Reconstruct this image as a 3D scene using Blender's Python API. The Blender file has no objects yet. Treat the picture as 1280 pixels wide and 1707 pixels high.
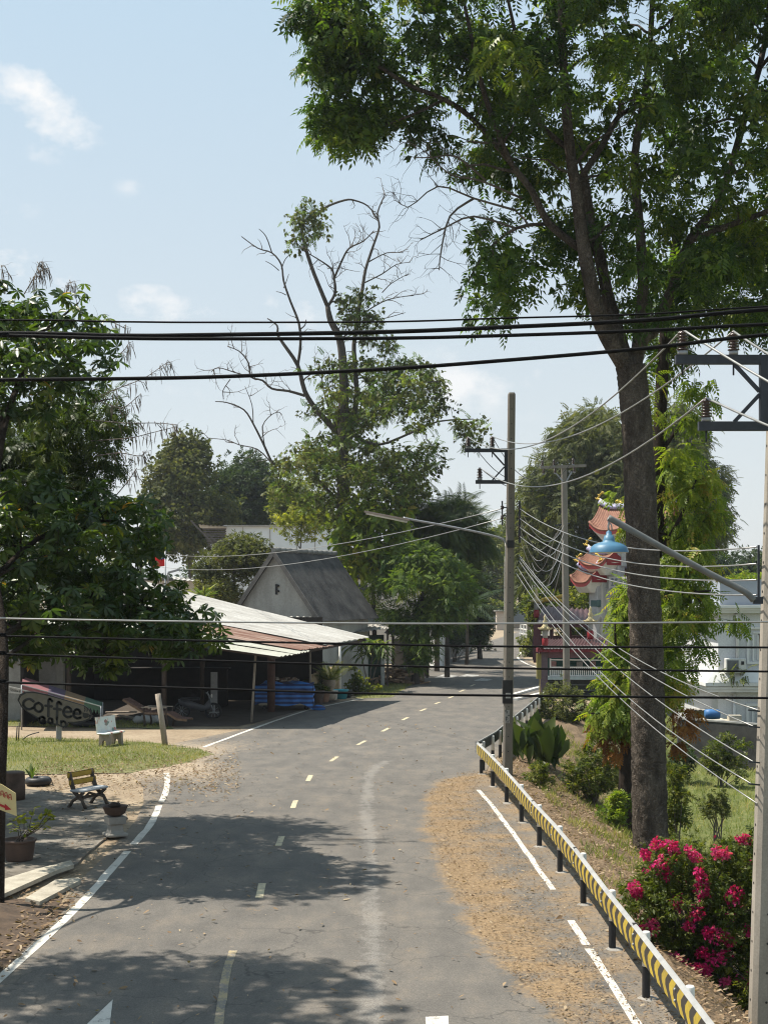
import bpy, math, random
import numpy as np
from mathutils import Vector, Matrix
SC = bpy.context.scene
COL = SC.collection
F = 2368.0; VH = 985.0; H = 5.0
def P(u, v, D):
    return (float((u-640)*D/F), float(D), float(H-(v-VH)*D/F))
def G(u, v, z=0.0):
    D = (H-z)*F/(v-VH)
    return (float((u-640)*D/F), float(D), float(z))
RNG = np.random.default_rng(11)
random.seed(11)
# ------------------------------------------------------------------ materials
MATS = {}
def nodes_of(name):
    m = bpy.data.materials.new(name); m.use_nodes = True
    nt = m.node_tree; nt.nodes.clear()
    return m, nt, nt.nodes, nt.links
def N(nt, t, **k):
    n = nt.nodes.new(t)
    for a, b in k.items():
        setattr(n, a, b)
    return n
def noise(nt, scale, detail=4, rough=.55, coord='Object', vec=None, stretch=None):
    n = N(nt, 'ShaderNodeTexNoise'); n.inputs['Scale'].default_value = scale
    n.inputs['Detail'].default_value = detail; n.inputs['Roughness'].default_value = rough
    if vec is None:
        tc = N(nt, 'ShaderNodeTexCoord'); vec = tc.outputs[coord]
    if stretch:
        mp = N(nt, 'ShaderNodeMapping'); mp.inputs['Scale'].default_value = stretch
        nt.links.new(vec, mp.inputs['Vector']); vec = mp.outputs['Vector']
    nt.links.new(vec, n.inputs['Vector'])
    return n.outputs['Fac']
def ramp(nt, fac, stops):
    r = N(nt, 'ShaderNodeValToRGB')
    el = r.color_ramp.elements
    while len(el) < len(stops): el.new(.5)
    for e, (p, c) in zip(el, stops):
        e.position = p; e.color = (c[0], c[1], c[2], 1) if not isinstance(c, (int, float)) else (c, c, c, 1)
    nt.links.new(fac, r.inputs['Fac'])
    return r.outputs['Color']
def mix(nt, fac, a, b, blend='MIX'):
    m = N(nt, 'ShaderNodeMix', data_type='RGBA', blend_type=blend)
    for sock, val in ((m.inputs[0], fac), (m.inputs[6], a), (m.inputs[7], b)):
        if isinstance(val, (int, float)): sock.default_value = val
        elif isinstance(val, tuple): sock.default_value = (*val[:3], 1)
        else: nt.links.new(val, sock)
    return m.outputs[2]
def math_(nt, op, a, b=None, clamp=False):
    m = N(nt, 'ShaderNodeMath', operation=op, use_clamp=clamp)
    for s, v in zip(m.inputs, (a, b)):
        if v is None: continue
        if isinstance(v, (int, float)): s.default_value = v
        else: nt.links.new(v, s)
    return m.outputs[0]
def finish(m, nt, color, rough=.8, bump=None, bstr=.3, bdist=.02, metallic=0, spec=.3):
    b = N(nt, 'ShaderNodeBsdfPrincipled'); o = N(nt, 'ShaderNodeOutputMaterial')
    if isinstance(color, tuple): b.inputs['Base Color'].default_value = (*color[:3], 1)
    else: nt.links.new(color, b.inputs['Base Color'])
    if isinstance(rough, (int, float)): b.inputs['Roughness'].default_value = rough
    else: nt.links.new(rough, b.inputs['Roughness'])
    b.inputs['Metallic'].default_value = metallic
    b.inputs['Specular IOR Level'].default_value = spec
    if bump is not None:
        bp = N(nt, 'ShaderNodeBump'); bp.inputs['Strength'].default_value = bstr; bp.inputs['Distance'].default_value = bdist
        nt.links.new(bump, bp.inputs['Height']); nt.links.new(bp.outputs[0], b.inputs['Normal'])
    nt.links.new(b.outputs[0], o.inputs['Surface'])
    return m
def M(name, c, c2=None, scale=6, rough=.8, bump=.15, metallic=0, stretch=None, spec=.3, lo=.3, hi=.7, grain=0):
    if name in MATS: return MATS[name]
    m, nt, _, _ = nodes_of(name)
    if c2 is None: c2 = tuple(x*.72 for x in c)
    f = noise(nt, scale, 6, .6, stretch=stretch)
    col = ramp(nt, f, [(lo, c2), (hi, c)])
    if grain:
        g = noise(nt, grain, 3, .7)
        col = mix(nt, 1.0, col, ramp(nt, g, [(.3, .84), (.7, 1.08)]), 'MULTIPLY')
    f2 = noise(nt, scale*4, 5, .7, stretch=stretch)
    MATS[name] = finish(m, nt, col, rough, f2, bump, .02, metallic, spec)
    return MATS[name]
def leafmat(name, stops, trans=.45, rough=.5, spec=.35):
    m, nt, _, L = nodes_of(name)
    at = N(nt, 'ShaderNodeAttribute', attribute_name='tint')
    col = ramp(nt, at.outputs['Fac'], stops)
    b = N(nt, 'ShaderNodeBsdfPrincipled'); L.new(col, b.inputs['Base Color'])
    b.inputs['Roughness'].default_value = rough; b.inputs['Specular IOR Level'].default_value = spec
    t = N(nt, 'ShaderNodeBsdfTranslucent')
    tc = mix(nt, 1.0, col, (1.25, 1.3, .5), 'MULTIPLY'); L.new(tc, t.inputs['Color'])
    ms = N(nt, 'ShaderNodeMixShader'); ms.inputs[0].default_value = trans
    L.new(b.outputs[0], ms.inputs[1]); L.new(t.outputs[0], ms.inputs[2])
    o = N(nt, 'ShaderNodeOutputMaterial'); L.new(ms.outputs[0], o.inputs['Surface'])
    MATS[name] = m
    return m
def barkmat(name, c, c2, sc=5):
    m, nt, _, _ = nodes_of(name)
    tc = N(nt, 'ShaderNodeTexCoord')
    f = noise(nt, sc, 8, .65, stretch=(1, 1, .35))
    v = N(nt, 'ShaderNodeTexVoronoi', feature='DISTANCE_TO_EDGE'); v.inputs['Scale'].default_value = sc*2.6
    mp = N(nt, 'ShaderNodeMapping'); mp.inputs['Scale'].default_value = (1, 1, .3)
    nt.links.new(tc.outputs['Object'], mp.inputs['Vector'])
    wob = noise(nt, sc*1.5, 3)
    va = N(nt, 'ShaderNodeVectorMath', operation='ADD'); nt.links.new(mp.outputs[0], va.inputs[0]); nt.links.new(wob, va.inputs[1])
    nt.links.new(va.outputs[0], v.inputs['Vector'])
    cr = ramp(nt, v.outputs['Distance'], [(0, .55), (.12, 1)])
    col = ramp(nt, f, [(.3, c2), (.7, c)])
    col = mix(nt, 1.0, col, cr, 'MULTIPLY')
    h = math_(nt, 'ADD', math_(nt, 'MULTIPLY', v.outputs['Distance'], 1.2), f)
    MATS[name] = finish(m, nt, col, .95, h, 1.0, .10, 0, .1)
    return MATS[name]
# ------------------------------------------------------------------ objects
def tag(o, label=None, cat=None, group=None, kind=None):
    if label: o['label'] = label
    if cat: o['category'] = cat
    if group: o['group'] = group
    if kind: o['kind'] = kind
    return o
def thing(name, label, cat, loc=(0, 0, 0), group=None, rz=0):
    o = bpy.data.objects.new(name, None); COL.objects.link(o)
    o.empty_display_size = .3
    o.location = loc; o.rotation_euler = (0, 0, rz)
    return tag(o, label, cat, group)
def origin(o):
    v = Vector((0, 0, 0))
    while o is not None:
        v += o.location; o = o.parent
    return v
def link_mesh(name, me, mats, parent=None, local=False):
    if not isinstance(mats, (list, tuple)): mats = [mats]
    for m in mats: me.materials.append(m)
    o = bpy.data.objects.new(name, me); COL.objects.link(o)
    if parent is not None:
        if not local:
            org = origin(parent)
            me.transform(Matrix.Translation(-org))
        o.parent = parent
    return o
class MB:
    def __init__(s): s.v = []; s.f = []; s.m = []; s.sm = []
    def add(s, vs, fs, m=0, smooth=False):
        b = len(s.v); s.v.extend([tuple(map(float, x)) for x in vs])
        for f in fs:
            s.f.append([b+i for i in f]); s.m.append(m); s.sm.append(smooth)
        return s
    def box(s, c, d, rz=0, m=0, rx=0, ry=0):
        R = Matrix.Rotation(rz, 3, 'Z') @ Matrix.Rotation(ry, 3, 'Y') @ Matrix.Rotation(rx, 3, 'X')
        vs = []
        for z in (-.5, .5):
            for x, y in ((-.5, -.5), (.5, -.5), (.5, .5), (-.5, .5)):
                vs.append(Vector(c) + R @ Vector((x*d[0], y*d[1], z*d[2])))
        return s.add(vs, [(3, 2, 1, 0), (4, 5, 6, 7), (0, 1, 5, 4), (1, 2, 6, 5), (2, 3, 7, 6), (3, 0, 4, 7)], m)
    def cbox(s, c, d, rz=0, m=0, b=.02):
        # box with chamfered vertical and top edges
        R = Matrix.Rotation(rz, 3, 'Z'); x, y, z = d[0]/2, d[1]/2, d[2]/2
        def ring(i, zz): return [Vector(c)+R @ Vector(p) for p in ((-x+i+b, -y+i, zz), (x-i-b, -y+i, zz), (x-i, -y+i+b, zz), (x-i, y-i-b, zz), (x-i-b, y-i, zz), (-x+i+b, y-i, zz), (-x+i, y-i-b, zz), (-x+i, -y+i+b, zz))]
        rs = [ring(b, -z), ring(0, -z+b), ring(0, z-b), ring(b, z)]
        return s.loft(rs, m, True, False)
    def loft(s, rings, m=0, cap=True, smooth=True, closed=True):
        n = len(rings[0]); vs = [p for r in rings for p in r]; fs = []
        k = n if closed else n-1
        for i in range(len(rings)-1):
            for j in range(k):
                a = i*n+j; b = i*n+(j+1) % n
                fs.append((a, b, b+n, a+n))
        s.add(vs, fs, m, smooth)
        if cap:
            b = len(s.v)-len(vs)
            s.f.append([b+j for j in range(n)][::-1]); s.m.append(m); s.sm.append(False)
            s.f.append([b+(len(rings)-1)*n+j for j in range(n)]); s.m.append(m); s.sm.append(False)
        return s
    def tube(s, pts, r, n=8, m=0, cap=True, wob=0, smooth=True):
        pts = [Vector(p) for p in pts]
        if isinstance(r, (int, float)): r = [r]*len(pts)
        rings = []; up = None
        for i, p in enumerate(pts):
            t = (pts[min(i+1, len(pts)-1)]-pts[max(i-1, 0)])
            t = t.normalized() if t.length > 1e-9 else Vector((0, 0, 1))
            if up is None:
                a = Vector((0, 0, 1)) if abs(t.z) < .9 else Vector((1, 0, 0))
                up = t.cross(a).normalized()
            up = (up - t*up.dot(t)); up = up.normalized() if up.length > 1e-6 else t.orthogonal().normalized()
            w = t.cross(up)
            ring = []
            for j in range(n):
                a = 2*math.pi*j/n
                k = r[i]*(1+(random.uniform(-wob, wob) if wob else 0))
                ring.append(p + (up*math.cos(a)+w*math.sin(a))*k)
            rings.append(ring)
        return s.loft(rings, m, cap, smooth)
    def lathe(s, prof, c=(0, 0, 0), n=20, m=0, cap=True, smooth=True):
        rings = [[(c[0]+r*math.cos(2*math.pi*j/n), c[1]+r*math.sin(2*math.pi*j/n), c[2]+z) for j in range(n)] for r, z in prof]
        return s.loft(rings, m, cap, smooth)
    def bar(s, p, q, w, h=None, m=0):
        # rectangular bar from p to q, w across, h thick
        h = h or w; p = Vector(p); q = Vector(q); t = (q-p).normalized()
        a = Vector((0, 0, 1)) if abs(t.z) < .95 else Vector((0, 1, 0))
        x = t.cross(a).normalized(); y = x.cross(t)
        ring = lambda c: [c-x*w/2-y*h/2, c+x*w/2-y*h/2, c+x*w/2+y*h/2, c-x*w/2+y*h/2]
        return s.loft([ring(p), ring(q)], m, True, False)
    def prism(s, poly, d, m=0):
        # extrude a 3D polygon along vector d
        n = len(poly); d = Vector(d); a = [Vector(p) for p in poly]; b = [p+d for p in a]
        fs = [tuple(range(n))[::-1], tuple(n+i for i in range(n))]+[(i, (i+1) % n, (i+1) % n+n, i+n) for i in range(n)]
        return s.add(a+b, fs, m)
    def blob(s, c, r, m=0, k=3, jit=.18):
        # rough stone-like lump
        n = 8; rings = []
        for i in range(1, 6):
            ph = math.pi*i/6
            rings.append([(c[0]+r[0]*math.sin(ph)*math.cos(2*math.pi*j/n)*random.uniform(1-jit, 1+jit), c[1]+r[1]*math.sin(ph)*math.sin(2*math.pi*j/n)*random.uniform(1-jit, 1+jit), c[2]-r[2]*math.cos(ph)*random.uniform(1-jit, 1+jit)) for j in range(n)])
        return s.loft(rings, m, True, True)
    def build(s, name, mats, parent=None, local=False):
        me = bpy.data.meshes.new(name)
        me.from_pydata(s.v, [], s.f); 
        me.polygons.foreach_set('material_index', s.m)
        me.polygons.foreach_set('use_smooth', s.sm)
        me.update()
        return link_mesh(name, me, mats, parent, local)
def copy_tree(o, parent=None):
    c = o.copy(); COL.objects.link(c); c.parent = parent
    for ch in list(o.children): copy_tree(ch, c)
    return c
def struct(o): o['kind'] = 'structure'; return o
# ------------------------------------------------------------------ foliage
def T_leaf(l=1., w=.4, fold=.06, droop=.12):
    v = [(0, 0, 0), (.4*l, w/2*l, fold*l), (l, 0, -droop*l), (.4*l, -w/2*l, fold*l)]
    return np.array(v), [(0, 3, 2, 1)]
def T_leaf6(l=1., w=.34, fold=.05, droop=.18, x0=0):
    v = [(x0, 0, 0), (.35*l, w*.36*l, fold*l), (.72*l, w/2*l, fold*l-.4*droop*l), (l, 0, -droop*l), (.72*l, -w/2*l, fold*l-.4*droop*l), (.35*l, -w*.36*l, fold*l), (.5*l, 0, -.12*droop*l)]
    return np.array(v), [(0, 6, 2, 1), (6, 3, 2), (0, 5, 4, 6), (6, 4, 3)]
def join(parts):
    vs = []; fs = []; b = 0; ids = []
    for k, (v, f) in enumerate(parts):
        vs.append(v); fs += [tuple(i+b for i in q) for q in f]; ids += [k]*len(v); b += len(v)
    return np.vstack(vs), fs, np.array(ids)
def rotz(v, a): 
    c, s = math.cos(a), math.sin(a); return v @ np.array([[c, s, 0], [-s, c, 0], [0, 0, 1]])
def roty(v, a):
    c, s = math.cos(a), math.sin(a); return v @ np.array([[c, 0, -s], [0, 1, 0], [s, 0, c]])
def rotx(v, a):
    c, s = math.cos(a), math.sin(a); return v @ np.array([[1, 0, 0], [0, c, s], [0, -s, c]])
def T_whorl(n=7, l=.55, w=.34, dro=.25):
    ps = []
    for k in range(n):
        v, f = T_leaf6(l*(1-.12*(k % 3)), w, .04, .2)
        v = roty(v, dro+.12*(k % 2)); v = rotz(v, 2*math.pi*k/n+.1*(k % 3)); ps.append((v, f))
    return join(ps)
def T_pinnate(pairs=4, l=.42, w=.36, droop=.35, ang=.95):
    ps = []
    for k in range(pairs):
        x = .2+.75*k/pairs; z = -droop*x*x
        for sg in (1, -1):
            v, f = T_leaf(l*(1-.1*k/pairs), w, .04, .2); v = rotx(v, sg*.35); v = roty(v, .3); v = rotz(v, sg*ang)+np.array((x, 0, z)); ps.append((v, f))
    v, f = T_leaf(l, w, .04, .2); v = roty(v, .45)+np.array((.92, 0, -droop*.85)); ps.append((v, f))
    return join(ps)
def T_bunch(n=6, l=.6, w=.5, spread=1.0, seed=3):
    r = np.random.default_rng(seed); ps = []
    for k in range(n):
        v, f = T_leaf(l*r.uniform(.7, 1.1), w, .05, .15)
        v = rotx(v, r.uniform(-.7, .7)); v = roty(v, r.uniform(-.6, .7)); v = rotz(v, r.uniform(-spread, spread)*1.4)
        v = v+np.array((r.uniform(0, .5), r.uniform(-.25, .25), r.uniform(-.2, .2))); ps.append((v, f))
    return join(ps)
def T_frond(n=18, l=.42, droop=.5):
    ps = []
    for k in range(n):
        x = .12+.88*k/n; z = .25*x-droop*x*x; ll = l*(1-.6*abs(k/n-.35))
        for sg in (1, -1):
            v, f = T_leaf(ll, .1, .01, .25); v = roty(v, .35); v = rotz(v, sg*(1.15-.5*k/n))+np.array((x, 0, z)); ps.append((v, f))
    return join(ps)
def T_single(l=1., w=.4, fold=.06, droop=.2):
    v, f = T_leaf6(l, w, fold, droop); return v, f, np.zeros(len(v), int)
def T_blade():
    v = np.array([(0, -.04, 0), (0, .04, 0), (.6, .028, -.02), (.6, -.028, -.02), (1, 0, -.16)]); return v, [(0, 3, 2, 1), (3, 4, 2)], np.zeros(5, int)
def cloud(name, parent, mat, pos, axis, tmpl, scale, seed=0, roll=.6, tint=None, upv=None, twist=0):
    """one mesh of many leaf sprigs: pos, axis (N,3); local x along axis, local z up-ish"""
    r = np.random.default_rng(seed)
    tv, tf, ids = tmpl; n = len(pos); k = len(tv)
    a = axis/np.maximum(np.linalg.norm(axis, axis=1, keepdims=True), 1e-6)
    up = np.tile(np.array((0, 0, 1.)), (n, 1)) if upv is None else upv
    up = up + r.normal(0, roll*.6, (n, 3))
    y = np.cross(up, a); y /= np.maximum(np.linalg.norm(y, axis=1, keepdims=True), 1e-6)
    z = np.cross(a, y)
    s = (np.full(n, scale) if np.isscalar(scale) else scale)*r.uniform(.55, 1.3, n)
    V = pos[:, None, :] + s[:, None, None]*(tv[None, :, 0:1]*a[:, None, :] + tv[None, :, 1:2]*y[:, None, :] + tv[None, :, 2:3]*z[:, None, :])
    base = r.uniform(0, 1, n) if tint is None else tint
    leafvar = r.normal(0, .13, (n, ids.max()+1))
    tv_ = np.clip(base[:, None] + leafvar[:, ids], 0, 1)
    V = V.reshape(-1, 3)
    loops = []; tot = []
    for f in tf: loops += list(f); tot.append(len(f))
    L = (np.array(loops)[None, :] + (np.arange(n)*k)[:, None]).reshape(-1)
    TOT = np.tile(np.array(tot), n); ST = np.concatenate(([0], np.cumsum(TOT)[:-1]))
    me = bpy.data.meshes.new(name)
    if parent is not None: V = V - np.array(origin(parent))[None, :]
    me.vertices.add(len(V)); me.vertices.foreach_set('co', V.astype(np.float32).ravel())
    me.loops.add(len(L)); me.loops.foreach_set('vertex_index', L.astype(np.int32))
    me.polygons.add(len(TOT)); me.polygons.foreach_set('loop_start', ST.astype(np.int32)); me.polygons.foreach_set('loop_total', TOT.astype(np.int32))
    at = me.attributes.new('tint', 'FLOAT', 'POINT'); at.data.foreach_set('value', tv_.astype(np.float32).ravel())
    me.update(calc_edges=True); me.validate()
    return link_mesh(name, me, mat, parent, True)
def inpoly(x, y, poly):
    c = False; j = len(poly)-1
    for i in range(len(poly)):
        xi, yi = poly[i]; xj, yj = poly[j]
        if (yi > y) != (yj > y) and x < (xj-xi)*(y-yi)/(yj-yi)+xi: c = not c
        j = i
    return c
def edgedist(x, y, poly):
    d = 1e9
    for i in range(len(poly)):
        ax, ay = poly[i-1]; bx, by = poly[i]; dx, dy = bx-ax, by-ay
        t = max(0, min(1, ((x-ax)*dx+(y-ay)*dy)/(dx*dx+dy*dy+1e-9)))
        d = min(d, math.hypot(ax+t*dx-x, ay+t*dy-y))
    return d
def clusters(poly, D, T, n, seed=0, inset=4, power=.6, R=120):
    """cluster centres through the volume of a crown whose outline at distance D is poly"""
    r = random.Random(seed); xs = [p[0] for p in poly]; ys = [p[1] for p in poly]; out = []
    tries = 0
    while len(out) < n and tries < n*60:
        best = None
        for _ in range(5):
            tries += 1
            x, y = r.uniform(min(xs), max(xs)), r.uniform(min(ys), max(ys))
            if not inpoly(x, y, poly): continue
            e = edgedist(x, y, poly)
            if e < inset: continue
            t = T*min(1, (e/R))**power
            d = D+r.uniform(-t, t)
            p = P(x, y, D); p = (p[0]*1., d, p[2])
            q = np.array(p)
            m = min([np.sum((q-o)**2) for o in out[-160:]], default=1e9)
            if best is None or m > best[0]: best = (m, q)
        if best: out.append(best[1])
    return np.array(out)
def sprigs(cl, rad, per, seed=0, flat=.75, droop=.35, out=.7, jit=.5, shell=.5):
    r = np.random.default_rng(seed); n = len(cl)*per
    d = r.normal(size=(n, 3)); d /= np.linalg.norm(d, axis=1, keepdims=True)
    rr = rad*r.uniform(.7, 1.25, len(cl)).repeat(per)*r.uniform(.05, 1, n)**shell
    pos = cl.repeat(per, axis=0) + d*rr[:, None]*np.array((1, 1, flat))
    ax = d*out*np.array((1, 1, .5)) + r.normal(0, jit, (n, 3)); ax[:, 2] -= droop
    tint = np.clip(r.normal(.45, .2, len(cl)).repeat(per) + r.normal(0, .14, n) , 0, 1)
    return pos, ax, tint
def gaps3(cl, sc, keep, seed=0):
    """drop clusters where a 3D noise is low, leaving see-through gaps"""
    from mathutils import noise as mn
    v = np.array([mn.noise(Vector((c[0]*sc+seed, c[1]*sc*.5, c[2]*sc))) for c in cl]); return cl[v >= np.quantile(v, 1-keep)]
def px_path(pts, D, dd=None):
    return [P(u, v, D+(0 if dd is None else dd[i])) for i, (u, v) in enumerate(pts)]
def smooth_path(pts, k=3):
    pts = [Vector(p) for p in pts]; out = []
    for i in range(len(pts)-1):
        p0 = pts[max(i-1, 0)]; p1 = pts[i]; p2 = pts[i+1]; p3 = pts[min(i+2, len(pts)-1)]
        for j in range(k):
            t = j/k
            out.append(.5*((2*p1)+(-p0+p2)*t+(2*p0-5*p1+4*p2-p3)*t*t+(-p0+3*p1-3*p2+p3)*t**3))
    out.append(pts[-1]); return out
def limb(mb, pts, r0, r1, n=8, nodes=None, k=3, wob=.05, flare=0):
    sp = smooth_path(pts, k); m = len(sp)
    rr = [r0+(r1-r0)*(i/(m-1)) for i in range(m)]
    if flare: 
        for i in range(min(3, m)): rr[i] *= 1+flare*(1-i/3)
    mb.tube(sp, rr, n, 0, True, wob)
    if nodes is not None:
        for p, q in zip(sp, rr): nodes.append((np.array(p), q))
def connect(mb, nodes, cl, r=.04, rmin=.012, n=5, sag=.12, seed=0):
    """grow a branch from the nearest wood to every leaf cluster"""
    rr = random.Random(seed)
    pts = [x[0] for x in nodes]; rad = [x[1] for x in nodes]
    A = np.array(pts); todo = list(range(len(cl)))
    dist = np.array([np.min(np.sum((A-c)**2, axis=1)) for c in cl])
    order = np.argsort(dist)
    for i in order:
        c = cl[i]; A = np.array(pts); dd = np.sum((A-c)**2, axis=1)+np.maximum(0, A[:, 2]-c[2]+.2)*2.0
        j = int(np.argmin(dd)); a = Vector(pts[j]); b = Vector(c); L = (b-a).length
        if L < .05: continue
        r0 = min(rad[j]*.75, r+.012*L); 
        path = [a]
        for t in (.33, .66):
            path.append(a.lerp(b, t)+Vector((rr.uniform(-.1, .1)*L, rr.uniform(-.1, .1)*L, sag*L*(.5-abs(t-.5))+rr.uniform(-.05, .05)*L)))
        path.append(b)
        r0 = max(r0, rmin)
        rs = [r0, r0*.8, r0*.62, max(rmin*.7, r0*.45)]
        mb.tube(path, rs, n, 0, False)
        for p, q in zip(path[1:], rs[1:]): pts.append(np.array(p)); rad.append(q)
def twigs(mb, path, r, ln, per=1.0, depth=2, seed=0, n=4, spread=.9, up=.2):
    """bare side twigs along a branch"""
    rr = random.Random(seed); path = [Vector(p) for p in path]
    for i in range(1, len(path)):
        cnt = int(per) + (1 if rr.random() < per % 1 else 0)
        for _ in range(cnt):
            t = rr.random(); a = path[i-1].lerp(path[i], t); d = (path[i]-path[i-1]).normalized()
            v = Vector((rr.gauss(0, 1), rr.gauss(0, 1), rr.gauss(0, 1)+up)); v = (v-d*v.dot(d)).normalized()
            d2 = (d*.6+v*spread).normalized(); L = ln*rr.uniform(.5, 1.2); p = [a]
            for k in range(1, 5):
                d2 = (d2+Vector((rr.gauss(0, .32), rr.gauss(0, .32), rr.gauss(0, .32)))).normalized(); p.append(p[-1]+d2*L/4)
            mb.tube(p, [r, r*.8, r*.6, r*.45, r*.3], n, 0, False)
            if depth > 1: twigs(mb, p, r*.5, ln*.5, .75, depth-1, rr.randint(0, 9999), n, spread, up)
# ------------------------------------------------------------------ world, sun, camera
def sstep(x): 
    x = max(0., min(1., x)); return x*x*(3-2*x)
SUN_EL = 61; SUN_TO = Vector((-1, .34, 0)).normalized()   # direction towards the sun on the ground plan
def make_world():
    w = bpy.data.worlds.new('World'); SC.world = w; w.use_nodes = True
    nt = w.node_tree; nt.nodes.clear(); L = nt.links
    sky = N(nt, 'ShaderNodeTexSky', sky_type='NISHITA'); sky.sun_disc = False
    sky.sun_elevation = math.radians(SUN_EL); sky.sun_rotation = math.atan2(SUN_TO.x, SUN_TO.y)
    sky.air_density = 1.0; sky.dust_density = 1.0; sky.ozone_density = 1.0; sky.altitude = 0
    tc = N(nt, 'ShaderNodeTexCoord'); d = tc.outputs['Generated']
    sep = N(nt, 'ShaderNodeSeparateXYZ'); L.new(d, sep.inputs[0])
    # thin humid veil: paler towards the horizon
    veil_ = math_(nt, 'ADD', .30, math_(nt, 'MULTIPLY', .62, math_(nt, 'POWER', math_(nt, 'SUBTRACT', 1, math_(nt, 'MULTIPLY', sep.outputs[2], 2.1), True), 2.0)))
    hi = ramp(nt, math_(nt, 'MULTIPLY', sep.outputs[2], 2.2, True), [(0, (1.03, 1.04, 1.04)), (.35, (.89, .98, 1.03)), (1, (.69, .92, 1.10))])
    hi = mix(nt, 1.0, hi, (4.62, 4.68, 4.7), 'MULTIPLY')
    pale = mix(nt, .86, sky.outputs[0], hi)
    ay = math_(nt, 'MAXIMUM', sep.outputs[1], .05)
    a = math_(nt, 'DIVIDE', sep.outputs[0], ay); b = math_(nt, 'DIVIDE', sep.outputs[2], ay)
    n1 = noise(nt, 9, 9, .62, vec=d, stretch=(1, 1, 1.7)); n2 = noise(nt, 30, 6, .6, vec=d, stretch=(1, 1, 1.5))
    nn = math_(nt, 'ADD', math_(nt, 'MULTIPLY', n1, 2.3), math_(nt, 'SUBTRACT', math_(nt, 'MULTIPLY', n2, 1.2), 1.33))
    tot = None
    for (u, v, ru, rv, k, rot) in ((75, 175, 135, 62, 1.0, .5), (10, 150, 70, 50, .7, 0), (60, 240, 90, 40, .35, 0), (285, 505, 130, 42, .8, .1), (130, 470, 120, 40, .5, .1), (20, 440, 110, 60, .6, .2), (480, 520, 80, 42, .55, 0),
                              (225, 310, 40, 25, .3, 0), (700, 640, 520, 70, .35, 0), (15, 350, 60, 30, .3, 0), (1000, 600, 200, 60, .3, 0), (1250, 700, 260, 60, .35, 0)):
        du = math_(nt, 'SUBTRACT', a, (u-640)/F); dv = math_(nt, 'SUBTRACT', b, (VH-v)/F)
        c, s = math.cos(rot), math.sin(rot)
        x = math_(nt, 'ADD', math_(nt, 'MULTIPLY', du, c*F/ru), math_(nt, 'MULTIPLY', dv, -s*F/ru))
        y = math_(nt, 'ADD', math_(nt, 'MULTIPLY', du, s*F/rv), math_(nt, 'MULTIPLY', dv, c*F/rv))
        r2 = math_(nt, 'ADD', math_(nt, 'MULTIPLY', x, x), math_(nt, 'MULTIPLY', y, y))
        g = math_(nt, 'MULTIPLY', math_(nt, 'SUBTRACT', 1.0, r2, True), k)
        tot = g if tot is None else math_(nt, 'MAXIMUM', tot, g)
    cl = math_(nt, 'MULTIPLY', math_(nt, 'SUBTRACT', math_(nt, 'ADD', math_(nt, 'MULTIPLY', tot, .75), nn), .68), 2.3, True)
    cl = math_(nt, 'MULTIPLY', math_(nt, 'MULTIPLY', cl, math_(nt, 'MULTIPLY', tot, 2.6, True)), .95)
    fin = mix(nt, cl, pale, (5.9, 5.9, 5.9))
    bg = N(nt, 'ShaderNodeBackground'); bg.inputs['Strength'].default_value = .10
    o = N(nt, 'ShaderNodeOutputWorld'); L.new(fin, bg.inputs[0]); L.new(bg.outputs[0], o.inputs[0])
make_world()
sl = bpy.data.lights.new('sun', 'SUN'); sl.energy = 5; sl.angle = math.radians(.55); sl.color = (1, .93, .82)
so = bpy.data.objects.new('sun', sl); COL.objects.link(so)
sd = Vector((SUN_TO.x*math.cos(math.radians(SUN_EL)), SUN_TO.y*math.cos(math.radians(SUN_EL)), math.sin(math.radians(SUN_EL))))
so.rotation_euler = sd.to_track_quat('Z', 'Y').to_euler(); so.location = (-30, 20, 60)
cd = bpy.data.cameras.new('camera'); cam = bpy.data.objects.new('camera', cd); COL.objects.link(cam)
cam.location = (0, 0, H); cam.rotation_euler = (math.radians(90), 0, 0)
cd.sensor_fit = 'HORIZONTAL'; cd.sensor_width = 36; cd.lens = 36*F/1280; cd.shift_y = (VH-853.5)/1280
cd.clip_start = .1; cd.clip_end = 5000
SC.camera = cam
SC.view_settings.view_transform = 'Standard'; SC.view_settings.look = 'None'; SC.view_settings.exposure = .74; SC.view_settings.gamma = 1
SC.render.engine = 'CYCLES'
SC.cycles.max_bounces = 6; SC.cycles.diffuse_bounces = 2; SC.cycles.glossy_bounces = 2; SC.cycles.transmission_bounces = 4; SC.cycles.transparent_max_bounces = 6
SC.cycles.filter_width = 1.15; SC.cycles.use_denoising = True; SC.cycles.denoiser = 'OPENIMAGEDENOISE'; SC.cycles.denoising_input_passes = 'RGB_ALBEDO_NORMAL'; SC.cycles.denoising_prefilter = 'ACCURATE'
SC.cycles.sample_clamp_indirect = 6
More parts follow.
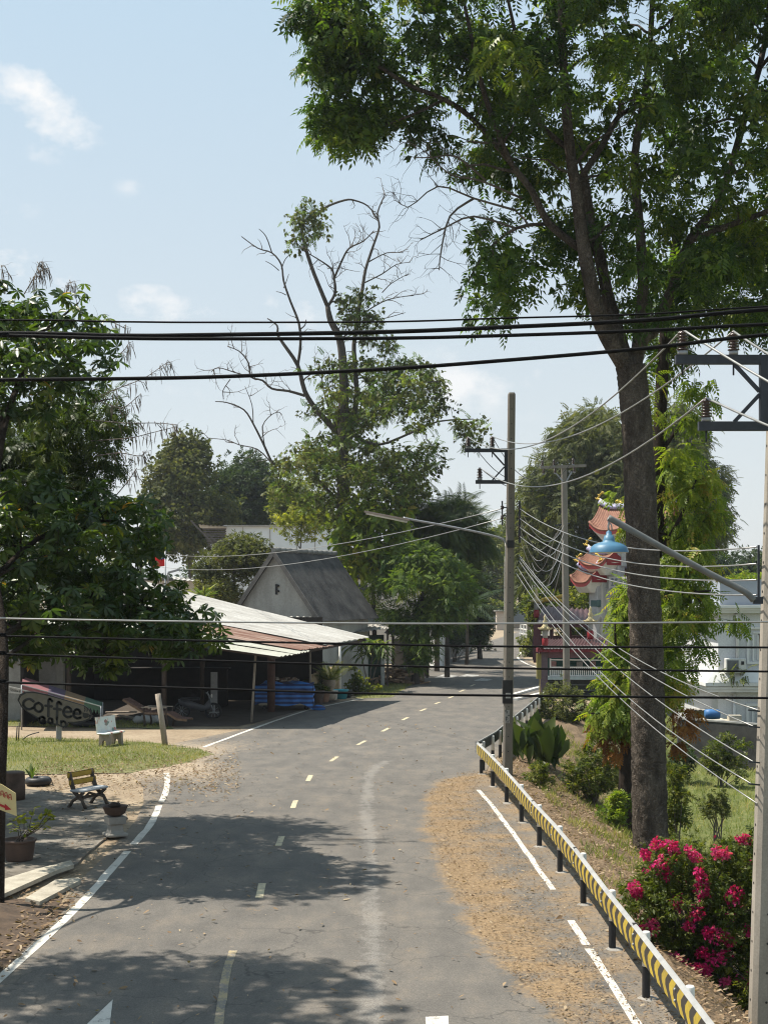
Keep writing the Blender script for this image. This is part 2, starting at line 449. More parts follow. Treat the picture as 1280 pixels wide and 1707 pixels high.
# ------------------------------------------------------------------ ground
def rail_x(Y): return 3.2-.02*max(0, Y-24) if Y < 30 else (3.08-(Y-30)*.053 if Y < 38.7 else 2.62+(Y-38.7)*.204)
def gz(X, Y):
    d = X-(rail_x(Y)+.35)
    if d <= 0: return 0.
    f = max(1-sstep((Y-56)/10), sstep((X-11.5)/3))
    return -1.9*sstep(d/(3.1+2.1*sstep((Y-20)/6)))*f
def axis_vals(segs):
    out = []
    for a, b, s in segs: out += list(np.arange(a, b, s))
    return out
def make_ground():
    xs = axis_vals([(-600, -100, 60), (-100, -24, 6), (-24, -8, 1), (-8, 2.4, .6), (2.4, 16, .25), (16, 40, 2), (40, 100, 10), (100, 601, 60)])
    ys = axis_vals([(-20, 10, 3), (10, 75, .5), (75, 130, 3), (130, 300, 15), (300, 2001, 100)])
    r = random.Random(4); vs = []
    for y in ys:
        for x in xs:
            z = gz(x, y); 
            if z < -.05: z += r.uniform(-.05, .05)
            elif x < -9: z += 0
            vs.append((x, y, z-.012))
    nx = len(xs); fs = [(j*nx+i, j*nx+i+1, (j+1)*nx+i+1, (j+1)*nx+i) for j in range(len(ys)-1) for i in range(nx-1)]
    me = bpy.data.meshes.new('ground'); me.from_pydata(vs, [], fs)
    at = me.attributes.new('field', 'FLOAT', 'POINT')
    at.data.foreach_set('value', [sstep((v[0]-rail_x(v[1])-2.4)/1.6) if v[0] > 2.4 else 0. for v in vs])
    at = me.attributes.new('slope', 'FLOAT', 'POINT')
    at.data.foreach_set('value', [sstep((v[0]-rail_x(v[1])+.1)/.5) if v[0] > 2 and v[1] < 60 else 0. for v in vs])
    m, nt, _, L = nodes_of('ground_soil')
    n1 = noise(nt, .5, 6, .6); n2 = noise(nt, 7, 6, .7); n3 = noise(nt, 30, 4, .7)
    dirt = ramp(nt, n1, [(.3, (.23, .175, .12)), (.7, (.36, .29, .205))])
    dirt = mix(nt, 1., dirt, ramp(nt, n2, [(.3, .72), (.7, 1.15)]), 'MULTIPLY')
    litter = ramp(nt, n3, [(.3, (.07, .05, .033)), (.55, (.19, .135, .085)), (.75, (.33, .25, .17))])
    gr = ramp(nt, n2, [(.3, (.075, .10, .03)), (.55, (.13, .145, .05)), (.75, (.24, .20, .10))])
    gr = mix(nt, 1., gr, ramp(nt, n3, [(.3, .7), (.7, 1.2)]), 'MULTIPLY')
    a1 = N(nt, 'ShaderNodeAttribute', attribute_name='field').outputs['Fac']; a2 = N(nt, 'ShaderNodeAttribute', attribute_name='slope').outputs['Fac']
    f1 = math_(nt, 'MULTIPLY', math_(nt, 'SUBTRACT', math_(nt, 'ADD', a1, math_(nt, 'MULTIPLY', n1, .8)), .65), 2.2, True)
    c = mix(nt, a2, dirt, litter); c = mix(nt, f1, c, gr)
    finish(m, nt, c, .95, n3, .6, .04, 0, .1)
    o = link_mesh('ground', me, m); struct(o)
make_ground()
# ------------------------------------------------------------------ road
LE = [(5, -5.2), (18, -5.2), (27, -5.25), (31, -5.4), (33.4, -5.65), (36, -6.1), (38.8, -6.9), (42, -8.2), (45, -7.4), (50.8, -5.25), (56.4, -4.25), (60.7, -3.2), (65.8, -1.35), (76.4, .45), (91, 2.3), (97, 2.95), (103, 3.5), (114, 5.2), (123, 6.9), (139, 9.9), (155, 13), (172, 16), (200, 15)]
RE = [(5, 3.5), (18, 3.5), (24, 3.4), (30, 3.25), (36, 2.8), (38.7, 2.75), (41, 3.05), (60, 6.9), (66, 8.0), (80, 9.4), (93, 10.2), (105, 10.3), (115, 11.6), (139, 15), (155, 17.8), (172, 21), (200, 20)]
def interp(tab, y):
    return float(np.interp(y, [a for a, b in tab], [b for a, b in tab]))
STRAW = [(5, 3.0), (14, 2.4), (16.4, 1.95), (19.5, 1.35), (24, 1.0), (30, .82), (35, 1.0), (37.5, 1.5), (39, 2.6), (40, 9)]
PALE = [(10, -.1), (19, -.15), (26, -.25), (33, -.4), (38, -.42), (40.5, -.2), (42, .2)]
def make_road():
    ys = axis_vals([(5, 60, .4), (60, 201, 1.5)]); nt_ = 46; vs = []; e = []; st = []; pl = []; dn = []
    for y in ys:
        a, b = interp(LE, y), interp(RE, y)
        for i in range(nt_+1):
            t = i/nt_; x = a+(b-a)*t; vs.append((x, y, .004))
            e.append(1-min(1, min(x-a, b-x)/1.2))
            s = (x-interp(STRAW, y)); st.append((sstep((s+.35)/.7)*(1-.48*sstep((s-.55)/.8)))*(.62+.38*sstep((y-16)/5)) if y < 40 else 0)
            p = abs(x-interp(PALE, y)); pl.append(max(0, 1-p/.35)*(1 if y < 42 else 0))
            # dusty mouth of the dirt yard on the left
            dn.append(sstep(1-abs(y-42)/7)*sstep((a+4.2-x)/3.4))
    n = nt_+1
    fs = [(j*n+i, j*n+i+1, (j+1)*n+i+1, (j+1)*n+i) for j in range(len(ys)-1) for i in range(nt_)]
    me = bpy.data.meshes.new('road'); me.from_pydata(vs, [], fs)
    for nm, d in (('edge', e), ('straw', st), ('pale', pl), ('dusty', dn)):
        at = me.attributes.new(nm, 'FLOAT', 'POINT'); at.data.foreach_set('value', d)
    m, nt, _, L = nodes_of('asphalt')
    A = lambda s: N(nt, 'ShaderNodeAttribute', attribute_name=s).outputs['Fac']
    n0 = noise(nt, .35, 5, .6); n1 = noise(nt, 1.6, 6, .65, stretch=(1, .45, 1)); n2 = noise(nt, 22, 5, .75); n3 = noise(nt, 48, 5, .85); n4 = noise(nt, 5, 6, .7)
    c = ramp(nt, n0, [(.3, (.092, .085, .077)), (.7, (.142, .129, .113))])
    c = mix(nt, .6, c, ramp(nt, n1, [(.26, (.068, .065, .061)), (.5, (.122, .112, .099)), (.76, (.205, .172, .135))]))
    c = mix(nt, 1., c, ramp(nt, n3, [(.28, .5), (.5, 1.0), (.75, 1.6)]), 'MULTIPLY')
    c = mix(nt, 1., c, ramp(nt, n2, [(.3, .85), (.7, 1.13)]), 'MULTIPLY')
    # cracks
    v = N(nt, 'ShaderNodeTexVoronoi', feature='DISTANCE_TO_EDGE'); v.inputs['Scale'].default_value = .6
    tc = N(nt, 'ShaderNodeTexCoord'); va = N(nt, 'ShaderNodeVectorMath', operation='ADD'); L.new(tc.outputs['Object'], va.inputs[0])
    nz = N(nt, 'ShaderNodeTexNoise'); nz.inputs['Scale'].default_value = 1.1; nz.inputs['Detail'].default_value = 5; L.new(tc.outputs['Object'], nz.inputs['Vector']); L.new(nz.outputs['Color'], va.inputs[1]); L.new(va.outputs[0], v.inputs['Vector'])
    crack = math_(nt, 'MULTIPLY', math_(nt, 'SUBTRACT', 1, math_(nt, 'MULTIPLY', v.outputs['Distance'], 90), True), math_(nt, 'GREATER_THAN', n0, .47))
    c = mix(nt, math_(nt, 'MULTIPLY', crack, .7), c, (.05, .047, .043))
    n5 = noise(nt, 2.3, 3, .5); oil = math_(nt, 'MULTIPLY', math_(nt, 'SUBTRACT', n5, .66), 7, True); c = mix(nt, math_(nt, 'MULTIPLY', oil, .35), c, (.05, .047, .044))
    pf = math_(nt, 'MULTIPLY', math_(nt, 'SUBTRACT', math_(nt, 'ADD', A('pale'), math_(nt, 'ADD', math_(nt, 'MULTIPLY', n4, 1.6), math_(nt, 'MULTIPLY', n1, 1.0))), 1.80), 3.2, True)
    c = mix(nt, math_(nt, 'MULTIPLY', math_(nt, 'MULTIPLY', pf, ramp(nt, n3, [(.4, .1), (.6, 1)])), .5), c, (.30, .285, .26))
    ef = math_(nt, 'MULTIPLY', math_(nt, 'SUBTRACT', math_(nt, 'ADD', A('edge'), math_(nt, 'MULTIPLY', n4, 1.1)), 1.05), 1.3, True)
    c = mix(nt, math_(nt, 'MULTIPLY', ef, .6), c, (.25, .195, .135))
    df = math_(nt, 'MULTIPLY', math_(nt, 'SUBTRACT', math_(nt, 'ADD', A('dusty'), math_(nt, 'MULTIPLY', n4, 1.0)), .62), 2., True)
    c = mix(nt, df, c, ramp(nt, n2, [(.3, (.25, .195, .135)), (.7, (.40, .32, .23))]))
    s = A('straw'); ns = noise(nt, 14, 8, .78, stretch=(1, .8, 1)); nl = noise(nt, 1.1, 4, .6)
    sf = math_(nt, 'MULTIPLY', math_(nt, 'SUBTRACT', math_(nt, 'ADD', math_(nt, 'MULTIPLY', s, .8), math_(nt, 'ADD', math_(nt, 'MULTIPLY', ns, 1.0), math_(nt, 'MULTIPLY', nl, 1.7))), 1.63), 2.1, True)
    sc = ramp(nt, ns, [(.3, (.12, .08, .045)), (.5, (.235, .155, .078)), (.7, (.38, .265, .14))])
    c = mix(nt, math_(nt, 'MULTIPLY', sf, .8), c, sc)
    h = math_(nt, 'ADD', n3, math_(nt, 'MULTIPLY', sf, n2))
    finish(m, nt, c, .88, h, .55, .012, 0, .25)
    o = link_mesh('road', me, m); struct(o)
make_road()
# painted markings: thin sheets on the asphalt
def paintmat(name, c, worn=.47):
    m, nt, _, L = nodes_of(name); n1 = noise(nt, 3, 7, .7); n2 = noise(nt, 40, 4, .7)
    f = math_(nt, 'MULTIPLY', math_(nt, 'SUBTRACT', math_(nt, 'ADD', math_(nt, 'MULTIPLY', n1, .6), math_(nt, 'MULTIPLY', n2, .4)), worn), 9, True)
    col = mix(nt, f, (.16, .15, .14), mix(nt, n2, tuple(x*.8 for x in c), c))
    return finish(m, nt, col, .8, n2, .3, .01, 0, .3)
PW = paintmat('white_road_paint', (.58, .55, .49), .36); PY = paintmat('cream_road_paint', (.52, .45, .30), .38); PO = paintmat('ochre_road_paint', (.36, .29, .17), .44); PG = paintmat('grey_road_paint', (.5, .5, .47), .45)
MK = MB()
def ribbon(mb, pts, w, m=0, z=.009, step=.5, wob=.012, cuts=()):
    pts = [Vector((p[0], p[1], 0)) for p in pts]
    dense = []
    for a, b in zip(pts, pts[1:]):
        k = max(1, int((b-a).length/step)); dense += [a.lerp(b, i/k) for i in range(k)]
    dense.append(pts[-1]); L = []; R = []
    for i, p in enumerate(dense):
        t = (dense[min(i+1, len(dense)-1)]-dense[max(i-1, 0)]).normalized(); nrm = Vector((-t.y, t.x, 0))
        ww = w*random.uniform(.92, 1.08)/2; o = nrm*random.uniform(-wob, wob)
        L.append(p+nrm*ww+o+Vector((0, 0, z))); R.append(p-nrm*ww+o+Vector((0, 0, z)))
    for i in range(len(dense)-1):
        if i in cuts: continue
        mb.add([R[i], R[i+1], L[i+1], L[i]], [(0, 1, 2, 3)], m)
def spl(pts): return [tuple(p) for p in smooth_path([(x, y, 0) for x, y in pts], 5)]
ribbon(MK, spl([(-5.0, 12), (-4.95, 18.1), (-4.83, 22.3), (-4.92, 27.2), (-4.98, 30.2), (-5.22, 33), (-5.5, 36), (-5.95, 38.9)]), .15, 0, cuts=(21, 44, 31))
ribbon(MK, spl([(-5.75, 45.3), (-4.83, 50.8), (-3.81, 56.4), (-2.82, 60.7), (-.98, 65.8)]), .14, 0)
ribbon(MK, spl([(.8, 76.4), (2.6, 91), (3.35, 97), (3.8, 103), (5.6, 114), (7.3, 123), (10.2, 139)]), .17, 0)
ribbon(MK, spl([(12.6, 130), (11.2, 116), (9.95, 105.5), (9.75, 98), (9.9, 93), (10.4, 90)]), .16, 0)
ribbon(MK, spl([(2.92, 12), (2.92, 16.4), (2.85, 19.8)]), .115, 0); ribbon(MK, [(2.85, 20.0), (2.83, 21.5)], .115, 0)
ribbon(MK, spl([(2.81, 23.7), (2.7, 28), (2.5, 33), (2.36, 35.6)]), .105, 0)
ribbon(MK, spl([(-2.09, 19.7), (-2.06, 18.6), (-1.95, 17), (-1.8, 15), (-1.7, 13)]), .11, 2, wob=.004)
for (u1, v1, u2, v2) in ((432, 1498, 437, 1474), (464, 1411, 470, 1395), (488, 1348, 493, 1335), (513, 1303, 518, 1293), (551, 1270, 562, 1262), (596, 1242.5, 609, 1235.5), (637, 1220, 649, 1214), (670.5, 1201, 680, 1196.5), (700, 1186, 710, 1182), (725, 1174, 733, 1171), (747, 1164.5, 755, 1161.5), (766, 1153.5, 774, 1150.5), (784, 1144.5, 791, 1141.5)):
    a, b = G(u1, v1), G(u2, v2); ribbon(MK, [a[:2], b[:2]], .125, 1, wob=.003)
MK.add([G(188, 1667, .009), G(183, 1709, .009), G(176, 1760, .009), G(110, 1742, .009), G(146, 1707, .009)], [(0, 4, 3, 2, 1)], 0)
MK.add([G(709, 1696, .009), G(747, 1694, .009), G(751, 1750, .009), G(713, 1756, .009)], [(0, 3, 2, 1)], 0)
for (u, v, w, h) in ((744, 1127, 20, 3), (782, 1126, 18, 2), (805, 1133, 16, 2)):   # worn far arrows
    MK.add([G(u-w, v+h, .009), G(u+w*.5, v+h, .009), G(u+w, v, .009), G(u-w*.2, v-h, .009)], [(0, 1, 2, 3)], 3)
struct(MK.build('road_markings', [PW, PY, PO, PG]))
# pavement kerb along the far left, and yard surfaces
def sheet(name, pts, z, mat, th=0, rough=.0, kind=None):
    mb = MB(); n = len(pts); pp = []
    for i, p in enumerate(pts):
        q = pts[(i+1) % n]; k = max(1, int(math.hypot(q[0]-p[0], q[1]-p[1])/.5))
        for j in range(k):
            t = j/k; pp.append((p[0]+(q[0]-p[0])*t+random.uniform(-rough, rough), p[1]+(q[1]-p[1])*t+random.uniform(-rough, rough), z))
    if th: mb.prism([(x, y, z-th) for x, y, z in pp], (0, 0, th))
    else: mb.add(pp, [tuple(range(len(pp)))])
    return mb.build(name, mat)
m, nt, _, L = nodes_of('worn_concrete'); n1 = noise(nt, .8, 6, .65); n2 = noise(nt, 9, 6, .7); n3 = noise(nt, 60, 3, .7)
c = ramp(nt, n1, [(.3, (.10, .086, .07)), (.5, (.165, .146, .12)), (.7, (.26, .235, .20))]); c = mix(nt, 1., c, ramp(nt, n2, [(.3, .7), (.65, 1.1)]), 'MULTIPLY')
v = N(nt, 'ShaderNodeTexVoronoi', feature='DISTANCE_TO_EDGE'); v.inputs['Scale'].default_value = .55; tc = N(nt, 'ShaderNodeTexCoord'); va = N(nt, 'ShaderNodeVectorMath', operation='ADD'); L.new(tc.outputs['Object'], va.inputs[0]); L.new(n2, va.inputs[1]); L.new(va.outputs[0], v.inputs['Vector'])
ck = math_(nt, 'SUBTRACT', 1, math_(nt, 'MULTIPLY', v.outputs['Distance'], 40), True); c = mix(nt, math_(nt, 'MULTIPLY', ck, .7), c, (.05, .045, .035))
CONC = finish(m, nt, c, .9, math_(nt, 'SUBTRACT', n3, ck), .5, .03, 0, .2)
struct(sheet('patio', [(-13, 23.6), (-7.0, 23.6), (-6.0, 24.0), (-5.62, 25.4), (-5.55, 28.5), (-5.6, 31.2), (-6.1, 33.0), (-7.4, 34.6), (-9, 35.6), (-14, 36.4)], .035, CONC, .05, .05))
GRS = M('lawn_soil', (.17, .16, .07), (.10, .11, .04), 3, .95, .5, grain=30)
LAWN = [G(-200, 1292)[:2], G(60, 1291)[:2], G(140, 1290)[:2], G(215, 1288)[:2], G(280, 1279)[:2], G(330, 1268)[:2], G(350, 1258)[:2], G(330, 1250)[:2], G(240, 1238)[:2], G(140, 1233)[:2], G(60, 1231)[:2], G(-200, 1232)[:2]]
struct(sheet('lawn', LAWN, .010, GRS, 0, .18))
LAWN2 = [G(-150, 1211)[:2], G(20, 1211)[:2], G(140, 1214)[:2], G(230, 1214)[:2], G(285, 1216)[:2], G(275, 1206)[:2], G(150, 1199)[:2], G(-150, 1196)[:2]]
struct(sheet('grass_strip', LAWN2, .010, GRS, 0, .18))
LAWN3 = [G(600, 1166)[:2], G(650, 1163)[:2], G(690, 1140)[:2], G(660, 1128)[:2], G(610, 1140)[:2], G(585, 1156)[:2]]
struct(sheet('grass_verge', LAWN3, .012, GRS, 0, .18))
LM_GRASS = leafmat('grass_blades', [(0, (.09, .13, .025)), (.45, (.20, .235, .055)), (.75, (.34, .31, .11)), (1, (.48, .38, .19))], .35, .7, .1)
def grass(name, polys, n, h, seed, zf=lambda x, y: 0., mat=LM_GRASS, dens=lambda x, y: 1.):
    r = random.Random(seed); pos = []; ax = []; sc = []
    for poly, k in zip(polys, n):
        xs = [p[0] for p in poly]; ys = [p[1] for p in poly]; c = 0; t = 0
        while c < k and t < k*30:
            t += 1; x, y = r.uniform(min(xs), max(xs)), r.uniform(min(ys), max(ys))
            if inpoly(x, y, poly) and r.random() < dens(x, y):
                pos.append((x, y, zf(x, y))); ax.append((r.gauss(0, .45), r.gauss(0, .45), 1)); sc.append(h*r.uniform(.5, 1.4)); c += 1
    pos = np.array(pos); tn = np.clip(np.array([.45+.3*math.sin(p[0]*1.7+math.sin(p[1]*1.3)*2)*.7 for p in pos])+np.random.default_rng(seed).normal(0, .2, len(pos)), 0, 1)
    o = cloud(name, None, mat, pos, np.array(ax, float), T_blade(), np.array(sc), seed, 3.0, tn); o['kind'] = 'stuff'; return o
tag(grass('lawn_grass', [LAWN, LAWN2, LAWN3], [26000, 7000, 6000], .10, 5, lambda x, y: .008, dens=lambda x, y: .35+.65*sstep((y-38.6)/3.5) if y < 60 else 1), 'short sunlit grass on the left verge between patio and dirt track', 'grass')
BANK = [(3.7, 24), (5.6, 22), (8, 30), (8.5, 46), (6.5, 54), (4.2, 42)]
from mathutils import noise as MN
tag(grass('bank_grass', [BANK], [11000], .15, 8, gz, dens=lambda x, y: 1. if MN.noise(Vector((x*.9, y*.5, 3.))) > .02 else .06), 'patchy weeds and grass growing through the litter on the bank', 'grass')
FIELD = [(8.0, 26), (15, 26), (21, 60), (12, 62), (7.2, 44)]
tag(grass('field_grass', [FIELD], [36000], .15, 6, gz), 'green rough grass in the low field below the road', 'grass')
# ------------------------------------------------------------------ utility poles
CONCP = M('pole_concrete', (.25, .225, .19), (.15, .135, .115), 2.5, .9, .25, stretch=(1, 1, .4), grain=40)
CONCL = M('pole_concrete_pale', (.36, .325, .275), (.24, .215, .18), 2.5, .9, .2, stretch=(1, 1, .4), grain=40)
DSTEEL = M('dark_steel', (.035, .04, .05), (.022, .025, .03), 8, .55, .1)
GALV = M('galvanised', (.34, .35, .36), (.22, .23, .24), 8, .5, .1, metallic=.5)
PORC = M('brown_porcelain', (.055, .03, .024), (.035, .02, .016), 8, .25, .02, spec=.6)
WHITE = M('white_paint', (.74, .73, .69), (.60, .58, .53), 6, .6, .1)
BLACK = M('black_paint', (.025, .025, .027), (.015, .015, .016), 6, .5, .1)
WIREB = M('black_cable', (.006, .006, .007), (.004, .004, .004), 5, .7, 0, spec=.1)
WIREG = M('aluminium_cable', (.33, .33, .32), (.24, .24, .23), 5, .45, 0, metallic=.6)
def insulator(p, h, r, par, cap=True):
    mb = MB(); pr = [(r*.5, 0), (r*.75, 0), (r*.75, h*.14), (r*.5, h*.16)]; n = 6
    mb.lathe([(r*.6, 0), (r*.8, .01), (r*.8, h*.16), (r*.6, h*.18)], p, 12, 1)
    prof = []
    for k in range(n):
        z = h*(.18+.74*k/n); dz = h*.74/n; rr = r*(1-.03*k)
        prof += [(r*.5, z), (rr, z+dz*.25), (rr*.95, z+dz*.5), (r*.55, z+dz*.72)]
    prof += [(r*.45, h*.93), (r*.5, h*.96), (r*.3, h)]
    mb.lathe(prof, p, 14, 0)
    return mb.build('insulator', [PORC, GALV], par)
def pole_shaft(base, top, w0, w1, mat, par, tw=.85, holes=True):
    mb = MB(); b = Vector(base); t = Vector(top)
    def ring(c, w, ch=.18):
        x = w/2; y = w*tw/2; k = w*ch
        return [c+Vector(q) for q in ((-x+k, -y, 0), (x-k, -y, 0), (x, -y+k, 0), (x, y-k, 0), (x-k, y, 0), (-x+k, y, 0), (-x, y-k, 0), (-x, -y+k, 0))]
    rs = [ring(b.lerp(t, i/8), w0+(w1-w0)*i/8) for i in range(9)]; rs.append(ring(t+Vector((0, 0, .05)), w1*.8))
    mb.loft(rs, 0, True, False)
    if holes:
        n = 26
        for i in range(2, n):
            c = b.lerp(t, i/n); w = w0+(w1-w0)*i/n
            mb.lathe([(.016, 0), (.016, .006)], (0, 0, 0), 8, 1)
            k = len(mb.v)-16
            for j in range(16):
                x, y, z = mb.v[k+j]; mb.v[k+j] = (c.x+x, c.y-w*tw/2-z, c.z+y)
            mb.lathe([(.016, 0), (.016, .006)], (0, 0, 0), 8, 1)
            k = len(mb.v)-16
            for j in range(16):
                x, y, z = mb.v[k+j]; mb.v[k+j] = (c.x-w/2-z, c.y+x, c.z+y)
    return mb.build('shaft', [mat, BLACK], par)
D1, D2 = 18.2, 38.8
def hv_arm(par, D, xr, u_top, vt, u_low, vl, ins, th, dz):
    """C shaped bracket of dark steel channel: two arms, upright, two braces"""
    xt, _, zt = P(u_top, vt, D); xl, _, zl = P(u_low, vl, D); y = D-dz
    mb = MB(); mb.box(((xt+xr)/2, y, zt), (xr-xt, th*.8, th)); mb.build('crossarm', DSTEEL, par)
    mb = MB(); mb.box(((xl+xr)/2, y, zl), (xr-xl, th*.8, th)); mb.build('crossarm', DSTEEL, par)
    mb = MB(); mb.box((xr-th/2, y-.004, (zt+zl)/2), (th, th*.8, zt-zl+th*.6)); mb.build('upright', DSTEEL, par)
    zm = (zt+zl)/2; k = (zt-zl)*.42
    mb = MB(); mb.bar((xr-th, y, zm+.02), (xr-th-k*.9, y, zt-th*.5), th*.4); mb.build('brace', DSTEEL, par)
    mb = MB(); mb.bar((xr-th, y, zm-.02), (xr-th-k*.9, y, zl+th*.5), th*.4); mb.build('brace', DSTEEL, par)
    tops = []
    for (u, v, arm) in ins:
        x, _, ztop = P(u, v, D); zb = (zt if arm else zl)+th/2
        insulator((x, y, zb), ztop-zb, (ztop-zb)*.25, par)
        b = MB(); b.lathe([(.012, 0), (.012, .14)], (x, y, (zt if arm else zl)-th/2-.14), 8); b.build('bolt', DSTEEL, par)
        tops.append((x, y, ztop))
    return tops
# near pole, right edge
x1 = P(1266, 0, D1)[0]
pole1 = thing('utility_pole', 'pale concrete power pole at the right edge with blue lamp arm, nearest of all poles', 'utility pole', (x1+.18, D1, gz(x1, D1)-.3), 'power poles along the road')
pole_shaft((x1+.03, D1, gz(x1, D1)-.3), (x1+.27, D1, P(0, 500, D1)[2]), .34, .24, CONCL, pole1)
tops1 = hv_arm(pole1, D1, P(1275, 0, D1)[0], 1121, 603, 1159, 713, [(1133, 553, 1), (1217, 556, 1), (1172, 666, 0)], .115, .17)
sp = []
for v in (912, 940, 967, 992): sp.append(P(1261, v, D1-.14))
mb = MB()
mb.box((sp[0][0]+.02, D1-.16, (sp[0][2]+sp[-1][2])/2), (.025, .025, .66)); mb.build('wire_rack', DSTEEL, pole1)
arm = px_path([(1256, 1001), (1249, 993), (1235, 983), (1180, 955), (1100, 911), (1040, 877), (1014, 863)], D1-.2)
mb = MB(); mb.tube(smooth_path(arm, 3), .042, 10); lamparm = mb.build('lamp_arm', M('grey_pipe', (.16, .165, .16), (.10, .105, .10), 6, .5, .1), pole1)
mb = MB(); mb.box((arm[0][0]+.06, D1-.18, arm[0][2]), (.12, .06, .09)); mb.build('clamp', DSTEEL, pole1)
BLUE = M('faded_blue_enamel', (.05, .145, .25), (.08, .19, .28), 5, .45, .05, lo=.35, hi=.65)
lx, ly, lz = P(1015, 921, D1-.2); k = D1/F
mb = MB(); mb.lathe([(32.5*k, 0), (32*k, 2*k), (29.5*k, 9*k), (24*k, 13.5*k), (10.5*k, 18*k), (9.5*k, 21*k), (7.5*k, 28*k), (4.8*k, 28.5*k), (4.5*k, 34*k), (2*k, 36*k)], (lx, ly, lz), 32, 0, False)
mb.lathe([(31.5*k, .2*k), (29*k, 8*k), (23*k, 12*k), (9*k, 16*k)], (lx, ly, lz), 32, 1, False)
mb.build('lamp_shade', [BLUE, WHITE], pole1)
mb = MB(); mb.tube([(lx, ly, lz+35*k), (lx-.01, ly, lz+42*k), (lx+.0, ly, lz+52*k), arm[-1]], .014, 6); mb.tube([(lx+.04, ly, lz+36*k), (lx+.03, ly, lz+46*k), (lx, ly, lz+50*k)], .008, 5); mb.build('lamp_hook', GALV, pole1)
mb = MB(); mb.lathe([(0.02, -.10), (.045, -.07), (.05, -.02), (.03, .04)], (lx, ly, lz+10*k), 12); mb.build('bulb', M('frosted_bulb', (.7, .7, .68), rough=.3, bump=0), pole1)
for v in (1184, 1211, 1270, 1307): mb = MB(); mb.bar(P(1247, v, D1-.16), P(1266, v+2, D1-.1), .02); mb.build('hook_bolt', DSTEEL, pole1)
# second pole
x2 = P(846, 0, D2)[0]
pole2 = thing('utility_pole', 'dark concrete power pole just behind the bend of the striped barrier', 'utility pole', (x2, D2, 0), 'power poles along the road')
pole_shaft((x2, D2+.05, -.2), (P(853, 0, D2)[0], D2+.05, P(0, 657, D2)[2]), .27, .20, CONCP, pole2)
tops2 = hv_arm(pole2, D2, P(846, 0, D2)[0], 774, 751.5, 792, 804, [(779.5, 729, 1), (819.5, 728, 1), (799, 780, 0)], .10, .14)
mb = MB(); zA, zB = P(0, 1173, D2)[2], P(0, 1134, D2)[2]; mb.box((x2, D2+.05, (zA+zB)/2), (.268, .232, zB-zA)); mb.build('painted_band', BLACK, pole2)
mb = MB(); mb.box(P(847, 1160, D2-.12), (.13, .06, .14)); mb.build('meter_box', M('grey_box', (.40, .40, .38), bump=.05), pole2)
mb = MB(); mb.box(P(851, 907, D2-.10), (.20, .06, .2)); mb.build('junction_box', BLACK, pole2)
mb = MB(); p = P(845.5, 1195, D2-.098); mb.box(p, (.13, .006, .36), 0, 0)
for i in range(14): mb.box((p[0]+random.uniform(-.05, .05), p[1]-.006, p[2]+random.uniform(-.16, .16)), (random.uniform(.02, .06), .004, random.uniform(.01, .05)), 0, 1)
mb.build('torn_poster', [M('faded_paper', (.40, .39, .37)), M('paper_print', (.16, .16, .16))], pole2)
mb = MB(); mb.bar(P(866, 835, D2), P(866, 905, D2), .05)
for v in (846, 862, 878, 893): mb.lathe([(.03, 0), (.055, .02), (.03, .05), (.055, .08), (.03, .1)], P(866, v+3, D2), 8, 1)
mb.build('wire_rack', [DSTEEL, PORC], pole2)
mb = MB(); mb.bar(P(837, 835, D2), P(837, 876, D2), .04)
for v in (846, 862): mb.lathe([(.03, 0), (.055, .02), (.03, .05), (.055, .08), (.03, .1)], P(837, v+3, D2), 8, 1)
mb.bar(P(837, 846, D2), P(845, 846, D2), .03); mb.bar(P(837, 860, D2), P(845, 860, D2), .03)
mb.build('wire_rack', [DSTEEL, PORC], pole2)
a2 = px_path([(843, 908), (841, 902), (834, 897), (800, 888), (740, 876), (690, 867), (672, 863)], D2-.1)
mb = MB(); mb.tube(smooth_path(a2, 3), .03, 8); mb.build('lamp_arm', GALV, pole2)
mb = MB(); p, q = Vector(P(607, 852.5, D2-.1)), Vector(P(682, 867, D2-.1)); mb.bar(p, q, .12, .05); mb.tube([p+Vector((.05, 0, -.05)), q+Vector((-.05, 0, -.05))], .03, 8, 1)
mb.build('lamp_fixture', [M('pinkish_fixture', (.45, .36, .31), (.34, .27, .23)), WHITE], pole2)
mb = MB(); mb.tube([P(842, 905, D2-.16), P(841, 960, D2-.17), P(840, 1060, D2-.17), P(839, 1130, D2-.17)], .012, 5); mb.build('conduit', M('old_conduit', (.5, .48, .42)), pole2)
# third pole with T arm
D3 = 62.0
x3 = P(943, 0, D3)[0]
pole3 = thing('utility_pole', 'grey concrete pole with a T-shaped crossarm in front of the shrine gate', 'utility pole', (x3, D3, -.2), 'power poles along the road')
pole_shaft((P(945, 0, D3)[0], D3, -.4), (P(940, 0, D3)[0], D3, P(0, 779, D3)[2]), .30, .24, CONCP, pole3, holes=False)
mb = MB(); mb.bar(P(900, 779.5, D3-.1), P(977, 776, D3-.1), .1, .12); mb.build('crossarm', CONCP, pole3)
mb = MB(); mb.bar(P(926, 788, D3-.1), P(938, 802, D3-.1), .06); mb.bar(P(953, 786, D3-.1), P(944, 802, D3-.1), .06); mb.build('brace', GALV, pole3)
tops3 = []
for u, v in ((904, 768), (923, 767), (955, 765)):
    insulator(P(u, v+11, D3-.1), .32, .08, pole3); tops3.append(P(u, v, D3-.1))
    insulator(P(u+2, v+23, D3-.15), .26, .08, pole3)
mb = MB(); mb.bar(P(950, 872, D3), P(925, 876, D3), .06); mb.build('wire_rack', DSTEEL, pole3)
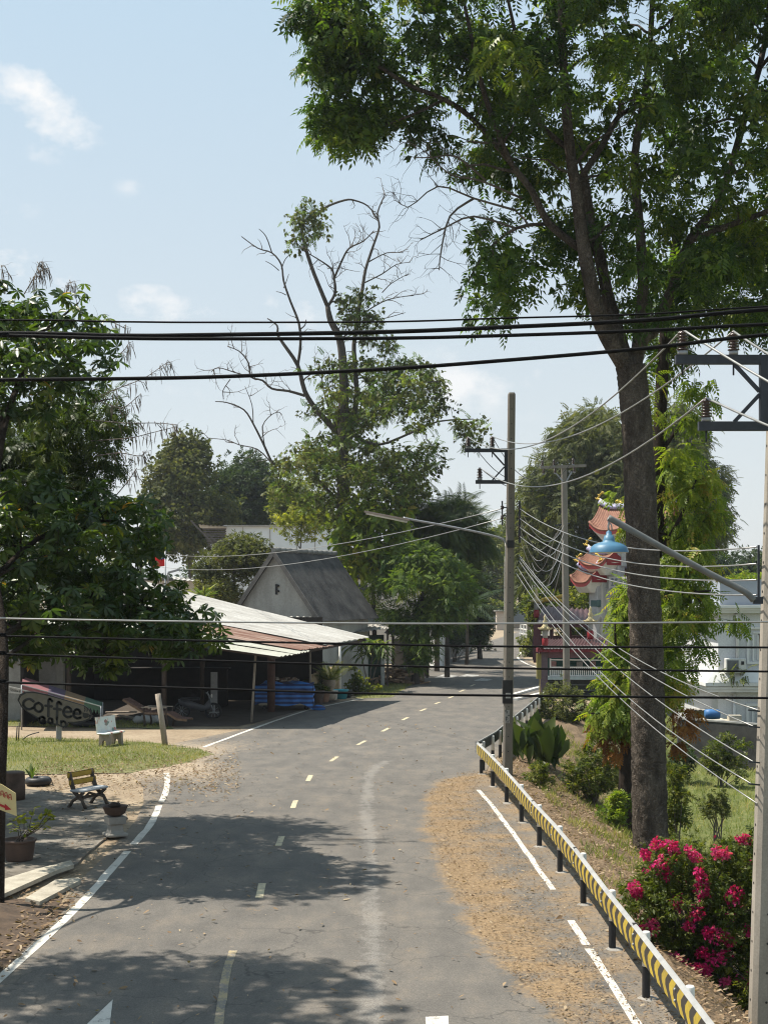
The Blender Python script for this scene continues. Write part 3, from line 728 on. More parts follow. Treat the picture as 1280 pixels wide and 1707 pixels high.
# far poles
def far_pole(u, D, vtop, label, w=.3, arm=True):
    x = P(u, 0, D)[0]; t = thing('utility_pole', label, 'utility pole', (x, D, -.2), 'power poles along the road')
    pole_shaft((x, D, -.2), (x, D, P(0, vtop, D)[2]), w, w*.8, CONCP, t, holes=False)
    if arm:
        mb = MB(); z = P(0, vtop+8, D)[2]; mb.bar((x-1.1, D-.2, z), (x+1.1, D-.2, z), .1); mb.build('crossarm', DSTEEL, t)
        mb = MB(); z = P(0, vtop+30, D)[2]; mb.bar((x-.9, D-.2, z), (x+.9, D-.2, z), .08); mb.build('crossarm', DSTEEL, t)
    return t
far_pole(881, 122, 872, 'distant concrete pole by the far right bend of the road, with two crossarms')
far_pole(888.5, 112, 992, 'short plain concrete post beside the distant pole at the far bend', .26, False)
far_pole(780, 128, 1010, 'thin far pole standing among the dark shrubs left of the road end', .2, False)
# loud speaker on the far pole
sp_ = thing('loudspeaker', 'grey horn loudspeaker mounted beside the second pole', 'loudspeaker', P(874, 920, 118))
mb = MB(); p = P(874, 920, 118)
for i in range(1): mb.lathe([(.08, 0), (.1, .3), (.22, .5), (.5, .75), (.46, .76), (.2, .5)], (0, 0, 0), 14)
mb.v = [(p[0]+x, p[1]-z, p[2]+y) for x, y, z in mb.v]; mb.bar((p[0], p[1], p[2]), (p[0]+.45, p[1]+1, p[2]-.1), .06); mb.build('horn', GALV, sp_)
# ------------------------------------------------------------------ wires
def wire(label, a, b, sag, r, mat, name='power_line', via=None, group=None, n=24):
    a = Vector(a); b = Vector(b); pts = []
    for i in range(n+1):
        t = i/n; p = a.lerp(b, t); p.z -= sag*4*t*(1-t); pts.append(p)
    mb = MB(); mb.tube(pts, r, 6); o = mb.build(name, mat); return tag(o, label, 'cable', group)
def wirepx(label, pts, D, r, mat, group=None):
    pts = [(-1500, pts[0][1]-(12 if D > 12.6 else -6))]+pts[:-1]+[pts[-1], (2500, pts[-1][1]+(pts[-1][1]-pts[-2][1])*2.2)]
    mb = MB(); mb.tube(smooth_path(px_path(pts, D), 8), r, 8); return tag(mb.build('power_line', mat), label, 'cable', group)
gU = 'cables strung overhead across the road'; gL = 'cables strung low across the view'
wirepx('thinnest topmost black cable crossing the sky above the road', [(-120, 533), (200, 536), (340, 537), (640, 536), (840, 530), (1080, 523), (1400, 505)], 12.5, .0085, WIREB, gU)
wirepx('upper of the two thick black cables running close together across the sky', [(-120, 555), (200, 559), (340, 558), (640, 553), (840, 545), (1080, 533), (1400, 508)], 12.3, .019, WIREB, gU)
wirepx('lower of the two thick black cables running close together across the sky', [(-120, 556), (0, 558.5), (200, 563.5), (340, 564.5), (640, 563.5), (840, 559), (1080, 550.5), (1400, 536)], 12.1, .0155, WIREB, gU)
wirepx('thick black cable crossing the sky below the close pair', [(-120, 634), (0, 633), (340, 628.5), (640, 615), (840, 600.5), (1080, 580), (1400, 548)], 12.0, .0165, WIREB, gU)
wirepx('thin grey cable, highest of the four low cables across the shed roof', [(-120, 1029), (0, 1031), (300, 1036), (640, 1039.5), (960, 1039), (1400, 1036)], 13, .008, WIREG, gL)
wirepx('black cable, second from the top of the four low cables', [(-120, 1055), (0, 1060), (300, 1067.5), (640, 1074.5), (860, 1078), (1400, 1080)], 13, .0098, WIREB, gL)
wirepx('black cable, third from the top of the four low cables', [(-120, 1085), (0, 1090.5), (300, 1100), (640, 1110), (960, 1116), (1400, 1121)], 13, .0098, WIREB, gL)
wirepx('black cable, lowest of the four low cables, passing over the coffee sign', [(-120, 1133), (0, 1137.5), (300, 1147), (640, 1157), (960, 1161), (1400, 1165)], 13, .011, WIREB, gL)
gH = 'high voltage lines between the poles'
for k, (nm, sg) in enumerate((('outer upper insulators', .83), ('inner upper insulators', .68), ('lower insulators', .80))):
    wire('bare high line sagging between the %s of two nearest poles' % nm, tops1[k], tops2[k], sg, .012, WIREG, group=gH)
    wire('bare high line from the %s of the second pole to the T-arm' % nm, tops2[k], tops3[k], 1.0, .011, WIREB, group=gH)
wire('bare line from the outermost near insulator down to the right edge', tops1[0], P(1420, 712, 14), .03, .014, WIREG, group=gH)
wire('bare line from the inner upper near insulator to the right edge', tops1[1], P(1420, 668, 14), .03, .014, WIREG, group=gH)
wire('bare line from the lower near insulator to the right edge', tops1[2], P(1420, 765, 14), .02, .014, WIREG, group=gH)
gB = 'service lines from the second pole rack to the near pole'
nm4 = ('topmost', 'second', 'third', 'lowest'); D2e = [P(866, v, D2) for v in (848, 864, 879, 894)]
for k in range(4):
    wire('%s of the four rack lines sagging behind the big trunk to the near pole' % nm4[k], D2e[k], sp[k], (.42, .45, .42, .42)[k], .011, WIREG, group=gB)
gT = 'telephone lines slanting down from the second pole'
tz = [((865, 925), (1263, 1184), .55), ((866, 930), (1255, 1211), .5), ((865, 935), (1255, 1270), .45), ((862, 945), (1252, 1307), .55), ((860, 955), (1262, 1340), .5)]
for k, (a, b, s) in enumerate(tz):
    wire('%s of the pale telephone lines slanting down past the trunk' % ('highest', 'second highest', 'middle', 'second lowest', 'lowest')[k], P(a[0], a[1], D2), P(b[0], b[1], D1-.1), s, .0085, WIREG, group=gT)
wire('upper service line from the left rack of the second pole to the left', P(837, 848, D2), P(180, 905, 95), 1.1, .012, WIREG)
wire('lower service line from the left rack of the second pole to the left', P(837, 864, D2), P(180, 925, 95), 1.2, .012, WIREG)
for k in range(7):
    wire('pale slack cable in the tangle between the T-arm pole and the far pole', P(938-(k % 3)*6, 872+k*9, D3), P(881, 905+k*5, 122), .9+.45*k, .017, WIREG, group='tangled slack cables near the T-arm pole')
for k in range(4):
    wire('pale service cable between the second pole and the T-arm pole', D2e[k], P(940, 875+12*k, D3), .8+.25*k, .011, WIREG, group='service cables to the T-arm pole')
# ------------------------------------------------------------------ striped guard rail
YEL = M('yellow_paint', (.55, .40, .04), (.30, .22, .05), 2.2, .55, .08, grain=25); RBLK = M('stripe_black', (.04, .037, .035), (.03, .028, .026), 5, .5, .05)
barrier = thing('guard_rail', 'road barrier with yellow and black hazard stripes on white and black posts', 'barrier', (3.0, 28, 0))
RB = [(3.2, 8.2), (3.2, 15.0), (3.18, 17.4), (3.15, 19.8), (3.14, 22.6), (3.09, 25.2), (3.0, 27.7), (2.93, 30.6), (2.85, 33.4), (2.74, 36.2), (2.62, 38.7)]
z0, z1 = .555, .87
def rail(path, striped):
    mb = MB(); path = [Vector((x, y, 0)) for x, y in path]
    nrm = Vector((-1, 0, 0)); 
    # backing channel with folded lips
    L = []
    for i, p in enumerate(path):
        t = (path[min(i+1, len(path)-1)]-path[max(i-1, 0)]).normalized(); nn = Vector((-t.y, t.x, 0))
        a = p+nn*.075
        ring = [a+Vector((0, 0, z0)), a+nn*.035+Vector((0, 0, z0+.03)), a+nn*.035+Vector((0, 0, z1-.03)), a+Vector((0, 0, z1)), a-nn*.022+Vector((0, 0, z1+.002)), a-nn*.022+Vector((0, 0, z1-.02)), a-nn*.004+Vector((0, 0, z1-.03)), a-nn*.004+Vector((0, 0, z0+.02))]
        L.append(ring)
    mb.loft(L, 2, True, False)
    return mb
mb = rail(RB, True)
tot = 0; path = [Vector((x, y, 0)) for x, y in RB]
seg = []
for a, b in zip(path, path[1:]):
    seg.append((tot, a, b)); tot += (b-a).length
def at_(s):
    for s0, a, b in reversed(seg):
        if s >= s0:
            t = (b-a).normalized(); return a+t*min(s-s0, (b-a).length+.0), Vector((-t.y, t.x, 0))
    return path[0], Vector((-1, 0, 0))
s = 0; k = 0; W = .20
zb, zm, zt = z0+.028, (z0+z1)/2, z1-.028
while s < tot-.5:
    def pt(ss, z):
        p, nn = at_(max(0, min(tot, ss))); return p+nn*.1135+Vector((0, 0, z))
    o = .20
    # chevron: lower and upper half slanted opposite ways, softened by a middle facet
    a = [pt(s, zb), pt(s+W, zb), pt(s+W+o*.85, zm-.03), pt(s+W+o*.85, zm+.03), pt(s+W+.02, zt), pt(s+.02, zt), pt(s+o*.85, zm+.03), pt(s+o*.85, zm-.03)]
    mb.add(a, [(0, 7, 2, 1), (7, 6, 3, 2), (6, 5, 4, 3)], k % 2)
    s += W; k += 1
for i_, (x, y) in enumerate(RB[1:]):
    for dz in (-.06, .06): mb.lathe([(.018, 0), (.018, .012), (.004, .02)], (0, 0, 0), 8, 2); mb.v[-24:] = [(x-.1135-c_, y+.05+a_, (z0+z1)/2+dz+b_) for a_, b_, c_ in mb.v[-24:]]
    if i_ % 2: mb.box((x-.1165, y+.22, (z0+z1)/2), (.004, .03, z1-z0-.05), 0, 1); mb.box((x-.075, y+.2, z1+.006), (.06, .05, .006), 0, 1)
mb.build('rail_panel', [YEL, RBLK, M('rail_galv', (.34, .34, .33), (.24, .24, .235), 4, .6, .1)], barrier)
RB2 = [(2.60, 38.75), (3.35, 41.7), (3.95, 44.8), (4.6, 48), (5.25, 51.2), (5.9, 54.5), (6.5, 57.5), (7.04, 60.4)]
mb = rail(RB2, False)
for i in range(len(RB2)-1):   # dark painted back face
    a, b = Vector((*RB2[i], 0)), Vector((*RB2[i+1], 0)); t = (b-a).normalized(); nn = Vector((t.y, -t.x, 0)); q = -.064
    mb.add([a+nn*q+Vector((0, 0, z0+.02)), b+nn*q+Vector((0, 0, z0+.02)), b+nn*q+Vector((0, 0, z1-.05)), a+nn*q+Vector((0, 0, z1-.05))], [(0, 1, 2, 3)], 1)
mb.build('rail_panel', [YEL, RBLK, MATS['rail_galv']], barrier)
def post(x, y, h=.81, r=.05):
    mb = MB(); z = gz(x, y)-.2
    mb.lathe([(r, z), (r, .40)], (x, y, 0), 14, 1, False); mb.lathe([(r, .40), (r, h), (r*.8, h+.015)], (x, y, 0), 14, 0)
    return mb.build('post', [WHITE, BLACK], barrier)
for x, y in RB[1:]: post(x+.03, y)
r2 = []
for i in range(len(RB2)-1):
    a, b = Vector(RB2[i]), Vector(RB2[i+1])
    for t in (0.25, .75) : r2.append(a.lerp(b, t))
for p in r2: post(p.x-.03, p.y+.0, .80)
for x, y in RB[1:]: mb = MB(); mb.blob((x+.05, y, -.03), (.16, .16, .06), 0); mb.build('footing', M('mortar', (.30, .28, .25)), barrier)
# ------------------------------------------------------------------ trees and plants
BARK = barkmat('rough_bark', (.19, .16, .13), (.05, .04, .033), 3.2)
BARKD = barkmat('dark_bark', (.085, .066, .052), (.035, .027, .022), 5)
BARKG = barkmat('grey_bark', (.16, .14, .12), (.075, .065, .058), 3)
DEAD = M('dead_wood', (.15, .125, .105), (.08, .068, .058), 3, .9, .3)
LM_BIG = leafmat('big_tree_leaf', [(0, (0.025, 0.058, 0.008)), (.4, (0.057, 0.108, 0.015)), (.7, (0.110, 0.172, 0.021)), (1, (0.213, 0.250, 0.033))], .48, .45, .35)
LM_WHORL = leafmat('whorl_leaf', [(0, (0.024, 0.050, 0.013)), (.45, (0.050, 0.088, 0.019)), (.75, (0.099, 0.143, 0.023)), (.97, (0.177, 0.183, 0.030)), (1, (0.377, 0.197, 0.023))], .45, .36, .5)
LM_FINE = leafmat('fine_leaf', [(0, (0.024, 0.045, 0.011)), (.5, (0.048, 0.076, 0.017)), (1, (0.102, 0.127, 0.028))], .4, .5, .3)
LM_BRIGHT = leafmat('bright_leaf', [(0, (0.083, 0.145, 0.017)), (.5, (0.182, 0.247, 0.028)), (.85, (0.286, 0.335, 0.044)), (1, (0.352, 0.281, 0.055))], .5, .5, .3)
LM_GREY = leafmat('grey_green_leaf', [(0, (0.052, 0.066, 0.025)), (.5, (0.098, 0.114, 0.038)), (1, (0.169, 0.168, 0.057))], .4, .6, .2)
LM_MID = leafmat('mid_green_leaf', [(0, (0.046, 0.074, 0.013)), (.5, (0.108, 0.132, 0.022)), (1, (0.242, 0.242, 0.040))], .45, .5, .3)
LM_SUN = leafmat('sunny_leaf', [(0, (.05, .10, .018)), (.5, (.115, .175, .032)), (1, (.24, .30, .06))], .48, .5, .3)
LM_YEL = leafmat('yellow_green_leaf', [(0, (.10, .13, .02)), (.5, (.19, .22, .03)), (1, (.33, .31, .05))], .5, .5, .3)
LM_DARK = leafmat('dark_far_leaf', [(0, (0.022, 0.042, 0.017)), (.5, (0.039, 0.064, 0.024)), (1, (0.072, 0.101, 0.036))], .3, .6, .2)
LM_RED = leafmat('rust_leaf', [(0, (.12, .05, .015)), (.5, (.25, .10, .02)), (1, (.36, .17, .04))], .4, .6, .2)
LM_PINK = leafmat('magenta_bract', [(0, (.36, .008, .08)), (.5, (.56, .022, .17)), (1, (.74, .12, .32))], .35, .6, .15)
TB = T_bunch(6, .55, .42); TP = T_pinnate(4); TW = T_whorl(7); TFR = T_frond(16); TS = T_single(1, .45)
TB2 = T_bunch(5, .7, .55, 1.2, 9); TP2 = T_pinnate(5, .34, .42, .45)
def px(pts): return pts
# ---- the big tree on the right
BD = 31.5
big = thing('big_tree', 'tallest leafy tree on the right with a thick rough trunk that forks high above', 'tree', (P(1085, 0, BD)[0], BD, gz(P(1085, 0, BD)[0], BD)-.2), 'tall roadside trees on the right')
k = BD/F; nodes = []; mb = MB()
def L_(pts, r0, r1, n=9, dd=None, nod=nodes, D=BD, mbx=None, wob=.05, flare=0, kk=3):
    m_ = len(pts); d = [0]*m_ if dd is None else ([dd*i/(m_-1) for i in range(m_)] if isinstance(dd, (int, float)) else dd)
    limb(mbx or mb, px_path(pts, D, d), r0*D/F, r1*D/F, n, nod, kk, wob, flare)
L_([(1089, 1480), (1084, 1400), (1081, 1250), (1078, 1100), (1072, 950), (1066, 800), (1060, 690), (1051, 610)], 30, 24, 30, flare=.25, kk=22, wob=.06)
L_([(1055, 625), (1030, 590), (1003, 540), (986, 480), (972, 405), (962, 330), (950, 250), (942, 150), (937, 50), (930, -110)], 16, 5, 10, -1.5)
L_([(968, 415), (915, 372), (885, 315), (850, 268), (815, 180), (796, 110), (775, 10)], 7, 3, 7, -1.5)
L_([(1050, 620), (1035, 570), (1015, 500), (1000, 430), (985, 370), (972, 290)], 12, 8, 9, .6)
L_([(972, 290), (1005, 240), (1030, 195), (1060, 178), (1110, 160)], 6, 3, 7, .8)
L_([(1055, 620), (1072, 565), (1092, 548), (1120, 480), (1150, 400), (1200, 330), (1240, 200), (1275, 70), (1290, -80)], 12, 4, 8, 1.5)
L_([(1062, 590), (1072, 480), (1066, 380), (1058, 260), (1080, 120), (1090, -60)], 11, 4, 8, 1.2)
L_([(850, 268), (790, 200), (740, 165), (680, 140), (610, 95), (560, 55), (520, 15)], 5, 2, 6, -1)
L_([(740, 165), (700, 185), (650, 205), (600, 225)], 3, 1.5, 5, -.4)
L_([(950, 250), (890, 190), (860, 60), (830, -80)], 5, 2, 6, -1.8)
L_([(1150, 400), (1230, 370), (1330, 330), (1440, 260)], 6, 3, 6, -1)
L_([(915, 372), (860, 380), (810, 420), (780, 470)], 3.5, 1.5, 5, -1)
bigpoly = [(503, 5), (527, 45), (522, 100), (560, 112), (532, 195), (575, 245), (608, 232), (652, 175), (690, 200), (704, 250), (738, 280), (768, 335), (758, 400), (742, 475), (775, 505), (830, 520), (876, 478), (905, 440), (938, 425), (958, 468), (950, 505), (968, 522), (1000, 480), (1040, 540), (1095, 552), (1150, 560), (1230, 500), (1330, 520), (1480, 380), (1560, 150), (1500, -150), (1300, -330), (950, -380), (680, -260), (520, -90)]
cl = clusters(bigpoly, BD, 3.6, 420, 5, 9, .55, 150)
# open the crown: gaps where the sky shows through
def thin(cl, gaps):
    keep = []
    for c in cl:
        u = 640+c[0]/c[1]*F; v = VH-(c[2]-H)/c[1]*F
        keep.append(all(((u-a)/ru)**2+((v-b)/rv)**2 > 1 for a, b, ru, rv in gaps))
    return cl[np.array(keep)]
cl = thin(cl, [(725, 330, 40, 80), (615, 165, 22, 30), (738, 140, 14, 12), (1070, 32, 26, 18), (960, 65, 10, 22), (1225, 240, 26, 60), (1190, 330, 30, 26), (1250, 55, 26, 40), (640, 30, 15, 12), (1140, 200, 14, 12), (925, 345, 22, 22), (900, 420, 20, 14), (1240, 460, 40, 30)])
connect(mb, nodes, cl, .03, .008, 5, .1, 3)
mb.build('trunk', BARK, big)
cl = gaps3(cl, .55, .84, 3)
def near_limb(c):
    if c[1] > BD+.2: return False
    u = 640+c[0]/c[1]*F; v = VH-(c[2]-H)/c[1]*F
    for a in ([(1051, 610), (1003, 540), (986, 480), (972, 405), (962, 330), (950, 230)], [(1050, 620), (1015, 500), (1000, 430), (985, 370), (972, 300)], [(962, 400), (915, 372), (885, 315), (850, 268)], [(972, 290), (1005, 240), (1030, 195)]):
        for p, q in zip(a, a[1:]):
            dx, dy = q[0]-p[0], q[1]-p[1]; t = max(0, min(1, ((u-p[0])*dx+(v-p[1])*dy)/(dx*dx+dy*dy)))
            if math.hypot(p[0]+t*dx-u, p[1]+t*dy-v) < 42: return True
    return False
cl = np.array([c for c in cl if not near_limb(c)])
cl = np.vstack([cl, np.array([P(u, v, BD-.6+.3*(i % 4)) for i, (u, v) in enumerate(((514, 22), (528, 45), (545, 22), (560, 60), (536, 92), (575, 98), (548, 112), (590, 120), (560, 150), (546, 190), (570, 200), (560, 175), (584, 232), (600, 215), (588, 190), (615, 205), (630, 90), (600, 60), (640, 185), (655, 140)))])])
pos, ax, tn = sprigs(cl, .60, 62, 7, .7, .5, .65, .6); h_ = len(pos)*3//5; ix = np.random.default_rng(2).permutation(len(pos)); pos, ax, tn = pos[ix], ax[ix], tn[ix]
cr_ = cloud('crown', big, LM_BIG, pos[:h_], ax[:h_], TP, .375, 8, .8, tn[:h_]); cloud('crown', big, LM_BIG, pos[h_:], ax[h_:], TB2, .265, 9, .9, tn[h_:])
mb = MB()   # bare dead branches on the left of its crown
for pts in ([(870, 330), (800, 300), (750, 290), (700, 245), (665, 235)], [(860, 350), (790, 330), (730, 310), (680, 345), (655, 320)], [(860, 380), (790, 360), (740, 380), (700, 400)], [(810, 300), (760, 260), (720, 262), (690, 262)], [(790, 330), (750, 360), (735, 420), (732, 450)]):
    pp = smooth_path(px_path(pts, BD, [0, -.3, -.5, -.6, -.7][:len(pts)]), 3); mb.tube(pp, [max(.006, .03-.0021*i) for i in range(len(pp))], 5)
    twigs(mb, pp[3:], .009, .8, 1.5, 2, 5+len(pts))
mb.build('dead_branches', DEAD, big)['kind'] = 'stuff'
# ---- second tree behind it
SD = 37.5
second = thing('slender_tree', 'slimmer dark trunk standing close behind the big trunk with bright leafy shoots', 'tree', (P(1048, 0, SD)[0], SD, gz(P(1048, 0, SD)[0], SD)-.2), 'tall roadside trees on the right')
nodes = []; mb = MB()
L_([(1044, 1400), (1046, 1330), (1050, 1230), (1070, 1080), (1090, 930), (1098, 780), (1101, 680), (1106, 590), (1118, 480), (1130, 380)], 17, 8, 12, 0, nodes, SD, mb, .05, .3)
L_([(1098, 760), (1140, 700), (1170, 660)], 4, 1.5, 5, -1, nodes, SD, mb)
L_([(1092, 930), (1130, 870), (1160, 800)], 4, 1.5, 5, -1, nodes, SD, mb)
L_([(1080, 1000), (1130, 990), (1185, 985)], 4, 1.5, 5, -1, nodes, SD, mb)
L_([(1060, 1150), (1030, 1110), (1025, 1040)], 4, 1.5, 5, -1.5, nodes, SD, mb)
L_([(1055, 1200), (1020, 1190), (985, 1190)], 4, 1.5, 5, -1.5, nodes, SD, mb)
upper = [(1085, 420), (1280, 380), (1420, 440), (1380, 560), (1230, 540), (1195, 520), (1160, 575), (1120, 620), (1095, 590)]
clu = clusters(upper, SD, 2.5, 46, 3, 8, .6, 90)
low = [(1100, 745), (1140, 735), (1180, 780), (1202, 855), (1175, 930), (1182, 1005), (1165, 1090), (1130, 1165), (1090, 1160), (1085, 1000)]
left = [(1032, 1015), (1048, 970), (1062, 1000), (1066, 1200), (1030, 1220), (995, 1215), (985, 1190), (1015, 1135), (1036, 1070)]
clb = np.vstack([clusters(low, SD, 1.3, 70, 4, 5, .6, 60), clusters(left, SD-.8, .9, 55, 6, 4, .6, 40), np.array([P(u, v, SD-1) for u, v in ((1150, 645), (1180, 650), (1165, 700), (1140, 690), (1075, 640), (1080, 690), (1055, 990), (1040, 830), (1050, 880), (1228, 1036))])])
connect(mb, nodes, np.vstack([clu, clb]), .03, .008, 5, .1, 3)
mb.build('trunk', BARKD, second)
pos, ax, tn = sprigs(clu, .6, 44, 17, .7, .5, .65, .55); cloud('crown', second, LM_BIG, pos, ax, TP, .42, 18, .7, tn)
pos, ax, tn = sprigs(clb, .38, 34, 19, .8, .6, .7, .5); cloud('shoots', second, LM_BRIGHT, pos, ax, TP2, .36, 20, .6, tn)
pos, ax, tn = sprigs(np.array([P(u, v, SD-1) for u, v in ((1000, 1215), (1020, 1235), (1040, 1225), (1030, 1250), (1140, 1185), (1135, 1215), (1150, 1200), (1128, 1240))]), .3, 22, 21, .8, .6, .7, .5); cloud('withered_leaves', second, LM_RED, pos, ax, TP2, .32, 20, .6, tn)
# ---- left foreground tree with whorled leaves
LD = 22.6
whorl = thing('whorl_leaf_tree', 'dark tree at the left edge with big star-shaped leaf whorls hanging over the signs', 'tree', (P(1, 0, LD)[0], LD, -.1), 'trees at the left edge')
nodes = []; mb = MB()
L_([(-2, 1530), (-1, 1420), (2, 1300), (6, 1180), (5, 1050), (-15, 900), (5, 720), (30, 640), (60, 560)], 9.5, 5, 12, [0, 0, 0, .2, .8, 2, 3, 4, 4.4], nodes, LD, mb)
L_([(5, 720), (-10, 640), (-20, 560), (0, 500)], 4, 2, 7, [3, 3.8, 4.4, 5], nodes, LD, mb)
L_([(60, 560), (100, 530), (130, 505)], 3, 2, 6, [4.4, 4.7, 5], nodes, LD, mb)
L_([(-5, 960), (60, 900), (140, 870), (230, 870)], 6, 2, 7, [1.6, 4, 4.4, 4.5], nodes, LD, mb)
L_([(4, 1060), (80, 1020), (180, 1010), (270, 1020), (330, 1050)], 6, 2, 7, [.8, 3.4, 4, 4.2, 4.2], nodes, LD, mb)
L_([(4, 1100), (70, 1060), (140, 1070), (180, 1095)], 4, 2, 6, [.6, 2.8, 3.4, 3.5], nodes, LD, mb)
L_([(-15, 900), (-120, 820), (-260, 700), (-420, 620)], 8, 3, 7, [2, 4.5, 6.5, 8], nodes, LD, mb)
L_([(-15, 900), (-260, 850), (-480, 700)], 5, 2, 7, [2, -1, -5], nodes, LD, mb)
pu = [(-90, 520), (-10, 492), (60, 494), (110, 482), (150, 492), (166, 522), (188, 545), (182, 590), (150, 640), (118, 672), (60, 700), (-90, 700)]
pl_ = [(-90, 790), (40, 790), (130, 792), (190, 822), (258, 842), (286, 872), (268, 920), (250, 955), (300, 985), (342, 1020), (366, 1078), (328, 1095), (255, 1085), (205, 1085), (192, 1122), (150, 1120), (120, 1096), (60, 1100), (-90, 1105)]
c1 = clusters(pu, LD+4, 2.2, 85, 31, 5, .6, 60); c2 = clusters(pl_, LD+4.2, 2.8, 270, 32, 5, .6, 90)
r = np.random.default_rng(3)
# unseen foliage for off-frame trees, placed to shade the patio and road
c3 = np.stack([r.uniform(-12.8, -9.8, 160), r.uniform(27, 36, 160), r.uniform(4.2, 8.8, 160)], 1)
c4 = np.stack([r.uniform(-9.6, -5.0, 260), r.uniform(15.0, 20.9, 260), r.uniform(7.6, 12.6, 260)], 1); c4 = c4[(c4[:, 0] < -c4[:, 1]*.287-.85)]
call = np.vstack([c1, c2, c3])
connect(mb, nodes, call, .02, .008, 5, .1, 4)
connect(mb, nodes, c4, .004, .004, 4, .1, 4)
mb.build('trunk', BARKD, whorl)
pos, ax, tn = sprigs(np.vstack([c1, c2]), .40, 9, 33, .8, -.25, .6, .45); ax2 = r.normal(0, 1, ax.shape); ax2[:, 2] *= .25
dirn = ax/np.linalg.norm(ax, axis=1, keepdims=True); dirn[:, 2] = np.abs(dirn[:, 2])*.6+.35
cloud('crown', whorl, LM_WHORL, pos, ax2, TW, .42, 34, .35, tn*.85, dirn)
pos, ax, tn = sprigs(np.vstack([c3, c4]), .6, 16, 35, .8, -.25, .6, .45); ax2 = r.normal(0, 1, ax.shape); ax2[:, 2] *= .25
dirn = ax/np.linalg.norm(ax, axis=1, keepdims=True); dirn[:, 2] = np.abs(dirn[:, 2])*.6+.35
cloud('crown', whorl, LM_WHORL, pos, ax2, TW, .40, 36, .35, tn*.85, dirn)
# ---- fine-leaved tree with pods behind it
PDD = 31.0
podt = thing('pod_tree', 'fine-leaved tree with dry hanging pods, between the upper and lower star-leaf foliage', 'tree', (P(-60, 0, PDD)[0], PDD, -.1), 'trees at the left edge')
nodes = []; mb = MB()
L_([(-70, 1450), (-70, 1200), (-60, 1000), (-40, 850), (20, 760), (90, 700), (150, 670)], 9, 3, 10, 0, nodes, PDD, mb)
pf = [(-90, 680), (60, 690), (128, 648), (196, 650), (214, 698), (190, 755), (182, 800), (168, 850), (120, 900), (-90, 900)]
cp = clusters(pf, PDD, 1.6, 150, 41, 4, .6, 70)
connect(mb, nodes, cp, .02, .006, 5, .1, 4)
bare = MB(); pods = MB()
for pts in ([(120, 680), (190, 650), (240, 630), (270, 610), (282, 602)], [(150, 700), (210, 705), (260, 705), (296, 708)], [(150, 735), (215, 730), (250, 722), (290, 712)], [(160, 760), (200, 755), (232, 760), (244, 752)], [(150, 620), (185, 600), (205, 585), (216, 570)], [(60, 480), (62, 455), (72, 450), (68, 440)], [(40, 490), (52, 470), (60, 455), (66, 436)], [(8, 490), (6, 460), (2, 442)], [(110, 490), (114, 478), (115, 470)], [(190, 830), (215, 800), (228, 780)], [(140, 540), (180, 535), (210, 548)], [(150, 660), (200, 680), (230, 660)]):
    pp = smooth_path(px_path(pts, PDD-1), 4); bare.tube(pp, [max(.004, .012-.0005*i) for i in range(len(pp))], 4)
    twigs(bare, pp, .004, .35, .45, 1, len(pp)+int(pts[0][1]))
    for p in pp[3:]:
        for _ in range(3):
            if random.random() < .75:
                x = random.uniform(-.06, .14); l = random.uniform(.12, .34); b = random.uniform(-.03, .07)
                a = Vector(p)+Vector((x, random.uniform(-.1, .1), random.uniform(-.04, .05)))
                pods.tube([p, a, a+Vector((b, 0, -l*.5)), a+Vector((b*1.6, .01, -l))], [.003, .006, .009, .003], 4)
mb.build('trunk', BARKD, podt); bare.build('bare_twigs', DEAD, podt)['kind'] = 'stuff'
pods.build('seed_pods', M('dry_pod', (.20, .16, .12), (.11, .085, .065), 5, .8, .1), podt)['kind'] = 'stuff'
pos, ax, tn = sprigs(cp, .38, 40, 43, .8, .4, .65, .5); cloud('crown', podt, LM_FINE, pos, ax, TP2, .27, 44, .7, tn)
# ---- the tall half-dead tree in the middle
TD = 80.0
tall = thing('half_dead_tree', 'tall half-bare tree in the middle rising above the steep-roofed house', 'tree', (P(588, 0, TD)[0], TD, -.1))
nodes = []; mb = MB(); tw = MB()
Z = lambda pts: [(340+x/2.56, 300+y/2.56) for x, y in pts]
def LT(pts, r0, r1, n=7, dd=0, per=0., ln=1.3, depth=2):
    pts = Z(pts); m_ = len(pts); pp = px_path(pts, TD, [dd*i/(m_-1) for i in range(m_)])
    limb(mb, pp, r0*TD/F*(.8 if r0 < 10 else 1), r1*TD/F*.8, n, nodes, 3, .05)
    if per: twigs(tw, smooth_path(pp, 2)[1:], max(.026, r1*TD/F*.8), ln*1.15, per*1.25, depth, int(pts[0][0]+pts[-1][1]))
LT([(600, 1950), (598, 1600), (595, 1400), (590, 1150), (596, 950), (594, 800), (580, 680), (540, 600), (528, 540)], 13, 5, 12)
LT([(528, 540), (470, 400), (440, 310), (420, 230), (425, 180), (470, 150), (530, 110), (600, 85), (640, 85), (700, 110), (740, 165)], 4.5, 1.2, 7, 1, .35, 1.0)
LT([(528, 540), (560, 480), (555, 420), (545, 380), (500, 345), (450, 315)], 3.2, 1, 6, -1, .9)
LT([(555, 420), (590, 340), (620, 290), (680, 260), (725, 215)], 2.4, .9, 6, -1.5, 1.2)
LT([(610, 1080), (650, 950), (645, 800), (640, 700), (660, 560), (675, 470), (690, 380), (722, 280), (748, 200), (740, 140), (772, 60)], 6, 1.2, 8, 2, .55, 1.2)
LT([(570, 1080), (480, 980), (430, 900), (400, 790), (340, 700), (315, 660), (312, 620), (270, 590)], 6.5, 1, 8, -1.5, .15, .8, 1)
LT([(400, 790), (412, 700), (405, 610), (370, 520), (340, 430), (330, 360), (290, 310), (230, 290), (160, 240)], 3.2, .9, 7, -1, .3, .9, 1)
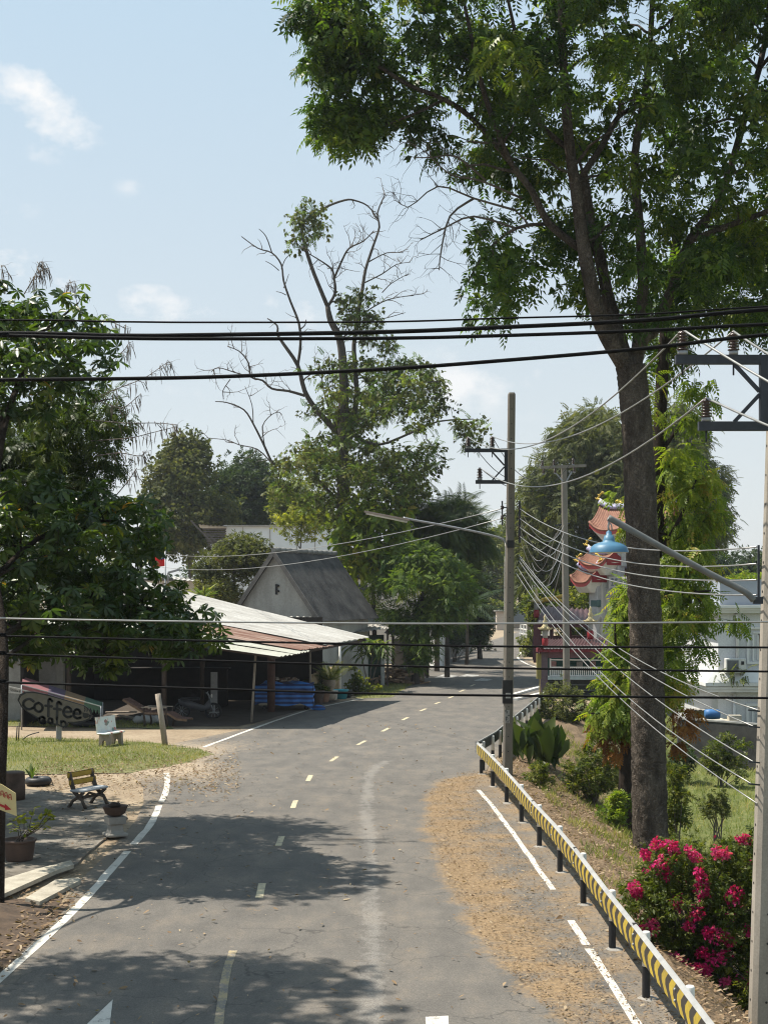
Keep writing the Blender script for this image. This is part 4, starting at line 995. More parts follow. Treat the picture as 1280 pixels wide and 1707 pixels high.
LT([(290, 310), (265, 240), (235, 208)], 1.4, .7, 5); LT([(330, 380), (345, 340), (365, 318)], 1.2, .7, 5); LT([(405, 640), (430, 620), (436, 595)], 1.6, 1, 5)
LT([(350, 490), (330, 480), (308, 475)], 1, .6, 5); LT([(320, 385), (290, 360), (262, 345)], 1.1, .6, 5); LT([(340, 460), (352, 430), (362, 400)], 1.1, .6, 5)
LT([(430, 920), (360, 900), (290, 890), (250, 855), (200, 840), (190, 780), (150, 730), (100, 710)], 3.2, .8, 6, -2, .7, 1.2)
LT([(200, 840), (130, 820), (60, 800), (30, 820)], 1.5, .7, 5, 0, .9, 1.0); LT([(112, 850), (80, 900), (85, 935)], 1.1, .6, 5, 0, .6)
LT([(560, 1360), (430, 1230), (310, 1212), (290, 1205), (260, 1140), (210, 1040), (170, 980), (100, 950), (48, 945)], 4, .8, 6, -2, .3, 1.0)
LT([(260, 1140), (250, 1050), (290, 1000), (322, 990)], 1.4, .7, 5, 0, .5); LT([(290, 1210), (230, 1150), (150, 1130), (100, 1110), (10, 1100)], 1.5, .6, 5, 0, .5, 1.1); LT([(210, 1040), (205, 960), (175, 880)], 1.2, .6, 5, 0, .5)
LT([(680, 440), (760, 400), (820, 360), (880, 350)], 1.6, .6, 5, 1, 1.0, 1.1); LT([(700, 350), (780, 310), (850, 310)], 1.5, .6, 5, 1, 1.0, 1.0)
LT([(660, 580), (760, 520), (830, 500), (935, 485)], 1.6, .7, 5, 1, .8, 1.0); LT([(700, 600), (770, 590), (860, 565)], 1.4, .6, 5, 0, .6, .9); LT([(760, 480), (800, 440), (870, 400)], 1.2, .6, 5, 0, .8, .9)
LT([(580, 680), (640, 640), (700, 615)], 2.2, 1, 5); LT([(590, 1080), (680, 1010), (780, 960), (830, 920), (900, 870), (1000, 860)], 4.5, 1.2, 6, -2); LT([(620, 1080), (740, 1130), (880, 1080), (1000, 1030), (1150, 1020)], 4, 1.2, 6, 2)
LT([(585, 1100), (520, 940), (500, 820), (490, 780)], 2, .8, 5, 0, .5); LT([(590, 1080), (600, 980), (560, 880), (545, 760)], 2, .7, 5, 0, .5)
tp = [([(497, 328), (520, 314), (538, 345), (545, 395), (522, 412), (500, 420), (478, 400), (468, 385), (484, 360)], .9, 26), ([(562, 500), (590, 472), (622, 488), (640, 530), (660, 560), (655, 605), (620, 580), (590, 565), (560, 540)], 1.4, 44),
      ([(495, 645), (540, 605), (620, 600), (705, 598), (735, 640), (765, 685), (806, 710), (796, 745), (750, 760), (718, 800), (705, 850), (640, 880), (560, 890), (500, 850), (450, 805), (462, 750), (500, 735), (555, 725), (520, 690)], 4.6, 300)]
cls = np.vstack([clusters(p, TD, t, n, 50+i, 4, .6, 60) for i, (p, t, n) in enumerate(tp)])
cls = thin(cls, [(520, 712, 22, 16), (640, 715, 22, 14), (690, 690, 18, 10), (745, 735, 14, 12), (600, 640, 12, 10), (480, 710, 30, 20)])
lo_ = cls[70:][cls[70:, 2] < P(0, 730, TD)[2]]; hi_ = cls[70:][cls[70:, 2] >= P(0, 730, TD)[2]]
cls = np.vstack([cls[:70], gaps3(hi_, .4, .66, 5), gaps3(lo_, .4, .80, 5)])
connect(mb, nodes, cls, .04, .014, 5, .1, 6)
mb.build('trunk', BARKG, tall); tw.build('dead_twigs', DEAD, tall)['kind'] = 'stuff'
pos, ax, tn = sprigs(cls[70:], .90, 40, 53, .7, .18, .65, .6, 1.0); pa_, aa_, ta_ = sprigs(cls[:70][::2], .75, 26, 57, 1.1, .5, .5, .6, 1.2); pos, ax, tn = np.vstack([pos, pa_]), np.vstack([ax, aa_]), np.concatenate([tn, ta_]); ix = np.random.default_rng(2).permutation(len(pos)); pos, ax, tn = pos[ix], ax[ix], tn[ix]; h_ = len(pos)//2
cloud('crown', tall, LM_SUN, pos[:h_], ax[:h_], TP2, .40, 54, .9, tn[:h_]); cloud('crown', tall, LM_GREY, pos[h_:], ax[h_:], TB2, .33, 55, .9, tn[h_:])
# ---- other trees
def simple_tree(name, label, cat, D, base_u, polys, T, n, rad, per, tmpl, sc, mat, seed, bark=None, group=None, r0=6, droop=.3, base_z=None, trunk_top=None, z0=0., flat=.8):
    x = P(base_u, 0, D)[0]; t = thing(name, label, cat, (x, D, z0), group)
    cl = gaps3(np.vstack([clusters(p, D, T, int(k*1.25), seed+i, 3, .6, 50) for i, (p, k) in enumerate(zip(polys, n))]), 40/D, .8, seed)
    nodes = []; mb = MB(); zt = trunk_top if trunk_top is not None else float(np.percentile(cl[:, 2], 70)); cx = float(np.mean(cl[:, 0]))
    pts = [(x, D, z0-.1), (x+(cx-x)*.15, D, z0+(zt-z0)*.35), (x+(cx-x)*.6, D+.2, z0+(zt-z0)*.7), (cx, D, zt)]
    limb(mb, pts, r0*D/F, r0*D/F*.3, 8, nodes, 4, .06, .3)
    connect(mb, nodes, cl, .03*D/60, .01*D/60, 4, .1, seed)
    mb.build('trunk', bark or BARKG, t)
    pos, ax, tn = sprigs(cl, rad, per, seed+3, flat, droop, .65, .5); cloud('crown', t, mat, pos, ax, tmpl, sc, seed+4, .7, tn)
    return t
simple_tree('broadleaf_tree', 'sunlit tree with broad light green leaves between the half-dead tree and the dense green one', 'tree', 78, 625, [[(553, 875), (590, 830), (640, 818), (682, 838), (690, 880), (700, 905), (650, 930), (620, 995), (592, 990), (558, 935)]], 1.8, [80], .65, 24, TS, .56, LM_BRIGHT, 61, r0=5)
simple_tree('dense_green_tree', 'dense dark green bushy tree beside the road right of the steep-roofed house', 'tree', 76, 692, [[(606, 990), (640, 935), (668, 915), (700, 900), (728, 918), (762, 932), (788, 965), (792, 1010), (770, 1040), (725, 1050), (660, 1042), (628, 1012)], [(672, 1040), (715, 1040), (722, 1090), (705, 1115), (680, 1105)]], 3.0, [150, 22], .55, 40, TP2, .42, LM_SUN, 65, r0=6, droop=.1)
simple_tree('cassia_tree', 'tree with dark drooping leaf sprays above and behind the dense green tree', 'tree', 82, 745, [[(690, 860), (735, 828), (778, 838), (772, 868), (815, 890), (806, 930), (765, 952), (720, 930), (690, 905)]], 2, [60], .8, 26, TFR, 1.15, LM_FINE, 71, r0=4)
simple_tree('grey_shrub_tree', 'grey-green bushy tree touching the left slope of the steep roof', 'tree', 84, 400, [[(328, 945), (375, 905), (420, 893), (448, 915), (420, 965), (395, 1010), (345, 1005)]], 2.2, [80], .75, 62, TB, .36, LM_GREY, 75, r0=4)
simple_tree('yellow_green_tree', 'thin yellow-green young tree in front of the white wall behind the steep roof', 'tree', 92, 492, [[(455, 890), (470, 855), (492, 838), (520, 842), (545, 858), (535, 885), (500, 905)]], 1.4, [30], .7, 22, TB, .42, LM_YEL, 79, r0=2.4)
simple_tree('wispy_tree', 'wispy olive-grey tree at the far left, left of the dark round one', 'tree', 125, 320, [[(262, 775), (295, 735), (318, 722), (340, 740), (360, 775), (386, 830), (384, 885), (330, 930), (245, 905), (238, 835)]], 3.4, [150], 1.25, 50, TB2, .5, LM_GREY, 83, r0=5)
simple_tree('round_dark_tree', 'dark rounded tree on the far left behind the white wall', 'tree', 135, 410, [[(352, 800), (375, 768), (405, 760), (440, 775), (468, 815), (480, 870), (420, 905), (352, 900)]], 4, [130], 1.4, 55, TB, .75, LM_DARK, 87, r0=6)
simple_tree('low_far_tree', 'low leafy tree on the skyline between the dead branches and the white wall', 'tree', 118, 480, [[(440, 850), (475, 800), (520, 800), (545, 850), (540, 905), (450, 905)]], 3, [60], 1.2, 50, TB, .6, LM_MID, 89, r0=5)
simple_tree('roadside_tree', 'shadowed dark tree with hanging leaves at the far end of the left roadside', 'tree', 104, 800, [[(768, 985), (790, 955), (812, 965), (818, 1010), (810, 1062), (785, 1070), (770, 1040)]], 1.8, [55], .8, 50, TB, .5, LM_DARK, 91, r0=4)
simple_tree('hazy_tree', 'pale hazy tree above the far end of the road, left of the second pole', 'tree', 205, 825, [[(765, 925), (790, 888), (822, 878), (852, 885), (880, 905), (885, 990), (850, 1015), (800, 1000)]], 6, [110], 2.0, 60, TB, 1.0, LM_MID, 93, r0=5)
simple_tree('feathery_tree', 'tall feathery tree behind the T-arm pole, left of the big trunk', 'tree', 112, 960, [[(862, 830), (880, 785), (905, 770), (930, 720), (965, 690), (1005, 672), (1045, 690), (1075, 740), (1075, 900), (1030, 960), (960, 1010), (880, 985), (862, 900)]], 5, [330], 1.2, 52, TP2, .75, LM_GREY, 95, r0=9)
simple_tree('feathery_tree', 'tall feathery tree showing to the right of the big trunk behind the bright shoots', 'tree', 118, 1140, [[(1085, 700), (1120, 660), (1150, 690), (1180, 735), (1202, 780), (1215, 840), (1205, 890), (1160, 930), (1085, 900)]], 5, [190], 1.2, 55, TP2, .75, LM_GREY, 99, r0=8)
simple_tree('gate_shrub_tree', 'dark green bushy tree between the T-arm pole and the shrine gate', 'tree', 92, 965, [[(945, 990), (965, 975), (990, 990), (1000, 1040), (975, 1062), (940, 1050)], [(885, 985), (905, 985), (925, 1010), (920, 1040), (890, 1040)]], 2, [50, 20], .8, 55, TB, .5, LM_MID, 103, r0=4)
for i, (u, D, pl, lb) in enumerate(((1165, 150, [(1130, 950), (1150, 925), (1190, 915), (1225, 935), (1240, 965), (1180, 985), (1130, 985)], 'far hazy tree over the white house roof, nearest to the bright shoots'), (1262, 160, [(1225, 965), (1240, 925), (1275, 915), (1310, 930), (1310, 985), (1230, 985)], 'far hazy tree over the white house roof beside the near pole'))):
    simple_tree('skyline_tree', lb, 'tree', D, u, [pl], 4, [50], 1.6, 50, TB, .75, LM_DARK, 110+i*3, r0=4, group='far trees over the white house')
simple_tree('roof_shrub', 'bright green bush just above the parapet of the white house', 'bush', 92, 1240, [[(1215, 985), (1228, 962), (1260, 958), (1290, 965), (1290, 992), (1220, 992)]], 1.5, [26], .7, 40, TB, .45, LM_BRIGHT, 117, r0=2)
# far woods closing the horizon
r = np.random.default_rng(9); n = 900
fx = r.uniform(-190, 210, n); fy = r.uniform(230, 330, n); 
hz = 9+3.5*np.sin(fx*.06)+2*np.sin(fx*.17+1)
fz = hz*r.uniform(0, 1, n)
pos, ax, tn = sprigs(np.stack([fx, fy, fz], 1), 3.2, 34, 10, .7, .2, .6, .6)
o = cloud('distant_woods', None, LM_DARK, pos, ax, TB, 2.2, 11, .8, tn); o['kind'] = 'stuff'; tag(o, 'low mass of far woods along the whole horizon', 'woods')
# ---- palms, dracaena and smaller plants
def rosette(name, label, cat, loc, n, ln, mat, seed, stem=0, up=.7, w=None, tmpl=None, par=None, group=None, bend=None):
    t = thing(name, label, cat, loc, group) if par is None else par
    r = np.random.default_rng(seed); a = r.uniform(0, 6.28, n); e = r.uniform(up-.6, up+.6, n)
    ax = np.stack([np.cos(a)*np.cos(e), np.sin(a)*np.cos(e), np.sin(e)], 1); top = np.array(loc)+np.array((0, 0, stem))
    pos = np.tile(top, (n, 1))+r.normal(0, .03, (n, 3))
    cloud('leaves', t, mat, pos, ax, tmpl or T_single(1, .16, .02, .35), ln, seed, .2, None)
    if stem:
        mb = MB(); mb.tube([loc, (loc[0]+.03, loc[1], loc[2]+stem*.5), tuple(top)], [ln*.06, ln*.05, ln*.04], 8); mb.build('stem', DEAD, t)
    return t
LM_STRAP = leafmat('strap_leaf', [(0, (.05, .09, .02)), (.6, (.12, .17, .04)), (1, (.27, .28, .09))], .4, .5, .3)
rosette('palm', 'short feathery palm behind the steep roof, left of the dense green tree', 'palm', (P(612, 0, 80)[0], 80, 0), 16, 2.6, LM_MID, 3, 3.6, .5, None, TFR)
rosette('palm', 'feathery palm with drooping fronds behind the dense green tree', 'palm', (P(728, 0, 88)[0], 88, 0), 18, 2.8, LM_MID, 4, 5.4, .4, None, TFR)
rosette('palm', 'palm with ragged fronds standing at the kerb just past the dense green tree', 'palm', (P(778, 0, 96)[0], 96, 0), 20, 2.2, LM_DARK, 5, 4.0, .2, None, TFR)
dr = thing('dracaena', 'tall dracaena with a striped leaf crown beside the right end of the shed', 'plant', G(616, 1153))
b = G(616, 1153); k = b[1]/F
for (u, v, ln, s) in ((598, 1075, 1.0, 1), (622, 1072, 1.05, 2), (640, 1078, .9, 3), (610, 1090, .8, 4), (634, 1092, .8, 5)):
    p = P(u, v, b[1]); rosette('', '', '', p, 34, ln*.85, LM_STRAP, 200+s, 0, .2, None, T_single(1, .12, .02, .5), dr)
mb = MB()
for (u, v) in ((600, 1080), (622, 1076), (638, 1082)): mb.tube([b, P((u+614)/2, 1115, b[1]), P(u, v, b[1])], .03, 6)
mb.build('stem', DEAD, dr)
rosette('agave', 'spiky pandanus bush showing above the back corner of the shed roof', 'plant', P(338, 1000, 68.5), 60, .9, LM_STRAP, 9, 0, .5, None, T_single(1, .1, .02, .2))
# elephant-ear clump right of the barrier
ec = thing('elephant_ear_plants', 'clump of tall dark paddle-shaped leaves right of the second pole', 'plant', (P(895, 0, 42)[0], 42, gz(P(895, 0, 42)[0], 42)))
r = np.random.default_rng(5); n = 46
bx = P(895, 0, 42)[0]+r.uniform(-.62, .75, n); by = 42+r.uniform(-.6, .6, n); bz = np.array([gz(a, b_) for a, b_ in zip(bx, by)])+r.uniform(0, .35, n)
ax = np.stack([r.normal(0, .38, n), r.normal(-.1, .35, n), np.full(n, 1.)], 1)
cloud('leaves', ec, LM_FINE, np.stack([bx, by, bz], 1), ax, T_single(1, .36, .05, .15), 1.15, 6, .9, None, np.stack([r.normal(0, .5, n), np.full(n, -1.), r.normal(.3, .2, n)], 1))
def bush(name, label, D, poly, T, n, rad, per, tmpl, sc, mat, seed, z=None, cat='bush', group=None):
    us = [p[0] for p in poly]; x = P(sum(us)/len(us), 0, D)[0]
    z = gz(x, D) if z is None else z
    t = thing(name, label, cat, (x, D, z), group); cl = clusters(poly, D, T, n, seed, 2, .6, 30); rb_ = np.random.default_rng(seed); cl = cl+rb_.normal(0, 1, cl.shape)*np.array((.16, .14, .13))*(rb_.random(len(cl)) < .45)[:, None]*(D/38); cl[:, 2] = np.maximum(cl[:, 2], z+.08)
    mb = MB(); 
    for i in range(0, len(cl), 2): mb.tube([(x+random.uniform(-.15, .15), D+random.uniform(-.1, .1), z-.1), ((x+cl[i][0])/2, cl[i][1], (z+cl[i][2])/2+.1), tuple(cl[i])], [.02, .014, .006], 4, 0, False)
    mb.build('stems', DEAD, t)
    pos, ax, tn = sprigs(cl, rad*.9, int(per*.75), seed, .85, .1, .7, .5, .8); cloud('leaves', t, mat, pos, ax, tmpl, sc, seed, .7, tn); return t
bush('shrub', 'pale green leafy shrub at the foot of the T-arm pole behind the barrier', 56, [(905, 1150), (950, 1140), (985, 1185), (960, 1215), (915, 1220), (895, 1190)], 1, 34, .32, 40, TB, .26, LM_GREY, 131)
bush('shrub', 'sprawling low shrub between the paddle-leaf clump and the slim trunk', 40, [(940, 1270), (985, 1240), (1030, 1260), (1035, 1310), (990, 1330), (950, 1315)], .8, 40, .24, 44, TB, .2, LM_MID, 133)
bush('shrub', 'small green shrub at the base of the second pole', 38.2, [(868, 1290), (900, 1275), (925, 1290), (920, 1312), (880, 1312)], .4, 14, .16, 34, TB, .17, LM_MID, 135)
bush('shrub', 'leafy shrub at the foot of the slim trunk', 36, [(1010, 1350), (1025, 1320), (1042, 1330), (1042, 1375), (1015, 1370)], .4, 16, .2, 40, TB, .2, LM_BRIGHT, 137)
bush('shrub', 'small leafy shrub right of the big trunk near the flowers', 33, [(1112, 1290), (1130, 1260), (1140, 1320), (1135, 1390), (1112, 1400)], .5, 20, .2, 36, TB, .2, LM_MID, 139)
bush('shrub', 'young pale shrub in the low field with white flowers', 39, [(1175, 1330), (1195, 1310), (1218, 1330), (1215, 1365), (1185, 1368)], .5, 16, .18, 30, TB, .18, LM_GREY, 141)
bush('shrub', 'dark shrub against the right end of the grey boundary wall', 50, [(1165, 1265), (1185, 1230), (1215, 1225), (1235, 1250), (1235, 1285), (1180, 1290)], .6, 24, .28, 36, TB, .24, LM_MID, 143)
bush('shrub', 'dark shrub against the left end of the grey boundary wall', 51, [(1115, 1270), (1130, 1240), (1150, 1250), (1160, 1285), (1120, 1292)], .6, 20, .28, 36, TB, .24, LM_DARK, 145)
bush('shrub', 'sunny shrub growing round the dracaena stem', 68, [(580, 1145), (596, 1118), (612, 1128), (625, 1142), (620, 1156), (585, 1158)], .5, 16, .22, 26, TB2, .2, LM_MID, 147, 0.)
bush('shrub', 'dark creeping plants on the bank below the shrine fence', 58, [(960, 1190), (1000, 1180), (1010, 1235), (975, 1240)], .8, 24, .35, 36, TB, .25, LM_DARK, 149)
for i, (u, v) in enumerate(((1187, 1316), (1195, 1326), (1178, 1352), (1122, 1328), (1118, 1345))):
    pass
# bougainvillea
bg = thing('bougainvillea', 'bougainvillea bush with magenta flowers in the lower right corner beside the barrier', 'flowering bush', (P(1160, 0, 20.8)[0], 20.8, gz(P(1160, 0, 20.8)[0], 20.8)))
pb = [(1042, 1480), (1062, 1440), (1095, 1420), (1130, 1400), (1165, 1415), (1200, 1405), (1235, 1400), (1262, 1390), (1300, 1430), (1310, 1660), (1230, 1760), (1150, 1705), (1100, 1625), (1070, 1570), (1040, 1520)]
cb = clusters(pb, 20.8, .75, 170, 151, 4, .5, 70); mb = MB()
for i in range(0, len(cb), 2): 
    c0 = Vector(bg.location); mb.tube([c0+Vector((random.uniform(-.2, .2), random.uniform(-.15, .15), -.1)), c0.lerp(Vector(cb[i]), .55)+Vector((0, 0, .2)), tuple(cb[i])], [.022, .015, .006], 5, 0, False)
mb.build('stems', DEAD, bg)
pos, ax, tn = sprigs(cb, .25, 64, 153, .85, .25, .7, .5); cloud('leaves', bg, LM_MID, pos, ax, TB, .135, 154, .9, tn*.75)
fl = np.array([P(u, v, 20.8-d) for u, v, d in ((1058, 1478, .4), (1062, 1490, .4), (1075, 1425, .3), (1102, 1440, .4), (1110, 1455, .4), (1095, 1408, .2), (1118, 1410, .3), (1124, 1420, .3), (1150, 1420, .4), (1160, 1432, .4), (1165, 1455, .6), (1170, 1468, .6), (1168, 1480, .6), (1172, 1490, .6), (1195, 1420, .4), (1208, 1424, .4), (1236, 1400, .1), (1243, 1402, .1), (1180, 1555, .7), (1192, 1560, .7), (1205, 1560, .7), (1215, 1570, .7), (1170, 1590, .7), (1155, 1528, .6), (1160, 1522, .6), (1148, 1545, .6), (1218, 1495, .6), (1225, 1490, .6), (1073, 1550, .5), (1085, 1540, .5), (1090, 1548, .5), (1165, 1615, .7), (1178, 1620, .7), (1130, 1505, .5), (1120, 1600, .6), (1135, 1610, .6), (1260, 1440, .3), (1250, 1550, .5), (1195, 1600, .7), (1210, 1640, .6), (1260, 1640, .5))])
pos, ax, tn = sprigs(fl, .085, 46, 155, 1, 0, .7, .6); q_ = cb[np.random.default_rng(6).permutation(len(cb))[:20]]+np.array((0, -.22, .05)); p2_, a2_, t2_ = sprigs(q_, .16, 9, 156, 1, 0, .7, .6); pos, ax, tn = np.vstack([pos, p2_]), np.vstack([ax, a2_]), np.concatenate([tn, t2_]); cloud('flowers', bg, LM_PINK, pos, ax, TB2, .062, 156, .9, tn)
# ---- leaf litter
LM_LIT = leafmat('dry_leaf', [(0, (.07, .045, .028)), (.4, (.17, .11, .062)), (.75, (.27, .19, .115)), (1, (.38, .30, .20))], .15, .7, .2)
r = np.random.default_rng(21)
def scatter(n, fx, z=.012):
    P_ = []
    while len(P_) < n:
        q = fx()
        if q is not None: P_.append((q[0], q[1], max(gz(q[0], q[1]), 0 if q[0] < 3 else -9)+z+r.uniform(0, .02)))
    return np.array(P_)
def shoulder():
    y = 13+26*r.random()**1.25; x = interp(STRAW, min(y, 38))+r.exponential(.9)+.1
    if r.random() > min(1, .25+(x-interp(STRAW, min(y, 38)))*.55): return None
    return (x, y) if x < 7.2 else None
def slope():
    y = r.uniform(14, 46); x = rail_x(y)+r.uniform(.1, 3.6); return (x, y)
def leftdirt():
    u = r.uniform(60, 400); v = r.normal(1290, 22); 
    if v < 1230 or v > 1345: return None
    return G(u, v)[:2]
def roadl():
    y = 14+40*r.random()**1.6; return (r.uniform(interp(LE, y), 2.6), y)
def soil():
    y = r.uniform(15, 23.5); return (-4.9-abs(r.normal(0, .8)), y)
def litter(name, label, f, n, s0, s1, seed):
    pos = scatter(n, f); a = r.uniform(0, 6.28, n); ax = np.stack([np.cos(a), np.sin(a), r.normal(.12, .14, n)], 1)
    o = cloud(name, None, LM_LIT, pos, ax, T_single(1, .42, .06, -.15), r.uniform(s0, s1, n), seed, .5, np.clip(r.normal(.55, .22, n), 0, 1)); o['kind'] = 'stuff'; tag(o, label, 'fallen leaves')
litter('leaf_litter', 'dense dry leaf litter on the road shoulder and around the barrier posts', shoulder, 17000, .016, .058, 1)
litter('leaf_litter', 'brown leaf litter covering the bank below the barrier', slope, 12000, .04, .11, 2)
litter('leaf_litter', 'pale dry leaves round the edge of the left lawn', leftdirt, 3200, .05, .12, 3)
litter('leaf_litter', 'fallen leaves scattered thinly over the asphalt', roadl, 850, .03, .13, 4)
def patio_(): return (r.uniform(-8.5, -5.3), r.uniform(23.8, 35))
litter('leaf_litter', 'leaves and debris scattered over the shaded patio', patio_, 420, .03, .10, 6)
litter('leaf_litter', 'leaves heaped on the dark soil in the lower left corner', soil, 900, .05, .15, 5)
# ------------------------------------------------------------------ buildings
PLASTER = M('grey_plaster', (.43, .42, .385), (.27, .26, .235), 1.5, .9, .15, stretch=(1, 1, .3), grain=12)
WPLAST = M('white_plaster', (.66, .66, .64), (.52, .52, .50), .9, .85, .12, stretch=(1, 1, .5), grain=20)
SHADE = M('shade_black_boards', (.022, .018, .015), (.012, .010, .009), 4, .9, .2)  # near-black colour stands in for the shade inside the shed
OLDROOF = M('old_fibre_cement', (.095, .09, .083), (.026, .026, .027), 1.1, .95, .3, stretch=(1, 1, 1), grain=14)
TIN = M('white_tin', (.50, .485, .45), (.30, .28, .25), .7, .55, .1, stretch=(1, 3, 1), grain=9)
TING = M('greenish_tin', (.46, .46, .39), (.34, .33, .27), .8, .55, .1, grain=9)
RUST = M('rusty_tin', (.31, .225, .18), (.16, .08, .055), 1.4, .75, .15, stretch=(.4, 3.5, 1), grain=12, lo=.42, hi=.66)
GREYTIN = M('weathered_tin', (.34, .33, .30), (.22, .21, .19), 1.6, .7, .15, grain=12)
WOODD = M('dark_wood', (.075, .055, .043), (.045, .033, .027), 5, .8, .2)
WOODB = M('brown_wood', (.20, .13, .085), (.12, .08, .052), 5, .8, .2, stretch=(4, 4, 1))
WOODP = M('pale_wood', (.36, .31, .25), (.24, .20, .16), 5, .85, .25, stretch=(3, 3, 1), grain=30)
BLOCK = M('cement_block', (.33, .32, .30), (.21, .20, .19), 2, .95, .3, grain=20)
def corrug(mb, p00, p10, p11, p01, pitch=.16, amp=.018, th=.006, m=0, along='u', bow=0):
    """corrugated sheet over a quad; ribs run from the 0 edge to the 1 edge of v"""
    p00, p10, p11, p01 = map(Vector, (p00, p10, p11, p01)); w = (p10-p00).length; n = max(4, int(w/pitch)*4); k = 6
    nrm = (p10-p00).cross(p01-p00).normalized()
    if nrm.z < 0: nrm = -nrm
    vs = []
    for j in range(k+1):
        t = j/k
        for i in range(n+1):
            s = i/n; p = p00.lerp(p10, s).lerp(p01.lerp(p11, s), t)+nrm*(amp*math.sin(s*w/pitch*2*math.pi)+bow*math.sin(math.pi*t)+.012*math.sin(i*.37+j*1.3))
            vs.append(p)
    N1 = n+1; b = len(vs); vs2 = [p-nrm*th for p in vs]
    fs = [(j*N1+i, j*N1+i+1, (j+1)*N1+i+1, (j+1)*N1+i) for j in range(k) for i in range(n)]
    mb.add(vs+vs2, fs+[tuple(b+q for q in f[::-1]) for f in fs], m, True); return mb
# ---- open shed
shed = thing('open_shed', 'open-sided dark shed with patched white and rusty tin roof along the left kerb', 'shed', (-6, 58, 0))
ra, rb, rc, rd = Vector((-3.92, 52.1, 2.62)), Vector((-.66, 65.0, 2.78)), Vector((-11.6, 65.0, 5.5)), Vector((-13.5, 52.1, 4.0))   # front corner, road corner, back left, front left
def rp(s, t, dz=0):   # s along the road eave (0 front), t up the slope
    return (ra.lerp(rb, s)).lerp(rd.lerp(rc, s), t)+Vector((0, 0, dz))
mb = corrug(MB(), rp(.46, 0, .10), rp(1, 0, .10), rp(1, 1, .10), rp(.46, 1, .10), .2, .02); mb.build('roof_sheet', TIN, shed)
mb = corrug(MB(), rp(.22, .0, .05), rp(.52, -.012, .05), rp(.52, 1, .05), rp(.22, 1, .05), .2, .02); mb.build('roof_sheet', RUST, shed)
mb = corrug(MB(), rp(-.02, -.02, 0), rp(.12, -.02, 0), rp(.12, 1, 0), rp(-.02, 1, 0), .5, .03, bow=-.03)
corrug(mb, rp(.11, -.03, .02), rp(.29, -.01, .0), rp(.29, 1, .0), rp(.11, 1, .02), .5, .03); mb.build('roof_sheet', TING, shed)
mb = MB()
for s in (.005, .33, .66, .985): mb.bar(rp(s, .01, -.07), rp(s, .99, -.07), .06, .1)
for t in (.03, .3, .55, .8): mb.bar(rp(.01, t, -.15), rp(.99, t, -.15), .06, .1)
mb.build('rafters', WOODD, shed)
def spost(x, y, z, r, mat, nm='post', lean=0): 
    m_ = MB(); m_.tube([(x, y, -.05), (x+lean*.5, y, z*.5), (x+lean, y, z)], r, 10, 0, True, .05); return m_.build(nm, mat, shed)
b = G(419, 1205); spost(b[0], b[1], 2.72, .045, WOODP, lean=.17)
b = G(452, 1187); spost(b[0], b[1], 2.95, .17, M('red_brown_column', (.115, .06, .045), (.07, .038, .03), 5))
b = G(517, 1172); spost(b[0], b[1], 2.85, .045, WOODP)
b = G(566, 1163); spost(b[0], b[1]+.5, 2.75, .055, WHITE)
for x, y, z in ((-8.2, 53.0, 3.1), (-11.8, 53.2, 3.6), (-8.2, 64.4, 4.3), (-7.5, 58.6, 3.7)): spost(x, y, z, .09, WOODD)
mb = MB(); mb.box((-8.1, 64.85, 1.9), (10.6, .06, 3.8)); mb.build('back_wall', SHADE, shed)  # back and side walls added so the shed stays dark inside
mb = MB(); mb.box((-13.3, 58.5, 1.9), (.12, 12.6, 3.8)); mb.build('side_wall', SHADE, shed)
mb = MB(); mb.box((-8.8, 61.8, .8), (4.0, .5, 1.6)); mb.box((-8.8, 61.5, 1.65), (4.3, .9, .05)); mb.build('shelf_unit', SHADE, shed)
m_fl = M('shade_dark_earth', (.085, .068, .053), (.05, .04, .032), 2, .95, .3, grain=20)  # floor sheet coloured dark to deepen the shed's shade
struct(sheet('shed_floor', [(-13.2, 52.6), (-5.4, 52.4), (-4.9, 53.6), (-3.0, 61), (-2.0, 64.6), (-13.2, 64.8)], .009, m_fl, 0, .08))
# bamboo screen
bs = thing('bamboo_screen', 'pale upright bamboo screen closing the road end of the shed', 'screen', G(540, 1163))
mb = MB(); a, c = Vector(G(519, 1172)), Vector(G(564, 1160)); a.z = c.z = 0; a.y += .4; c.y += .6
for i in range(34):
    p = a.lerp(c, i/33); h = 1.28+.16*i/33+random.uniform(-.05, .05); mb.tube([p, p+Vector((random.uniform(-.02, .02), 0, h))], .038, 6)
mb.bar(a+Vector((0, -.05, .4)), c+Vector((0, -.05, .4)), .03); mb.bar(a+Vector((0, -.05, 1.05)), c+Vector((0, -.05, 1.05)), .03)
mb.build('bamboo_slats', M('bamboo', (.46, .36, .22), (.33, .25, .15), 6, .7, .15, stretch=(5, 5, 1)), bs)
# ---- cart under striped blue tarpaulin
m, nt, _, L = nodes_of('striped_tarp'); tc = N(nt, 'ShaderNodeTexCoord'); sp3 = N(nt, 'ShaderNodeSeparateXYZ'); L.new(tc.outputs['Object'], sp3.inputs[0])
w = math_(nt, 'SINE', math_(nt, 'MULTIPLY', math_(nt, 'ADD', sp3.outputs[2], math_(nt, 'MULTIPLY', sp3.outputs[1], .0)), 34)); nn_ = noise(nt, 3, 4)
c = mix(nt, math_(nt, 'GREATER_THAN', w, 0), (.014, .04, .15), (.05, .20, .58)); c = mix(nt, 1., c, ramp(nt, nn_, [(.3, .8), (.7, 1.15)]), 'MULTIPLY')
TARP = finish(m, nt, c, .5, noise(nt, 5, 4), .5, .05, 0, .4)
cart = thing('food_cart', 'wheeled cart wrapped in a blue striped tarpaulin under the shed roof', 'cart', (-4.15, 59.6, 0))
